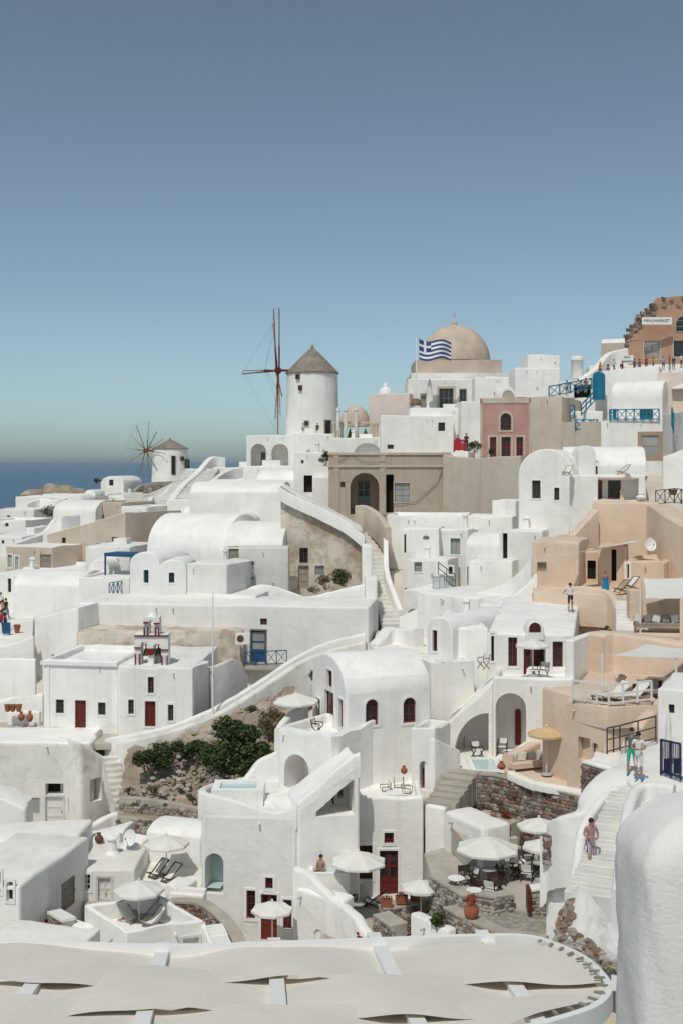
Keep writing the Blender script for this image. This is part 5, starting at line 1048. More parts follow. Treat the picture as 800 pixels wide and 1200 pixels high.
stonewall('stone_pier', 'stone faced wall end beside the pale plank door', [(63, 1070, 52.5), (81, 1080, 51)], 2.2, .5, .22, ('stone', 'redstone', 'greystone'), 'whitepaint', seed=32, cat='pier', caph=.12)
B('white_wall', 'low white wall in front of the pale plank door', 80, 51.2, 103, 50.6, 1082, 1110, .5, cat='wall').done()
B('white_annex', 'flat white roof slab at the lower left just above the awning', -40, 44, 66, 43, 1118, 1150, 3.5, bev=.12, cat='roof', rm='warmwhite').done()
prism('lower_patio', 'grey patio floor under the lower left parasol', [(100, 49), (240, 50), (270, 50), (240, 57), (100, 57)], 1080, 2, 'paving', zt=-20.75, cat='patio')
prism('upper_patio', 'white patio with two deck chairs left of the grotto arch', [(150, 56), (240, 54.4), (240, 61), (150, 61)], 1030, 2.5, 'warmwhite', zt=P(190, 1031, 57.5).z, cat='patio')
B('white_house', 'curved white house end behind the deck chair parasol', 170, 60, 236, 59, 978, 1030, 2.5, roof='vaultl', rise=.5, bev=.2).done()
B('white_house', 'white wing wall left of the deck chair parasol', 150, 58.6, 176, 60, 1004, 1040, 1.0, yt2=978, bev=.2).done()
stairs('stairway', 'two broad white steps below the grotto arch', (215, 1066, 53.6), (222, 1040, 54.4), 1.6, 4, 'white')
B('white_wall', 'low white block wall by the deck chairs', 193, 54.8, 217, 54.4, 1037, 1060, 1.2, cat='wall').done()

# ------------------------------------------------------------------ right: beige houses and terraces
b = B('beige_house', 'tall blank beige block under the white porch', 694, 86, 772, 85, 589, 700, 6, 'beige', bev=.12); b.done()
wall('beige_wall', 'beige sloping wall left of the tall beige block', [(662, 634, 83), (675, 620, 84), (690, 604, 85), (697, 597, 85.5)], .6, 5, 'beige')
wall('beige_wall', 'massive rounded beige wall at the right edge of the upper terrace', [(768, 590, 86), (780, 596, 82), (795, 606, 78), (830, 625, 74)], 1.6, 8, 'beige')
b = B('beige_house', 'beige house with small deep window and courtyard left of the sail', 623, 79, 678, 78, 634, 715, 5, 'beige', bev=.15); b.win(629, 659, 640, 670, 'tan', surround=False, dep=.3, glass='lightglass'); b.done()
b = B('beige_house', 'beige courtyard back wall with dark doorways and a wrought iron starfish', 662, 81, 720, 80.5, 645, 715, 2, 'beige', bev=.12); b.room(688, 657, 698, 679, dep=.4)
f = b.faces['f']; mb = MB(); s0, t0 = f.hit(672.5, 664)
for k in range(7):
    a = 2 * pi * k / 7; mb.bar(f.w(s0, t0, .06), f.w(s0 + .35 * cos(a), t0 + .3 * sin(a), .06), .05, 4)
mb.build('starfish', 'brown', b.root); b.done()
b = B('beige_house', 'beige block with satellite dish on its flat roof', 733, 77, 778, 76, 657, 715, 5, 'beige', bev=.15, roof='para', par=.2); b.win(733.5, 661, 737, 678, 'tan'); b.done()
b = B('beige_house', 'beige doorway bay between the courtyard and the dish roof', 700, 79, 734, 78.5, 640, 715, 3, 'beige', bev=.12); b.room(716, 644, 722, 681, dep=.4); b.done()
wall('beige_wall', 'low beige parapet curving round the courtyard terrace', [(624, 694, 75.5), (650, 688, 75.5), (680, 687, 75), (705, 690, 74), (718, 697, 73), (724, 712, 72)], .45, 4, 'beige')
prism('courtyard', 'beige courtyard floor with deck chairs', [(624, 75.5), (722, 73), (800, 72), (800, 82), (624, 82)], 692, 2, 'beige', zt=P(690, 692, 76).z, cat='courtyard')
stairs('stairway', 'white steps between the beige terraces', (735, 741, 67.5), (733, 704, 72.5), 1.25, 9, 'warmwhite')
b = B('chimney', 'beige gabled chimney beside the white steps', 738, 69, 752, 69, 692, 718, .9, 'beige', cat='chimney', sink=1.0); b.done()
prism('upper_lounge', 'beige upper lounge terrace with the long sofa', [(744, 66.5), (830, 64), (830, 76), (744, 76)], 742, 4, 'beige', zt=P(770, 742, 66.5).z, cat='terrace')
b = B('beige_house', 'beige back wall of the upper lounge', 752, 72, 840, 71, 682, 745, 2, 'beige', bev=.15); b.done()
wall('beige_wall', 'thick undulating beige wall below the upper lounge', [(695, 745, 64.5), (703, 741, 64.8), (720, 741, 65), (760, 746, 64), (800, 753, 63), (840, 760, 62)], 1.2, 6, 'beige')
b = B('beige_house', 'beige house with recessed windows under the sunbed terrace', 663, 57, 712, 55.2, 822, 915, 6, 'beige', bev=.1); b.void(677, 866, 691, 890, 'rect', .5); b.inner_door(682, 869, 690, 889, .5, 'whitewood', win=True, surround=False); b.win(694, 872, 700, 882, 'brown', surround=False); b.done()
b = B('beige_house', 'beige right wing under the sunbed terrace with a small dark window', 711, 55.2, 770, 56.6, 826, 905, 5, 'beige', bev=.15); b.win(739, 842, 746, 853, 'brown', surround=False, dep=.3); b.done()
prism('sunbed_terrace', 'beige roof terrace with sunbeds and wooden rail', [(664, 57), (712, 55.1), (772, 56), (840, 55), (840, 64), (690, 65)], 822, 1, 'beige', zt=P(690, 824, 56.2).z, cat='terrace')
wall('beige_wall', 'curved beige fin wall beside the sunbed terrace', [(745, 852, 53), (755, 838, 53.5), (765, 832, 54), (768, 840, 54.5)], .6, 2, 'beige')
# tan parasol sitting area
prism('sofa_nook', 'beige sunken sitting area with built in sofa', [(590, 59.2), (640, 57.8), (690, 56.4), (700, 62), (600, 64)], 912, 1.5, 'beige', zt=P(640, 912, 58.5).z, cat='terrace')
wall('beige_wall', 'curved beige wall around the built in sofa', [(594, 884, 60), (612, 876, 61.5), (632, 866, 63), (660, 852, 64), (664, 850, 64)], .6, 3, 'beige')
wall('white_wall', 'white curved coping climbing behind the tan parasol', [(586, 889, 61), (612, 873, 62.5), (640, 856, 64.5), (664, 838, 65)], .4, 3)
wall('white_wall', 'low white wall in front of the sitting area', [(598, 903, 58.6), (622, 914, 57.6), (640, 918, 57), (665, 922, 56.6), (688, 928, 56)], .5, .4, 'warmwhite')
B('white_wall', 'flat white ledge below the beige windows', 690, 54.8, 736, 53.2, 886, 915, 2.5, bev=.15, cat='wall').done()
# right edge white house with lamp and blue gate
b = B('white_house', 'white house corner with a small black window at the right edge', 770, 50, 840, 49, 806, 915, 4, bev=.1); b.win(783, 826, 790, 836, 'metal', surround=False); b.done()
# foreground whitewashed pier at the right, close to the viewer
c0 = P(778, 1100, 5.2); mb = MB(); n = 40; prof = []
root = thing('foreground_pier', 'thick rough whitewashed pier close up in the lower right corner', 'pier', (c0.x + .1, 5.2, -4))
vs = []; fs = []; m_ = 26
rowz = [-4.0 + i * .1 for i in range(24)] ; topz = P(790, 936, 5.25).z
rows = []
for j in range(36):
    t = j / 35
    if t < .62: z, r = -4 + (topz - .28 + 4) * (t / .62), 1.0
    else:
        a = (t - .62) / .38 * pi / 2; z = topz - .28 + .28 * sin(a); r = 1 - .72 * (1 - cos(a)) if t < .999 else .05
    rows.append((z, r))
hx = .62; cx = P(717, 1000, 5.56).x + hx; cy = 5.3
for z, r in rows:
    for i in range(m_ * 2):
        a = 2 * pi * i / (m_ * 2); ex = 2 / 5.0
        x = (abs(cos(a)) ** ex) * (1 if cos(a) > 0 else -1); y = (abs(sin(a)) ** ex) * (1 if sin(a) > 0 else -1)
        k = 1 + .012 * sin(3.1 * z * 3 + i * .8) + .01 * sin(z * 11 + i * 1.7)
        vs.append((cx + x * hx * r * k, cy + y * .32 * r * k, z))
M2 = m_ * 2
for j in range(len(rows) - 1):
    for i in range(M2): fs.append((j * M2 + i, j * M2 + (i + 1) % M2, (j + 1) * M2 + (i + 1) % M2, (j + 1) * M2 + i))
fs.append(tuple((len(rows) - 1) * M2 + i for i in range(M2)))
mat('roughwhite', (0.76, 0.745, 0.715), .92, .15, 55, .05, 2.0, stain=(.62, .605, .575), stain_amt=.5, stain_scale=2.5)
N, L = nodes_of(MATS['roughwhite']); g_ = N.new('ShaderNodeNewGeometry'); mp_ = N.new('ShaderNodeMapping'); mp_.inputs['Rotation'].default_value = (0, .5, 0); mp_.inputs['Scale'].default_value = (5, 5, 38); nz_ = N.new('ShaderNodeTexNoise'); nz_.inputs['Scale'].default_value = 1.0; nz_.inputs['Detail'].default_value = 5
L.new(g_.outputs['Position'], mp_.inputs['Vector']); L.new(mp_.outputs[0], nz_.inputs['Vector']); b2_ = N.new('ShaderNodeBump'); b2_.inputs['Strength'].default_value = .16; b2_.inputs['Distance'].default_value = .012; L.new(nz_.outputs['Fac'], b2_.inputs['Height'])
L.new(b2_.outputs[0], [n for n in N if n.type == 'BUMP' and n is not b2_][0].inputs['Normal'])
obj('plaster', vs, fs, 'roughwhite', root, smooth=60)
prism('foreground_ground', 'beige ground below the foreground pier', [(600, 14), (900, 12), (900, 18), (690, 17.2)], 1250, .5, 'beige', kind='structure', cat=None, zt=-8.0)
# ------------------------------------------------------------------ furniture
def umbrella(label, px, py, d, wpx, base_py, m='canvas', n=8, name='parasol', tilt=0.0, rot=.3, rise=.30, group=None, vent=True):
    """open parasol: (px, py) = middle of its rim in the photo, base_py = foot of the pole"""
    s = F / d; q = P(px, py, d); Rr = wpx / 2 / s; zb = P(px, base_py, d).z; root = thing(name, label, 'parasol', (q.x, q.y, zb), group)
    h = Rr * rise * 1.1; vs = []; fs = []; rings = [(1.0, 0), (.98, .03), (.66, h * .45), (.34, h * .78), (.16, h * .95)]
    for k, (r, z) in enumerate(rings):
        for i in range(n * 2):
            a = rot + pi * i / n; rr = Rr * r * (1 if i % 2 == 0 else cos(pi / n) * .985); zz = z + (0 if i % 2 == 0 else -.02 * (k < 3)) + (tilt * r * cos(a) * Rr)
            vs.append(q + Vector((rr * cos(a), rr * sin(a), zz)))
    m2 = 2 * n
    for k in range(len(rings) - 1):
        for i in range(m2): fs.append((k * m2 + i, k * m2 + (i + 1) % m2, (k + 1) * m2 + (i + 1) % m2, (k + 1) * m2 + i))
    fs.append(tuple((len(rings) - 1) * m2 + i for i in range(m2)))
    n0 = len(vs)                       # short valance
    for i in range(m2): vs.append(vs[i] + Vector((0, 0, -.09)))
    for i in range(m2): fs.append((n0 + i, n0 + (i + 1) % m2, (i + 1) % m2, i))
    obj('canopy', vs, fs, m, root)
    if vent:
        mb = MB(); mb.lathe(q + Vector((0, 0, h * .93)), [(Rr * .2, 0), (Rr * .12, h * .1), (.02, h * .16)], n); mb.build('vent_cap', m, root)
    mb = MB(); mb.bar(Vector((q.x, q.y, zb)), q + Vector((0, 0, h * 1.02)), .035, 8); mb.build('pole', 'whitewood', root)
    mb = MB(); mb.lathe(q + Vector((0, 0, h * 1.05)), [(.03, 0), (.06, .05), (.02, .14)], 8); mb.build('finial', 'whitewood', root)
    for i in range(n):
        a = rot + 2 * pi * i / n; mb = MB(); mb.bar(q + Vector((Rr * .97 * cos(a), Rr * .97 * sin(a), -.02 + tilt * cos(a) * Rr)), q + Vector((0, 0, h * .9)), .014, 4); mb.build('rib', 'whitewood', root)
    mb = MB(); mb.lathe((q.x, q.y, zb), [(.28, 0), (.27, .06), (.06, .1), (.05, .3)], 12); mb.build('base', 'greymetal', root)
    return root
umbrella('white parasol over the cafe tables by the fan window', 571, 994, 52.5, 76, 1045, rot=.2)
umbrella('white parasol behind the cafe next to the smooth stair wall', 631, 968, 52.5, 52, 1012, rot=.5)
umbrella('low white parasol half hidden behind the smooth stair wall', 634, 992, 49.5, 46, 1032, rot=.1)
umbrella('white parasol between the patio door and the stone cafe wall', 493, 1040, 52, 48, 1078, rot=.4)
umbrella('white parasol before the tall red windows of the lower house', 319, 1066, 53, 50, 1108, rot=.2)
umbrella('white parasol shading the patio by the hot tub', 420, 1010, 54, 66, 1060, rot=.35)
umbrella('white parasol over the lower left patio loungers', 163, 1043, 51.5, 60, 1082, rot=.1)
umbrella('white parasol behind the grotto house over two deck chairs', 195, 989, 57.8, 54, 1030, rot=.2)
umbrella('white parasol on the balcony left of the central vault', 347, 822, 63.5, 54, 862, rot=.25)
umbrella('tan parasol over the built in sofa', 640, 860, 58.8, 46, 908, 'tancanvas', rot=.3)
umbrella('small white parasol at the red door of the red windowed house', 624, 756, 64.2, 42, 792, rot=.2)
umbrella('small square white parasol low at the left beside the stone pier', 110, 1105, 47.5, 46, 1128, n=4, rot=.5)
umbrella('cream parasol at the top right below the market people', 800, 455, 118, 30, 480, 'canvas', n=6)
def closed_parasol(label, px, y0, y1, d, wpx=8, m='canvas'):
    a, b_ = P(px, y1, d), P(px, y0, d); h = b_.z - a.z; r = wpx / 2 / (F / d); root = thing('closed_parasol', label, 'parasol', a)
    mb = MB(); mb.lathe(a + Vector((0, 0, h * .25)), [(r, 0), (r * .95, h * .1), (r * .55, h * .35), (r * .5, h * .5), (r * .2, h * .7), (.03, h * .75)], 10, jit=.12); mb.build('canopy', m, root)
    mb = MB(); mb.bar(a, a + Vector((0, 0, h * .97)), .035, 6); mb.build('pole', 'whitewood', root); mb = MB(); mb.lathe(a, [(.3, 0), (.28, .08), (.06, .12)], 10); mb.build('base', 'greymetal', root)
closed_parasol('closed white parasol beside the blue gate', 783, 832, 905, 46, 13)
closed_parasol('closed beige parasol on the church terrace', 503, 443, 480, 158, 9)

def ground_at(px, py, z):
    """point of the horizontal plane z seen at the photo pixel"""
    d = -z * F / (py - HY); return P(px, py, d)
def table(label, px, py, d, dia=.75, h=.73, top='whitepaint', leg='metal', group=None):
    q = P(px, py, d); root = thing('table', label, 'table', q - Vector((0, 0, h)), group); mb = MB(); mb.lathe(q - Vector((0, 0, .03)), [(dia / 2 * .97, 0), (dia / 2, .01), (dia / 2, .03), (dia / 2 * .98, .035)], 20); mb.build('top', top, root)
    mb = MB(); mb.bar(q - Vector((0, 0, h)), q - Vector((0, 0, .03)), .03, 8); mb.build('column', leg, root)
    for k in range(3):
        a = k * 2.09 + .4; mb = MB(); mb.bar(q - Vector((0, 0, h - .03)), q + Vector((.3 * cos(a), .3 * sin(a), -h + .02)), .02, 5); mb.build('foot', leg, root)
    return root
def local(root_loc, rz, k=1.0):
    cz, sz = cos(rz), sin(rz); o = Vector(root_loc)
    return lambda x, y, z: o + Vector((x * cz - y * sz, x * sz + y * cz, z)) * k
def chair(label, px, py, d, rz, frame='darkwood', seat='canvas', group=None, name='chair', arms=True):
    """folding director's chair; py = its feet"""
    q = P(px, py, d); T = local(q, rz, .9); root = thing(name, label, 'chair', q, group); w = .27
    mb = MB(); mb.add([T(-w, -.22, .45), T(w, -.22, .45), T(w, .22, .42), T(-w, .22, .42), T(-w, -.22, .48), T(w, -.22, .48), T(w, .22, .45), T(-w, .22, .45)], [(3, 2, 1, 0), (4, 5, 6, 7), (0, 1, 5, 4), (1, 2, 6, 5), (2, 3, 7, 6), (3, 0, 4, 7)]); mb.build('seat', seat, root)
    mb = MB(); mb.add([T(-w, .22, .6), T(w, .22, .6), T(w, .28, .88), T(-w, .28, .88), T(-w, .25, .6), T(w, .25, .6), T(w, .31, .88), T(-w, .31, .88)], [(0, 1, 2, 3), (5, 4, 7, 6), (3, 2, 6, 7), (0, 4, 5, 1), (0, 3, 7, 4), (1, 5, 6, 2)]); mb.build('backrest', seat, root)
    for sx in (-w, w):
        mb = MB(); mb.bar(T(sx, -.25, 0), T(sx, .2, .46), .02); mb.build('leg', frame, root)
        mb = MB(); mb.bar(T(sx, .25, 0), T(sx, -.22, .46), .02); mb.build('leg', frame, root)
        mb = MB(); mb.bar(T(sx, .2, .44), T(sx, .3, .9), .02); mb.build('back_post', frame, root)
        if arms: mb = MB(); mb.bar(T(sx, .26, .66), T(sx, -.24, .66), .022); mb.bar(T(sx, -.22, .46), T(sx, -.22, .66), .018); mb.build('armrest', frame, root)
    return root
def deck_chair(label, px, py, d, rz, frame='darkwood', sling='canvas', group=None):
    q = P(px, py, d); T = local(q, rz, .78); root = thing('deck_chair', label, 'deck chair', q, group); w = .29
    pts = [(-.5, .34), (-.2, .22), (.15, .30), (.5, .62), (.72, .92)]; vs = []; fs = []
    for y, z in pts: vs += [T(-w, y, z), T(w, y, z), T(w, y, z - .015), T(-w, y, z - .015)]
    for i in range(len(pts) - 1):
        for j in range(4): fs.append((4 * i + j, 4 * i + (j + 1) % 4, 4 * i + 4 + (j + 1) % 4, 4 * i + 4 + j)[::-1])
    obj('sling', vs, fs, sling, root)
    for sx in (-w - .03, w + .03):
        mb = MB(); mb.bar(T(sx, -.55, .36), T(sx, .6, 0), .022); mb.build('leg', frame, root)
        mb = MB(); mb.bar(T(sx, -.45, 0), T(sx, .75, .95), .022); mb.build('side_rail', frame, root)
    for y, z in ((-.52, .35), (.74, .94), (.58, .03), (-.42, .03)):
        mb = MB(); mb.bar(T(-w - .03, y, z), T(w + .03, y, z), .02); mb.build('crossbar', frame, root)
    return root
def sunbed(label, px, py, d, rz, frame='tan', pad='canvas', back=.5):
    q = P(px, py, d); T = local(q, rz); root = thing('sunbed', label, 'sunbed', q); w = .33
    mb = MB(); 
    for sx in (-w, w): mb.bar(T(sx, -.95, .28), T(sx, .95, .28), .03)
    for y in (-.95, -.3, .35, .95): mb.bar(T(-w, y, .28), T(w, y, .28), .025)
    mb.build('frame', frame, root)
    for sx in (-w, w):
        for y in (-.85, .85): mb = MB(); mb.bar(T(sx, y, 0), T(sx, y, .28), .03); mb.build('leg', frame, root)
    def pad_(name, y0, z0, y1, z1):
        e = .07; mb = MB(); mb.add([T(-w, y0, z0), T(w, y0, z0), T(w, y1, z1), T(-w, y1, z1), T(-w * .97, y0 + .01, z0 + e), T(w * .97, y0 + .01, z0 + e), T(w * .97, y1, z1 + e), T(-w * .97, y1, z1 + e)], [(3, 2, 1, 0), (4, 5, 6, 7), (0, 1, 5, 4), (1, 2, 6, 5), (2, 3, 7, 6), (3, 0, 4, 7)]); mb.build(name, pad, root)
    pad_('mattress', -.93, .31, .3, .31); pad_('backrest', .31, .31, .93, .31 + back); return root
PZ = P(455, 1052, 56.9).z
# cafe furniture (z of the terrace = CZ)
for lb, px, py, h in (('round white table nearest the stone cafe wall', 534, 1029, .73), ('round grey table under the white cafe parasol', 573, 1019, .73), ('round white table by the two dark stools', 607, 1009, .73), ('long low white table behind the clay amphora', 555, 1043, .45), ('round white table on the patio behind the flower boxes', 465, 1067, .6), ('small white table top near the stone bench', 470, 1080, .4)):
    q = ground_at(px, py, (PZ if 'patio' in lb or 'bench' in lb else CZ) + h); table(lb, px, py, q.y, .72 if 'cafe wall' in lb else .66, h, 'greymetal' if 'grey' in lb else 'whitepaint')
for lb, px, py, rz, st in (('dark folding chair left of the grey cafe table', 552, 1040, -1.2, 'canvas'), ('dark folding chair right of the grey cafe table', 588, 1036, 1.3, 'darkwood'), ('white seated folding chair between the cafe tables', 594, 1022, .3, 'canvas'), ('white seated folding stool in front of the far table', 617, 1033, 2.8, 'canvas'), ('dark cafe chair by the white wall slab', 629, 1028, 1.5, 'darkwood'), ('white canvas chair at the near cafe table', 575, 1053, 2.6, 'canvas'), ('dark folding chair beside the round stone wall', 560, 1048, 2.0, 'darkwood'), ('dark folding chair in the far corner of the cafe', 618, 1010, .1, 'darkwood'), ('dark chair standing under the cafe parasol pole', 580, 1046, .4, 'darkwood'), ('low dark chair behind the near white table', 545, 1038, .2, 'darkwood'), ('dark cafe chair next to the far parasol', 604, 1030, -1.4, 'darkwood')):
    q = ground_at(px, py, CZ); chair(lb, px, py, q.y, rz, 'darkwood', st, 'cafe chairs')
PZ = P(455, 1052, 56.9).z
for lb, px, py, rz in (('dark canvas chair beside the hot tub under the parasol', 411, 1062, -.6), ('tilted sling chair before the red double door', 437, 1062, -1.9)):
    q = ground_at(px, py, PZ); (deck_chair if 'sling' in lb else chair)(lb, px, py, q.y, rz)
q = ground_at(416, 1033, PZ + .7); table('white patio table behind the hot tub parasol pole', 416, 1033, q.y, .9)
for lb, px, py, rz in (('white chair with cushion by the flower boxes', 478, 1072, 2.5), ('white chair facing the round patio table', 487, 1078, .5)):
    q = ground_at(px, py, PZ); chair(lb, px, py, q.y, rz, 'greywood', 'canvas')
# lower left loungers, deck chairs, dining set
LZ = P(163, 1083, 51.3).z
for lb, px, py, rz, k in (('sling chair left of the lower left parasol pole', 152, 1080, .9, 0), ('sling chair behind the lower left parasol', 170, 1074, -.9, 0), ('sling chair right of the lower left parasol pole', 178, 1086, -.9, 0)):
    q = ground_at(px, py, LZ); deck_chair(lb, px, py, q.y, rz, 'greywood', 'canvas')
UZ = P(190, 1031, 57.5).z
for lb, px, py, rz in (('left deck chair with white sling on the upper patio', 184, 1028, -.7), ('right deck chair with white sling on the upper patio', 199, 1033, -.7)):
    q = ground_at(px, py, UZ); deck_chair(lb, px, py, q.y, rz)
TZ = P(460, 936, 59.3).z
q = ground_at(462, 929, TZ + .7); table('round white dining table on the roof terrace', 462, 929, q.y, .85)
for lb, px, py, rz in (('slatted chair right of the roof terrace table', 477, 937, 1.3), ('slatted chair behind the roof terrace table', 467, 931, 0), ('slatted chair left of the roof terrace table', 451, 935, -1.4)):
    q = ground_at(px, py, TZ); chair(lb, px, py, q.y, rz, 'greywood', 'canvas')
AZ = P(540, 905, 60).z
for lb, px, py, rz in (('dark framed chair under the half arch', 559, 888, .4), ('dark framed chair under the tall arched recess', 588, 884, -.3)):
    q = ground_at(px, py, AZ); chair(lb, px, py, q.y, rz, 'darkwood', 'canvas')
chair('folding chair on the balcony behind the cream parasol', 372, 861, 60.3, 1.2, 'darkwood', 'canvas')
chair('white chair at the red door under the small parasol', 636, 794, 64.4, -.6, 'greywood', 'canvas'); table('tiny white table under the small parasol', 626, 785, 64.2, .5)
chair('wooden chair on the white ledge left of the red windowed house', 566, 784, 64.5, -1, 'greywood', 'canvas')
for lb, px, py, d, rz in (('wire folding chair on the white vault terrace', 664, 557, 90, -.6), ('reclining wooden lounger frame on the vault terrace', 729, 556, 89.5, -1.2)): deck_chair(lb, px, py, d, rz, 'tan', 'canvas')
deck_chair('red brown deck chair in the beige courtyard', 727, 694, 73.5, -1.0, 'wood', 'tan')
deck_chair('second wooden deck chair leaning by the courtyard steps', 738, 690, 74.5, -1.0, 'wood', 'canvas')
SZ = P(690, 824, 56.2).z
for lb, px, py, rz in (('white sunbed nearest the wooden terrace rail', 716, 822, -1.1), ('white sunbed second from the wooden terrace rail', 738, 823, -1.1)):
    q = ground_at(px, py, SZ); sunbed(lb, px, py, q.y, rz)
def sofa(label, px, py, d, length, rz, base='tan', cush=('cushion', 'canvas', 'cushion'), seat='cushion'):
    q = P(px, py, d); T = local(q, rz); root = thing('sofa', label, 'sofa', q); L = length / 2
    def bx(name, m, x0, x1, y0, y1, z0, z1, par=root): mb = MB(); mb.add([T(x, y, z) for z in (z0, z1) for y in (y0, y1) for x in (x0, x1)], [(0, 2, 3, 1), (4, 5, 7, 6), (0, 1, 5, 4), (2, 6, 7, 3), (0, 4, 6, 2), (1, 3, 7, 5)]); return mb.build(name, m, par)
    bx('frame', base, -L, L, -.4, .4, .18, .28); bx('seat', seat, -L + .03, L - .03, -.38, .3, .282, .42); bx('backrest', base, -L, L, .34, .42, .282, .75)
    for sx in (-1, 1):
        for y in (-.36, .36): bx('leg', base, sx * (L - .08) - .04, sx * (L - .08) + .04, y - .04, y + .04, 0, .18)
    n = len(cush); rr = random.Random(len(label))
    for k, m in enumerate(cush):
        x = -L + (k + .5) * 2 * L / n; a = .22; mb = MB(); t = rr.uniform(-.3, .3)
        c = T(x, .2, .64); ux = (T(x + 1, .2, 0) - T(x, .2, 0)) * cos(t) + Vector((0, 0, sin(t))); uz = Vector((0, 0, 1)) * cos(t) - (T(x + 1, .2, 0) - T(x, .2, 0)) * sin(t); uy = T(x, 1.2, 0) - T(x, .2, 0)
        mb.box(c, ux * a, uy * .05 - uz * .0, uz * a); mb.box(c, ux * a * .8, uy * .1, uz * a * .8); mb.build('cushion', m, root)
    return root
sofa('long low sofa with striped cushions on the upper lounge', 775, 739, 66.8, 3.0, -.1, 'tan', ('canvas', 'cushion', 'canvas', 'cushion', 'canvas', 'canvas'), 'cushion')
sofa('grey sofa with cushions on the sunbed terrace', 768, 818, 57.5, 2.0, .2, 'darkwood', ('cushion', 'cushion', 'canvas'), 'cushion')
sofa('built in beige sofa with striped cushions under the tan parasol', 619, 902, 60.2, 2.2, .35, 'beige', ('canvas', 'canvas', 'cushion', 'canvas'), 'beige')
table('dark table beside the built in sofa', 655, 888, 60, .8, .7, 'darkwood', 'darkwood')
chair('dark armchair under the tan parasol', 657, 905, 59, 1.5, 'darkwood', 'darkwood'); chair('slatted grey chair at the end of the built in sofa', 645, 900, 60.5, -.5, 'greywood', 'greywood')
table('small white table on the landing at the stair foot', 478, 762, 76, .6, .5)
table('low white table on the white house wall ledge', 519, 774, 63, 1.0, .12)
# sails
def sail(label, pts, name='shade_sail', m='canvas', posts=()):
    q = [P(*p) for p in pts]; root = thing(name, label, 'shade sail', sum(q, Vector()) / len(q)); c = sum(q, Vector()) / len(q); n = len(q); N = 8; vs = []; fs = []
    if n == 3: q = q + [q[2]]
    for j in range(N + 1):
        for i in range(N + 1):
            u_, v_ = i / N, j / N; x = q[0].lerp(q[1], u_).lerp(q[3].lerp(q[2], u_), v_); sg = (u_ * (1 - u_) + v_ * (1 - v_)); vs.append(x + (c - x) * .12 * sg + Vector((0, 0, -.25 * sg)))
    for j in range(N):
        for i in range(N): fs.append((j * (N + 1) + i, j * (N + 1) + i + 1, (j + 1) * (N + 1) + i + 1, (j + 1) * (N + 1) + i))
    obj('cloth', vs, fs, m, root, smooth=60)
    for (px, y0, y1, d) in posts: mb = MB(); mb.bar(P(px, y1, d), P(px, y0, d), .06, 8); mb.build('post', 'whitewood', root)
    return root
sail('pale shade sail stretched over the beige courtyard', [(652, 651, 76), (700, 642, 77), (768, 630, 79), (740, 634, 81)])
sail('pale shade sail over the upper lounge sofa', [(756, 701, 66.5), (840, 700, 65), (840, 674, 71), (754, 678, 71)], posts=((750, 690, 742, 66.6),))
sail('pointed pale shade sail over the sunbed terrace', [(716, 768, 57), (830, 771, 56), (830, 762, 62), (757, 755, 62)], posts=((705.5, 766, 822, 57.2), (792, 770, 822, 56.5)))
B('tent_wall', 'beige canvas strip of the right edge lounge', 796, 63.5, 830, 63, 700, 745, .3, 'beige', cat='panel').done()
# railings
def rail(label, pts, h, m, n, style='cross', name='railing', r=.03):
    """pts = photo points of the foot line; n bays per span"""
    q = [P(*p) for p in pts]; root = thing(name, label, 'railing', q[0]); Z = Vector((0, 0, 1))
    for a, b_ in zip(q, q[1:]):
        mb = MB(); mb.bar(a + Z * h, b_ + Z * h, r); mb.build('top_rail', m, root); mb = MB(); mb.bar(a + Z * .1, b_ + Z * .1, r * .8); mb.build('bottom_rail', m, root)
        for i in range(0 if a is q[0] else 1, n + 1): c = a.lerp(b_, i / n); mb = MB(); mb.bar(c, c + Z * h, r); mb.build('post', m, root)
        for i in range(n):
            c, e = a.lerp(b_, i / n), a.lerp(b_, (i + 1) / n); mb = MB()
            if style == 'cross': mb.bar(c + Z * .1, e + Z * h, r * .6); mb.build('brace', m, root); mb = MB(); mb.bar(e + Z * .1, c + Z * h, r * .6); mb.build('brace', m, root)
            elif style == 'bars':
                for k in range(1, 6): x = c.lerp(e, k / 6); mb = MB(); mb.bar(x + Z * .1, x + Z * h, r * .5); mb.build('bar', m, root)
            elif style == 'mid': mb.bar(c + Z * h * .55, e + Z * h * .55, r * .8); mb.build('mid_rail', m, root)
    return root
rail('blue crossed railing of the balcony on the long retaining house', [(288, 781, 83.6), (336, 779, 83.4)], 1.0, 'blue', 4)
prism('balcony', 'small stone balcony under the blue door', [(287, 83.4), (336, 83.2), (336, 85.5), (287, 85.5)], 781, .25, 'mortar', cat='balcony')
rail('long blue crossed railing above the rough stucco wall', [(643, 465.5, 127.5), (693, 456, 127)], 1.15, 'teal', 4, r=.06)
rail('short blue crossed railing left of the stair rail', [(658, 489, 119), (673, 488, 119)], 1.1, 'teal', 2, r=.06)
rail('diagonal blue stair railing below the blue gate', [(681, 487, 118.5), (697, 470, 121)], 1.1, 'teal', 3, 'mid', r=.05)
rail('low blue crossed railing on the stucco wall', [(674, 504, 114.6), (700, 504, 114.4)], 1.0, 'teal', 3, r=.05)
rail('blue crossed balcony railing on the white house with framed window', [(714, 492.5, 111.6), (772, 492, 109.9)], 1.0, 'teal', 6, r=.045)
rail('slanted blue railing at the right edge below the balcony', [(787, 499, 103), (789, 508, 100)], 1.6, 'teal', 2, r=.05)
rail('small blue panel railing beside the white twin gables', [(128, 699, 93), (143, 697, 92.5)], 1.05, 'blue', 3)
rail('teal gate railing by the low house with the shuttered window', [(507, 695, 90), (530, 694, 89.5)], 1.2, 'tealgrey', 3, 'bars')
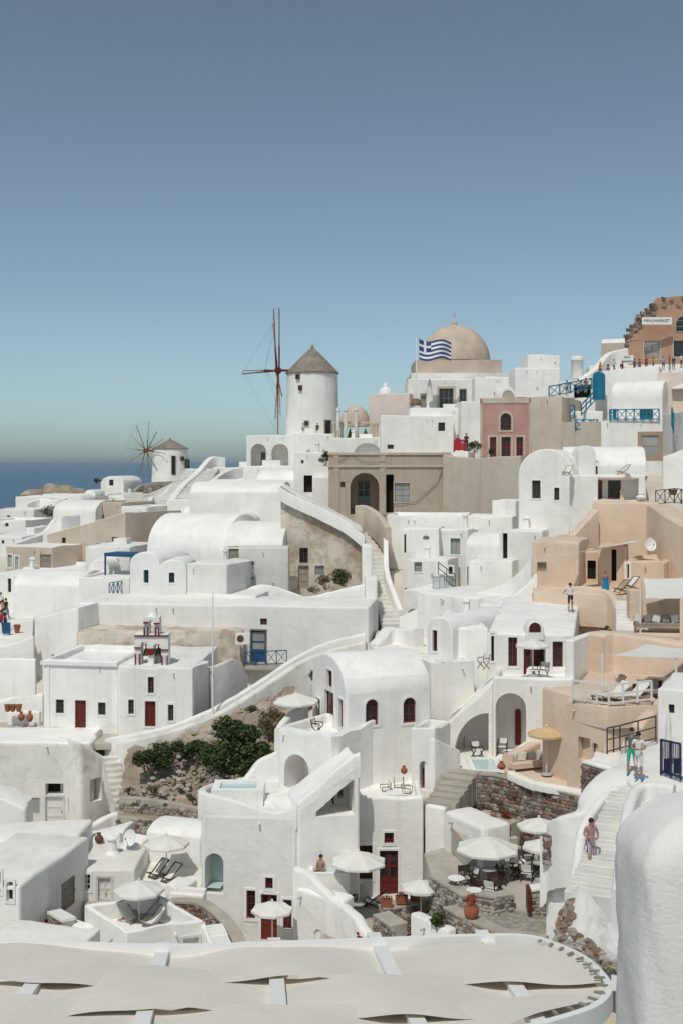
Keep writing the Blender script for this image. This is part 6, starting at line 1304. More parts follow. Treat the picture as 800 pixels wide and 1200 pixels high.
rail('thin dark handrail descending to the teal gate', [(513, 674, 91.5), (533, 690, 89)], 1.0, 'metal', 2, 'mid', r=.025)
rail('pale wooden rail along the edge of the sunbed terrace', [(671, 821, 56.6), (713, 827, 55.3), (763, 822, 55.8)], .95, 'whitewood', 3, 'mid', r=.045)
rail('dark metal rail above the tourist stairs', [(711, 884, 46), (726, 880, 47.5), (768, 868, 49)], 1.0, 'metal', 2, 'mid', r=.025)
ng = rail('navy gate with dark panels at the right edge', [(774, 908, 44.3), (797, 914, 43.3)], 1.3, 'navy', 2, 'bars', r=.03, name='gate')
for px, d_ in ((776.5, 44.2), (788.5, 43.7)):
    q = P(px, 908, d_); mb = MB(); mb.abox(q.x + .02, q.x + .3, d_ - .05, d_, q.z + .05, q.z + .6); mb.build('panel', 'navy', ng)
b = B('blue_gate', 'tall solid blue gate at the top of the blue stair railing', 694, 122.5, 708, 122, 441, 466, .4, 'teal', bev=.02, sink=.2, cat='gate', roof='vaultd', rise=.5); b.done()
# AC unit, dishes, flowerpots
q = P(277, 755, 83.5); r0 = thing('air_conditioner', 'white air conditioner on the wall beside the blue balcony', 'air conditioner', q); mb = MB(); mb.abox(q.x - .05, q.x + .95, 83.4, 83.85, q.z, q.z + .75); mb.build('case', 'whitepaint', r0); mb = MB(); mb.bar(Vector((q.x + .3, 83.38, q.z + .4)), Vector((q.x + .3, 83.45, q.z + .4)), .25, 14); mb.build('fan_grille', 'brown', r0)
def dish(label, px, py, d, rpx, ax):
    q = P(px, py, d); r = rpx / (F / d); root = thing('satellite_dish', label, 'satellite dish', q - Vector((0, 0, r * 1.5))); ax = Vector(ax).normalized(); x = ax.cross(Vector((0, 0, 1))).normalized(); y = x.cross(ax); vs = []; fs = []
    rings = [(1, 0.0), (.75, -.11), (.45, -.2), (.15, -.245)]
    for k, (a, b_) in enumerate(rings):
        for i in range(18): t = 2 * pi * i / 18; vs.append(q + (x * cos(t) + y * sin(t) * 1.08) * r * a + ax * b_ * r)
    for k in range(3):
        for i in range(18): fs.append((k * 18 + i, k * 18 + (i + 1) % 18, (k + 1) * 18 + (i + 1) % 18, (k + 1) * 18 + i))
    fs.append(tuple(3 * 18 + i for i in range(18))); obj('reflector', vs, fs, 'whitepaint', root, smooth=50)
    mb = MB(); mb.bar(q - ax * r * .25, q - ax * r * .4 - Vector((0, 0, r * 1.5)), .03, 6); mb.build('mast', 'greymetal', root); mb = MB(); mb.bar(q - y * r, q + ax * r * .9 - y * r * .2, .015, 5); mb.bar(q + ax * r * .85 - y * r * .2, q + ax * r * 1.05 - y * r * .1, .05, 6); mb.build('feed_arm', 'greymetal', root)
dish('white satellite dish on the beige block roof', 762, 638, 77, 7.5, (.3, -1, .25)); dish('large white satellite dish on the lower left roofs', 152, 982, 59, 9, (-.5, -1, .35))
def pot(label, px, py, d, h, r, shape='pot', m='terracotta', group=None):
    q = P(px, py, d); prof = {'pot': [(.62, 0), (.85, .5), (1, .9), (1.08, .92), (1.08, 1.0), (.9, 1.0), (.88, .9)], 'amphora': [(.4, 0), (.85, .2), (1.0, .42), (.85, .62), (.45, .78), (.4, .88), (.55, 1.0), (.35, 1.0)]}[shape]
    mb = MB(); mb.lathe(q, [(a * r, b_ * h) for a, b_ in prof], 14); o = mb.build('clay_pot', m, smooth=40); return tag(o, label, 'pot', group)
pot('tall clay amphora on the low curved stone wall', 552, 1079, 46.8, .85, .3, 'amphora'); pot('small clay jar on the white steps by the niche house', 473, 907, 60, .4, .18, 'amphora'); pot('clay jar on the corner of the stone wall', 587, 902, 59.2, .4, .22, 'amphora')
pot('terracotta pot at the end of the lower left stone wall', 155, 1067, 54.5, .45, .22); pot('clay pot by the dark roof hole of the lower left houses', 116, 988, 60, .5, .22, 'amphora', 'brown')
for k, (px, py, hh) in enumerate(((9, 834, .45), (15, 834, .45), (22, 834, .45), (25, 845, .6), (35, 846, .7))): pot(('small clay pot first from the left on the chapel terrace bench', 'small clay pot second from the left on the terrace bench', 'small clay pot third from the left on the terrace bench', 'round clay pot on the floor of the chapel terrace', 'tall lidded clay pot rightmost on the chapel terrace')[k], px, py, 78, hh, .22, 'pot' if k < 3 else 'amphora', group='clay pots on the chapel terrace')
b = B('bench', 'white low bench under the clay pots', 8, 78.8, 46, 78.6, 834, 846, .5, sink=.3, cat='bench'); b.done()
pot('large clay pot with plant at the left edge by the crowd', 20, 742, 87, .6, .25); pot('small clay jar on the sea side terrace wall', 322, 579, 128, .7, .5, 'pot', 'cred')
pot('woven brown basket on the wall at the right edge', 753, 564, 92, .4, .35, 'pot', 'tan'); pot('dark round basket on the terrace at the right edge', 788, 580, 88, .4, .35, 'pot', 'wood'); pot('pale round planter on the right edge terrace', 751, 586, 90, .5, .4, 'amphora', 'warmwhite')
rail('dark garden railing at the right edge below the baskets', [(768, 592, 90), (790, 590, 88), (806, 592, 86)], 1.1, 'metal', 2, 'cross', r=.03)
# plants
def leaves(mb, c, rx, ry, rz, n, size, rnd, shell=.55):
    for _ in range(n):
        while True:
            v = Vector((rnd.uniform(-1, 1), rnd.uniform(-1, 1), rnd.uniform(-1, 1)))
            if shell < v.length < 1.0 or (v.length < 1 and rnd.random() < .25): break
        k = 1 + .22 * sin(v.x * 5 + c.x) * sin(v.z * 6 + c.y) ; p = c + Vector((v.x * rx * k, v.y * ry * k, v.z * rz * k)); s = size * rnd.uniform(.6, 1.3)
        a = Vector((rnd.uniform(-1, 1), rnd.uniform(-1, 1), rnd.uniform(-.4, .9))).normalized(); b_ = a.cross(Vector((rnd.uniform(-1, 1), rnd.uniform(-1, 1), rnd.uniform(-1, 1)))).normalized()
        mb.cm = 0 if rnd.random() < .6 else 1; mb.add([p - a * s, p + b_ * s * .45, p + a * s, p - b_ * s * .45], [(0, 1, 2, 3)])
def shrub(label, px, py, d, wpx, hpx, n=900, ms=('leaf', 'leafdark'), size=.09, name='shrub', seed=1):
    s = F / d; q = P(px, py, d); rnd = random.Random(seed * 77 + int(px)); w, h = wpx / s / 2, hpx / s; root = thing(name, label, 'shrub', q); mb = MB(); stems = MB()
    m = max(3, int(4 * w / max(h, .3)))
    for k in range(m + 3):
        x = rnd.uniform(-.65, .65) * w; hh = rnd.uniform(.2, .72) * h * (1 - .35 * abs(x) / w); c = q + Vector((x, rnd.uniform(-.35, .35) * w, hh)); r = rnd.uniform(.3, .48) * min(w, h * .9)
        leaves(mb, c, r * 1.15, r, r * .85, n // (m + 3), size, rnd); stems.bar(q + Vector((x * .3, 0, -.1)), c, .03, 5, .012)
    mb.build('crown', None, root, mats=list(ms)); stems.build('stem', 'wood', root); return root
shrub('leftmost dark green shrub on the rocky slope', 174, 905, 68.6, 34, 38, 1700, seed=1); shrub('rounded green shrub second from the left on the rocky slope', 199, 902, 69, 48, 48, 3000, seed=2)
shrub('small green shrub in the middle of the rocky slope', 233, 893, 69.5, 44, 40, 2400, seed=3); shrub('biggest leafy green bush on the rocky slope', 280, 902, 68.0, 76, 70, 8000, seed=4, size=.12); shrub('low leafy bush right of the biggest bush', 302, 912, 66.8, 52, 56, 4200, seed=5, size=.12)
shrub('dry brown scrub under the cream balcony parasol', 324, 872, 69, 44, 58, 2600, ('leafdry', 'leaf'), .07, seed=6); shrub('brownish bush right of the biggest bush by the wall', 322, 850, 72, 26, 30, 700, ('leafdry', 'leafpale'), .07, seed=7)
shrub('tuft of dry grass in the path wall above the parasol', 366, 796, 78.5, 10, 14, 250, ('leafpale', 'leafdry'), .07, seed=8)
shrub('grey green oleander before the stained house', 406, 686, 95, 36, 34, 1800, ('leafpale', 'leaf'), .1, seed=9); shrub('dry twiggy shrub left of the oleander', 383, 690, 95.5, 26, 20, 700, ('leafdry', 'leafpale'), .08, seed=10)
shrub('trailing grey green bush above the taupe house corner', 381, 545, 122, 16, 24, 500, ('leafpale', 'leaf'), .12, seed=11); shrub('potted green plants left of the pink house', 557, 529, 116.5, 18, 16, 450, ('leaf', 'leafdry'), .1, seed=12)
shrub('small climbing plant by the pink house window', 576, 534, 115.5, 8, 14, 200, ('leaf', 'leafdark'), .09, seed=13); shrub('green plant in the cafe planter corner', 513, 1090, 47.3, 26, 26, 700, ('leaf', 'leafpale'), .07, seed=14)
shrub('red flowers in the stone planter', 586, 960, 55.6, 34, 12, 350, ('leaf', 'brightred'), .06, seed=15); shrub('agave like plant on the far slope by the porch', 244, 604, 127, 10, 14, 200, ('leafpale', 'leaf'), .14, seed=16)
shrub('dark cypress like bush between the far houses', 181, 618, 122, 8, 20, 250, ('leafdark', 'leaf'), .12, seed=17); shrub('dry scrub on the left slope rubble', 57, 604, 148, 22, 12, 300, ('leafdry', 'leafpale'), .15, seed=18)
shrub('red flowered plant beside the patio wall foot', 421, 1112, 48, 8, 34, 220, ('brightred', 'leaf'), .06, seed=19); shrub('cactus plant on the right corner above the red windowed house', 711, 746, 66, 12, 16, 200, ('leafdark', 'leafdry'), .08, seed=20)
shrub('dry grass tuft beside the lower dry stone wall', 228, 940, 66.4, 16, 9, 200, ('leafdry', 'leafpale'), .07, seed=21); shrub('brown scrub at the foot of the rocky slope', 180, 928, 67.6, 26, 9, 260, ('leafdry', 'leafpale'), .07, seed=22)
shrub('scrub on top of the far brown rocks', 115, 566, 202, 10, 9, 150, ('leafdry', 'leafdark'), .2, seed=23)
for k, (px, py, d) in enumerate(((452, 1065, 52.0), (470, 1061, 52.3), (487, 1057, 52.7))):
    q = P(px, py, d); root = thing('flower_box', ('terracotta flower box on the left of the stone bench wall', 'terracotta flower box in the middle of the stone bench wall', 'terracotta flower box on the right of the stone bench wall')[k], 'flower box', q, 'flower boxes on the bench wall'); mb = MB(); a, b_, h = .28, .15, .32
    mb.add([q + Vector((sx * a * t, sy * b_ * t, z)) for z, t in ((.08, .85), (.08 + h, 1.0)) for sx, sy in ((-1, -1), (1, -1), (1, 1), (-1, 1))], [(3, 2, 1, 0), (0, 1, 5, 4), (1, 2, 6, 5), (2, 3, 7, 6), (3, 0, 4, 7), (4, 5, 6, 7)]); mb.build('box', 'terracotta', root); mb = MB(); leaves(mb, q + Vector((0, 0, .45)), .28, .15, .12, 130, .05, random.Random(k)); mb.build('flowers', None, root, mats=['brightred' if k < 2 else 'leafdark', 'leafdark'])
mb = MB(); leaves(mb, P(552, 1052, 46.8) + Vector((0, 0, -.1)), .25, .25, .25, 150, .06, random.Random(5)); tag(mb.build('red_plant', None, mats=['cred', 'leafdry']), 'dark red plant growing from the tall amphora', 'plant')
# brown rocks on the far left ridge
for k, (px, py, d, w, h) in enumerate(((60, 580, 195, 14, 14), (42, 582, 196, 22, 9), (74, 580, 192, 20, 12), (92, 580, 190, 16, 8))):
    s = F / d; q = P(px, py, d); mb = MB(); r = w / s * .75; mb.lathe(q - Vector((0, 0, 1)), [(r, 0), (r * 1.05, 1 + h / s * .3), (r * .8, 1 + h / s * .75), (r * .35, 1 + h / s)], 14, jit=.12); tag(mb.build('boulder', 'rock'), ('round brown boulder on the left skyline', 'flat brown rock leftmost on the skyline', 'brown rock right of the round boulder', 'small brown rock nearest the round topped house')[k], 'boulder', 'rocks on the left ridge')
# flagpole and flag
q = P(487, 474, 156); root = thing('flagpole', 'white flagpole with blue and white striped flag beside the dome', 'flagpole', q); mb = MB(); mb.bar(q, P(487.5, 394, 156), .09, 8, .06); mb.build('pole', 'whitepaint', root); mb = MB(); mb.lathe(q - Vector((0, 0, .1)), [(.75, 0), (.75, .25), (.5, .8), (.12, .9)], 12); mb.build('base', 'wood', root)
A_ = P(490.5, 397, 156); W_, H_ = 38 * 156 / F, 24 * 156 / F; nu, nv = 27, 18
def fl(u_, v_): return A_ + Vector((u_ * W_, .5 * sin(u_ * 7 + v_ * 1.2) * u_ ** .5 - .2, -v_ * H_ * (1 - .12 * u_) - .45 * u_ - .22 * sin(u_ * 6.5)))
mb = MB(); 
for j in range(nv):
    for i in range(nu):
        u0, v0 = i / nu, j / nv; st = int(v0 * 9); blue = st % 2 == 0
        if i < 10 and st < 5: blue = not (i in (4, 5) or st == 2)
        mb.cm = 1 if blue else 0; mb.add([fl(u0, v0), fl((i + 1) / nu, v0), fl((i + 1) / nu, (j + 1) / nv), fl(u0, (j + 1) / nv)], [(3, 2, 1, 0)])
mb.build('flag', None, root, mats=['whitepaint', 'flagblue'])
# red gate by the pink house
rail('small red gate left of the pink house', [(532, 530, 117), (544, 530, 116.8)], 1.2, 'brightred', 2, 'bars', name='gate', r=.06)
B('white_wall', 'white steps block under the red gate', 530, 117, 548, 116.5, 529, 545, 3, cat='wall').done()

# ------------------------------------------------------------------ foreground awning woven over white beams
AX0 = (282 - 400) / F
def aw(px, py, up=0.0):
    """point of the awning plane (falls 9.6 degrees away from the viewer) seen at the photo pixel"""
    k = (py - HY) / F; d = 2.67 / (k - .169); return P(px, py, d) + Vector((0, 0, up))
root = thing('awning', 'big ecru canvas awning woven over white beams in the foreground', 'awning', aw(350, 1160, -.5))
beams = [((70, 1107), (-60, 1290)), ((193, 1104), (140, 1290)), ((321, 1099), (334, 1290)), ((437, 1093), (536, 1290)), ((563, 1090), (690, 1290))]
for (a, b_) in beams:
    A_, B_ = aw(*a, -.035), aw(*b_, -.035); mb = MB(); t = (B_ - A_).normalized(); x = t.cross(Vector((0, 0, 1))).normalized(); mb.box((A_ + B_) / 2, x * .062, t * (B_ - A_).length / 2, Vector((0, 0, .035))); mb.build('beam', 'whitepaint', root)
mat('webbing', (.50, .475, .43), .9, .2, 50)
edges = [1113, 1146, 1183, 1228, 1290]       # rows between the strips
def rimx(py):      # right outline of the awning
    pts = [(1100, 560), (1108, 640), (1120, 672), (1140, 700), (1158, 712), (1172, 708), (1186, 690), (1196, 650), (1215, 560), (1300, 300)]
    for (y0, x0), (y1, x1) in zip(pts, pts[1:]):
        if y0 <= py <= y1: return x0 + (x1 - x0) * (py - y0) / (y1 - y0)
    return 560
def beamx(k, py): (x0, y0), (x1, y1) = beams[k]; return x0 + (x1 - x0) * (py - y0) / (y1 - y0)
for k in range(4):
    y0, y1 = edges[k], edges[k + 1]; vs = []; fs = []; NU, NV = 70, 8; xl = -120
    for j in range(NV + 1):
        for i in range(NU + 1):
            v_ = j / NV; yy = y0 + (y1 - y0) * v_; xr = rimx(min(yy, 1299)) if k < 3 else rimx(1228); x = xl + (xr - xl) * i / NU
            bx = [beamx(m, yy) for m in range(5)]; ph = 0
            # wave: over beams of one parity, under the others
            seq = [(-180, 1)] + [(bx[m], 1 if (m + k) % 2 == 0 else -1) for m in range(5)] + [(xr + 60, 1)]
            for (xa, sa), (xb, sb) in zip(seq, seq[1:]):
                if xa <= x <= xb: tt = (x - xa) / (xb - xa); ph = sa * (1 + cos(pi * tt)) / 2 + sb * (1 - cos(pi * tt)) / 2; break
            squeeze = 1.3 + .05 * ph; ym = (y0 + y1) / 2; yq = ym + (yy - ym) * squeeze + 5 * sin(x * .012 + k * 2)
            edge = 1 - (2 * v_ - 1) ** 2
            vs.append(aw(x, yq, .034 * ph + .008 * edge * ph + .012 * sin(x * .05 + v_ * 3) - .01))
    for j in range(NV):
        for i in range(NU): fs.append((j * (NU + 1) + i, j * (NU + 1) + i + 1, (j + 1) * (NU + 1) + i + 1, (j + 1) * (NU + 1) + i)[::-1])
    obj('canvas_strip', vs, fs, 'ecru', root, smooth=60)
# white rim
rp = spline([aw(x, y, .03) for x, y in ((-80, 1112), (0, 1108), (200, 1114), (400, 1108), (560, 1102), (618, 1103), (650, 1112), (682, 1127), (704, 1147), (713, 1162), (709, 1175), (696, 1186), (670, 1196), (620, 1210), (540, 1228))], 6)
vs = []; fs = []
for i, q in enumerate(rp):
    t = rp[min(i + 1, len(rp) - 1)] - rp[max(i - 1, 0)]; t.normalize(); o = t.cross(Vector((0, 0, 1))).normalized() * .03; vs += [q - o + Vector((0, 0, .02)), q + o + Vector((0, 0, .02)), q + o + Vector((0, 0, -.14)), q - o + Vector((0, 0, -.14))]
for i in range(len(rp) - 1):
    for j in range(4): fs.append((4 * i + j, 4 * i + (j + 1) % 4, 4 * i + 4 + (j + 1) % 4, 4 * i + 4 + j))
obj('rim', vs, fs, 'whitepaint', root, smooth=40)
for (x, y) in ((632, 1110), (645, 1114), (657, 1119), (668, 1125), (679, 1131), (688, 1138), (696, 1146), (702, 1154), (705, 1163), (702, 1172), (694, 1179), (683, 1186), (668, 1191), (650, 1196)):
    q = aw(x, y, .055); mb = MB(); c_ = aw(600, 1150, .055); t = (q - c_).normalized(); mb.box(q, t * .045, t.cross(Vector((0, 0, 1))) * .012, Vector((0, 0, .008))); mb.build('lacing', 'greywood', root)

# ------------------------------------------------------------------ small walls, vaults and tufts filling the slopes
for lb, pts, th, dr, m in (
    ('low white wall zigzagging below the brown rocks', [(30, 590, 165), (48, 584, 168), (66, 586, 166), (84, 580, 170)], .6, 2, 'white'),
    ('curved white garden wall left of the far stairs', [(146, 600, 140), (160, 596, 142), (172, 590, 146), (178, 582, 150)], .6, 2.5, 'white'),
    ('white wall snaking down from the broad far stairs', [(204, 604, 126), (214, 598, 128), (232, 598, 127), (246, 590, 130)], .5, 2, 'white'),
    ('rounded white wall above the large vault', [(250, 604, 124), (275, 592, 128), (300, 590, 126), (322, 596, 122)], .6, 2.5, 'white'),
    ('white wall edge along the left of the sand house roof', [(18, 636, 112), (34, 630, 114), (50, 624, 116), (64, 608, 119)], .5, 2.5, 'white'),
    ('low white wall in front of the sand house door', [(0, 680, 103), (30, 676, 103), (60, 672, 103), (92, 664, 104), (118, 652, 105)], .5, 2.5, 'white'),
    ('white curved path wall below the twin gables', [(186, 708, 89), (192, 718, 88.6), (206, 722, 88.3), (222, 722, 88.2)], .25, .7, 'white'),
    ('thin white ledge on the ramp behind the chapel', [(122, 722, 87.6), (136, 716, 87.8), (150, 704, 88)], .25, .9, 'white'),
    ('white rounded wall below the windmill arcade', [(262, 566, 150), (285, 560, 152), (310, 556, 152), (338, 560, 148)], .7, 2.5, 'white')):
    wall('garden_wall', lb, pts, th, dr, m)
for lb, x0, x1, yt, yb, d, dep, rf, rise in (
    ('tiny white vault on the terrace below the brown rocks', 78, 98, 588, 600, 158, 5, 'vaultd', .9), ('little white dome roofed hut near the rubble wall', 98, 112, 582, 596, 172, 4, 'vaultd', 1.0),
    ('small white cube left of the narrow far steps', 140, 152, 584, 598, 160, 4, 'flat', 1), ('low white vault in front of the far stairs', 214, 238, 604, 622, 122, 5, 'vaultl', .9),
    ('white half vault beside the large vault ridge', 270, 296, 612, 630, 116, 5, 'vaultd', .9), ('small white hut on the roofs left of the black doorway', 318, 336, 584, 600, 126, 4, 'vaultd', .8),
    ('white chimney cube on the roof left of the sand house', 30, 40, 618, 632, 126, 3, 'flat', 1), ('low white box with flat top by the blue pergola', 66, 96, 686, 700, 97, 3, 'flat', 1), ('white vault end facing left of the twin gables', 104, 128, 668, 690, 100, 4, 'vaultd', .9)):
    b = B('white_hut', lb, x0, d, x1, d - .3, yt, yb, dep, roof=rf, rise=rise, cat='hut')
    if 'vault' in rf and d < 130: b.win((x0 + x1) / 2 - 1.6, yt + 3, (x0 + x1) / 2 + 1.6, yt + 8, 'brown', surround=False)
    b.done()
for k, (lb, px, py, d, w, h, n, ms) in enumerate((
    ('dry tuft high on the rocky slope by the path wall', 262, 862, 72.5, 18, 10, 260, ('leafdry', 'leafpale')), ('dry tuft at the right end of the rocky slope', 335, 850, 73, 20, 16, 320, ('leafdry', 'leafpale')), ('pale dry grass between the shrubs and the dry stone wall', 212, 922, 68, 24, 8, 260, ('leafpale', 'leafdry')),
    ('dry grass clump left end of the dry stone wall', 152, 930, 67.6, 18, 8, 200, ('leafdry', 'leafpale')), ('green creeper on the path wall above the big bush', 300, 838, 74, 24, 16, 420, ('leaf', 'leafdry')), ('dry weeds on the rubble under the stained house', 370, 694, 95.2, 24, 10, 300, ('leafdry', 'leafpale')))):
    shrub(lb, px, py, d, w, h, n, ms, .07, seed=40 + k)

# ------------------------------------------------------------------ people
POSES = {}
def body_mesh(pose):
    if pose in POSES: return POSES[pose]
    J = dict(pelvis=(0, 0, .95), waist=(0, -.01, 1.08), chest=(0, .0, 1.28), neck=(0, .0, 1.46), head=(0, -.015, 1.60), crown=(0, 0.0, 1.70), nose=(0, -.10, 1.585),
             lsh=(-.17, 0, 1.42), lel=(-.24, .02, 1.14), lwr=(-.24, -.08, .90), lha=(-.24, -.11, .80), rsh=(.17, 0, 1.42), rel=(.24, .02, 1.14), rwr=(.24, -.08, .90), rha=(.24, -.11, .80),
             lhip=(-.095, 0, .90), lkn=(-.10, -.02, .49), lan=(-.10, .03, .08), lto=(-.11, -.13, .03), rhip=(.095, 0, .90), rkn=(.10, -.02, .49), ran=(.10, .03, .08), rto=(.11, -.13, .03))
    if pose == 'walk': J.update(lkn=(-.1, -.2, .52), lan=(-.1, -.22, .10), lto=(-.1, -.38, .06), rkn=(.1, .06, .5), ran=(.1, .26, .13), rto=(.1, .14, .03), lel=(-.25, .12, 1.16), lwr=(-.24, .1, .92), lha=(-.24, .06, .83), rel=(.25, -.08, 1.15), rwr=(.22, -.24, .98), rha=(.2, -.3, .93))
    if pose == 'hold': J.update(lel=(-.25, -.02, 1.15), lwr=(-.08, -.26, 1.12), lha=(-.02, -.3, 1.14), rel=(.25, -.02, 1.15), rwr=(.08, -.26, 1.14), rha=(.02, -.31, 1.16), head=(0, -.05, 1.59), crown=(0, -.04, 1.69), nose=(0, -.13, 1.55))
    if pose == 'step': J.update(lel=(-.25, -.02, 1.15), lwr=(-.08, -.26, 1.12), lha=(-.02, -.3, 1.14), rel=(.25, .0, 1.15), rwr=(.15, -.24, 1.08), rha=(.08, -.3, 1.1), lkn=(-.1, -.18, .54), lan=(-.1, -.14, .15), lto=(-.1, -.3, .11), head=(0, -.06, 1.58), crown=(0, -.06, 1.68), nose=(0, -.14, 1.54))
    if pose == 'reach': J.update(rel=(.33, -.12, 1.2), rwr=(.45, -.3, 1.08), rha=(.5, -.36, 1.04), lel=(-.05, -.16, 1.16), lwr=(.2, -.34, 1.02), lha=(.28, -.38, 1.0), head=(.02, -.06, 1.58), crown=(.03, -.06, 1.68), nose=(.03, -.15, 1.55))
    if pose == 'sit': J.update(lkn=(-.11, -.42, .93), lan=(-.11, -.44, .5), lto=(-.11, -.6, .46), rkn=(.11, -.42, .93), ran=(.11, -.44, .5), rto=(.11, -.6, .46), lwr=(-.18, -.22, 1.0), lha=(-.16, -.3, .98), rwr=(.18, -.22, 1.0), rha=(.16, -.3, .98))
    Rd = dict(pelvis=(.15, .11), waist=(.13, .10), chest=(.165, .115), neck=(.055, .055), head=(.085, .10), crown=(.06, .075), nose=(.012, .015), lsh=(.065, .065), lel=(.045, .045), lwr=(.033, .03), lha=(.04, .022), rsh=(.065, .065), rel=(.045, .045), rwr=(.033, .03), rha=(.04, .022),
              lhip=(.095, .095), lkn=(.06, .06), lan=(.04, .045), lto=(.04, .03), rhip=(.095, .095), rkn=(.06, .06), ran=(.04, .045), rto=(.04, .03))
    E = [('pelvis', 'waist'), ('waist', 'chest'), ('chest', 'neck'), ('neck', 'head'), ('head', 'crown'), ('head', 'nose'), ('chest', 'lsh'), ('lsh', 'lel'), ('lel', 'lwr'), ('lwr', 'lha'), ('chest', 'rsh'), ('rsh', 'rel'), ('rel', 'rwr'), ('rwr', 'rha'),
         ('pelvis', 'lhip'), ('lhip', 'lkn'), ('lkn', 'lan'), ('lan', 'lto'), ('pelvis', 'rhip'), ('rhip', 'rkn'), ('rkn', 'ran'), ('ran', 'rto')]
    ks = list(J); rad = [Rd[k] for k in ks]; vs = [Vector(J[k]) for k in ks]; es = [(ks.index(a), ks.index(b)) for a, b in E]
    # five short fingers on each hand
    for h, w, sx in (('lha', 'lwr', -1), ('rha', 'rwr', 1)):
        a, b = Vector(J[w]), Vector(J[h]); t = (b - a).normalized(); side = t.cross(Vector((0, 1, .3))).normalized() if abs(t.y) < .9 else Vector((1, 0, 0))
        for k in range(5):
            o = (k - 1.5) * .02 if k < 4 else .05; ln = (.06, .075, .07, .055, .035)[k]
            vs.append(b + side * o + t * ln); rad.append((.009, .009)); es.append((ks.index(h), len(vs) - 1))
    me = bpy.data.meshes.new('body'); me.from_pydata(vs, es, []); o = bpy.data.objects.new('tmp', me); col.objects.link(o)
    md = o.modifiers.new('skin', 'SKIN'); md.use_smooth_shade = True; ss = o.modifiers.new('sub', 'SUBSURF'); ss.levels = 1; ss.render_levels = 1
    for i, sv in enumerate(me.skin_vertices[0].data): sv.radius = rad[i]; sv.use_root = (i == 0)
    dg = bpy.context.evaluated_depsgraph_get(); dg.update(); m2 = bpy.data.meshes.new_from_object(o.evaluated_get(dg)); bpy.data.objects.remove(o)
    m2.materials.clear()
    for _ in range(5): m2.materials.append(MATS['skin'])
    # zones: 0 skin, 1 top, 2 bottom, 3 shoe, 4 lower leg
    segs = [(Vector(J[a]), Vector(J[b]), a, b) for a, b in E]
    for p in m2.polygons:
        c = p.center; best = 9; z = 0
        for A_, B_, a, b in segs:
            d = B_ - A_; t = max(0, min(1, (c - A_).dot(d) / d.length_squared)); ds = (A_ + d * t - c).length - (.06 if a in ('pelvis', 'waist', 'chest') else .03)
            if ds < best: best = ds; seg = (a, b, t)
        a, b, t = seg
        if a in ('neck', 'head') or (a == 'chest' and b == 'neck' and t > .75): z = 0
        elif a in ('waist', 'chest') or (a in ('lsh', 'rsh') and t < .6): z = 1
        elif a == 'pelvis' and b == 'waist' and t > .4: z = 1
        elif a in ('pelvis', 'lhip', 'rhip'): z = 2
        elif a in ('lkn', 'rkn'): z = 4
        elif a in ('lan', 'ran'): z = 3
        else: z = 0
        p.material_index = z
    POSES[pose] = (m2, J); return POSES[pose]
def person(label, px, py, d, pose='stand', rz=0.0, h=1.72, top='cwhite', bottom='cshorts', lower=None, shoe='cblack', hair='hair', hat=None, group=None, dress=None, bag=None, sc_=None):
    m2, J = body_mesh(pose); me = m2.copy()
    for i, k in enumerate(('skin', top, bottom, shoe, lower or 'skin')): me.materials[i] = MATS[k]
    o = bpy.data.objects.new('person', me); col.objects.link(o); q = P(px, py, d); s = h / 1.74; o.location = q; o.rotation_euler = (0, 0, rz); o.scale = (s, s, s); tag(o, label, 'person', group); BASE[o] = Vector()
    hd = Vector(J['head']); mb = MB(); c = hd + Vector((0, .018, .045))
    vs = []; fs = []; n = 12
    for j in range(6):
        a = -.35 + j * (pi / 2 + .35) / 5
        for i in range(n): t = 2 * pi * i / n; vs.append(c + Vector((.098 * cos(a) * cos(t), .115 * cos(a) * sin(t), .115 * sin(a) + (.03 if sin(t) < -.5 and j < 2 else 0))))
    for j in range(5):
        for i in range(n): fs.append((j * n + i, j * n + (i + 1) % n, (j + 1) * n + (i + 1) % n, (j + 1) * n + i))
    obj('hair', vs, fs, hair, o, smooth=60)
    for sx in (-.035, .035): mb = MB(); mb.lathe(hd + Vector((sx, -.095, .0)), [(.004, -.008), (.012, 0), (.004, .008)], 6); mb.build('eye', 'hair', o)
    mb = MB(); mb.box(hd + Vector((0, -.093, -.055)), (.022, 0, 0), (0, .008, 0), (0, 0, .005)); mb.build('mouth', 'cred', o)
    if hat:
        mb = MB(); mb.lathe(hd + Vector((0, .01, .075)), [(.19, 0), (.19, .012), (.105, .02), (.1, .1), (.05, .12)], 16); mb.build('hat', hat, o, smooth=40)
    if dress:
        w = Vector(J['waist']); mb = MB(); mb.lathe(w - Vector((0, 0, .62)), [(.27, 0), (.235, .2), (.19, .45), (.155, .62), (.17, .82)], 14, cap=False, jit=.03); mb.build('skirt', dress, o, smooth=40)
    if bag:
        mb = MB(); mb.box((.0, .2, 1.22), (.15, 0, 0), (0, .08, 0), (0, 0, .2)); mb.build('backpack', bag, o)
    return o
person('person in white shirt and dark shorts standing on the white roof with a long pole', 668, 717, 72, 'reach', pi * .9, 1.76, 'cwhite', 'cshorts')
q = P(680, 690, 72.5); mb = MB(); mb.bar(P(660, 716, 71), P(686, 686, 72.3), .02, 6); tag(mb.build('pole', 'whitewood'), 'long thin roller pole held by the person on the roof', 'pole')
person('person in bright blue skirt seated at the courtyard wall', 709, 699, 75, 'stand', .3, 1.6, 'cstripe', 'cblue', hair='fairhair', dress='cblue')
person('person in striped dress looking down on the tourist stairs', 692, 1018, 38.8, 'step', .1, 1.66, 'cstripe', 'stripes', shoe='wood')
person('person in white t-shirt and shorts at the head of the tourist stairs', 748, 913, 43.4, 'hold', -.5, 1.72, 'cwhite', 'cwhite', shoe='cblue')
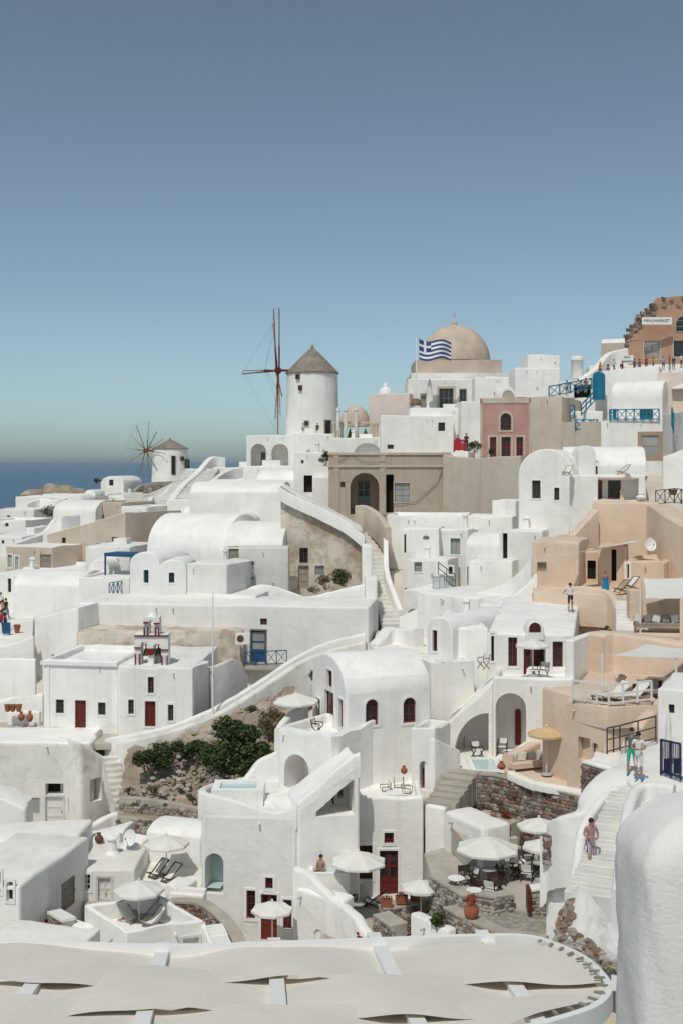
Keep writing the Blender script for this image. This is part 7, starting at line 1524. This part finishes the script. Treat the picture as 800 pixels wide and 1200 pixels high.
person('person with green shorts and backpack behind the one in white', 740, 908, 44.3, 'walk', -.4, 1.74, 'cgrey', 'cgreen', shoe='cblue', bag='cnavy')
person('bather with dark hair in the hot tub', 376, 1044, 54.6, 'sit', -.6, 1.65, 'skin', 'cblack')
person('person in white shirt sitting on the wall by the blind arch', 447, 542, 145, 'sit', 1.3, 1.75, 'cwhite', 'cnavy')
person('person in red skirt standing at the red gate', 536, 529, 118.5, 'stand', .4, 1.65, 'cgrey', 'cred', dress='cred', hair='fairhair')
person('person in black standing beside the red gate', 546, 528, 118.5, 'stand', -.3, 1.72, 'cblack', 'cblack', lower='cblack')
for lb, px, py, d, pose, rz, t_, b_, hr, ht in (
    ('person in purple shirt and dark hat on the market stairs', 712, 446, 126, 'walk', 1.0, 'cpurple', 'cnavy', 'hair', 'cnavy'),
    ('person with black backpack below the blue market sign', 729, 440, 142, 'walk', 1.2, 'cblack', 'cred', 'fairhair', None),
    ('person in grey shirt right of the blue market sign', 743, 437, 143, 'stand', .5, 'cpurple', 'cgrey', 'hair', None),
    ('person in dark shirt next to the one in grey on the terrace', 749, 437, 143.2, 'stand', -.6, 'cgrey', 'cgrey', 'hair', None),
    ('person in light blue shirt before the terracotta shop', 777, 434, 143, 'stand', .2, 'cpale', 'cnavy', 'fairhair', None),
    ('person in navy with pale hat at the market terrace', 789, 434, 143, 'stand', -.3, 'cnavy', 'cgrey', 'hair', 'cwhite'),
    ('person in white cut off by the right edge at the market', 798, 431, 143, 'stand', .6, 'cwhite', 'cgrey', 'hair', None),
    ('person in orange at the foot of the terracotta shop door', 765, 433, 144, 'stand', .9, 'corange', 'cgrey', 'fairhair', None),
    ('person in white shirt on the upper terrace by the long blue railing', 677, 462, 130, 'stand', .5, 'cwhite', 'cnavy', 'hair', None),
    ('person in red shirt on the upper terrace by the blue gate', 686, 461, 130, 'stand', -.5, 'cred', 'cgrey', 'hair', None),
    ('person in white hat walking at the left end of the market terrace', 719, 437, 143, 'walk', .8, 'cwhite', 'cnavy', 'hair', 'cwhite'),
    ('person in red top between the two market signs', 757, 434, 143.6, 'stand', -.4, 'cred', 'cnavy', 'hair', None),
    ('person in black at the shop window of the market', 784, 432, 144.2, 'stand', 1.2, 'cblack', 'cgrey', 'fairhair', None),
    ('person in orange on the steps above the blue gate', 703, 442, 130, 'walk', -.8, 'corange', 'cnavy', 'hair', 'cwhite'),
    ('person in pale blue leaning on the long blue railing', 664, 464, 128.6, 'stand', .1, 'cpale', 'cgrey', 'hair', None),
    ('person in white sitting left of the windmill door', 355, 511, 156, 'sit', .2, 'cwhite', 'cblack', 'hair', None),
    ('person in black sitting by the windmill door', 372, 511, 156, 'sit', -.2, 'cblack', 'cblack', 'hair', None)):
    person(lb, px, py, d, pose, rz, 1.7, t_, b_, hair=hr, hat=ht, bag='cblack' if 'backpack' in lb else None)
for k, (px, py, t_, lb) in enumerate(((1, 742, 'cred', 'person in red at the left edge of the crowd'), (4, 740, 'cnavy', 'person in navy in the left edge crowd'), (6, 738, 'cwhite', 'person in white in the left edge crowd'), (3, 728, 'corange', 'person in orange higher up in the left edge crowd'), (7, 726, 'cblack', 'person in black higher up in the left edge crowd'), (1, 718, 'cwhite', 'person in white highest in the left edge crowd'))):
    person(lb, px, py, ground_at(px, py, P(4, 742, 87).z).y, 'stand' if k % 2 else 'walk', k * .7, 1.68, t_, 'cnavy' if k != 4 else 'cblue', group='crowd at the left edge')
q = P(7.5, 745, 86); mb = MB(); mb.abox(q.x - .25, q.x + .3, 85.9, 86, q.z + .15, q.z + .95); mb.abox(q.x - .2, q.x - .15, 86.0, 86.05, q.z - .2, q.z + .9); mb.abox(q.x + .2, q.x + .25, 86.0, 86.05, q.z - .2, q.z + .9); r0 = mb.build('blue_sign_board', 'blue'); tag(r0, 'plain blue board at the left edge in front of the crowd', 'board')

# ------------------------------------------------------------------ sea haze
mb = MB(); mb.abox(-70000, 70000, -200, 75000, -126, 32)
hz = mb.build('haze', 'white', loc=(0, 0, -126)); hm = bpy.data.materials.new('haze'); hm.use_nodes = True; HN, HL = nodes_of(hm); HN.remove(HN['Principled BSDF'])
pv = HN.new('ShaderNodeVolumePrincipled'); pv.inputs['Color'].default_value = (0.66, 0.75, 0.82, 1); pv.inputs['Density'].default_value = 0.00002; pv.inputs['Anisotropy'].default_value = 0.0
HL.new(pv.outputs[0], HN['Material Output'].inputs['Volume']); hz.data.materials.clear(); hz.data.materials.append(hm); hz['kind'] = 'stuff'
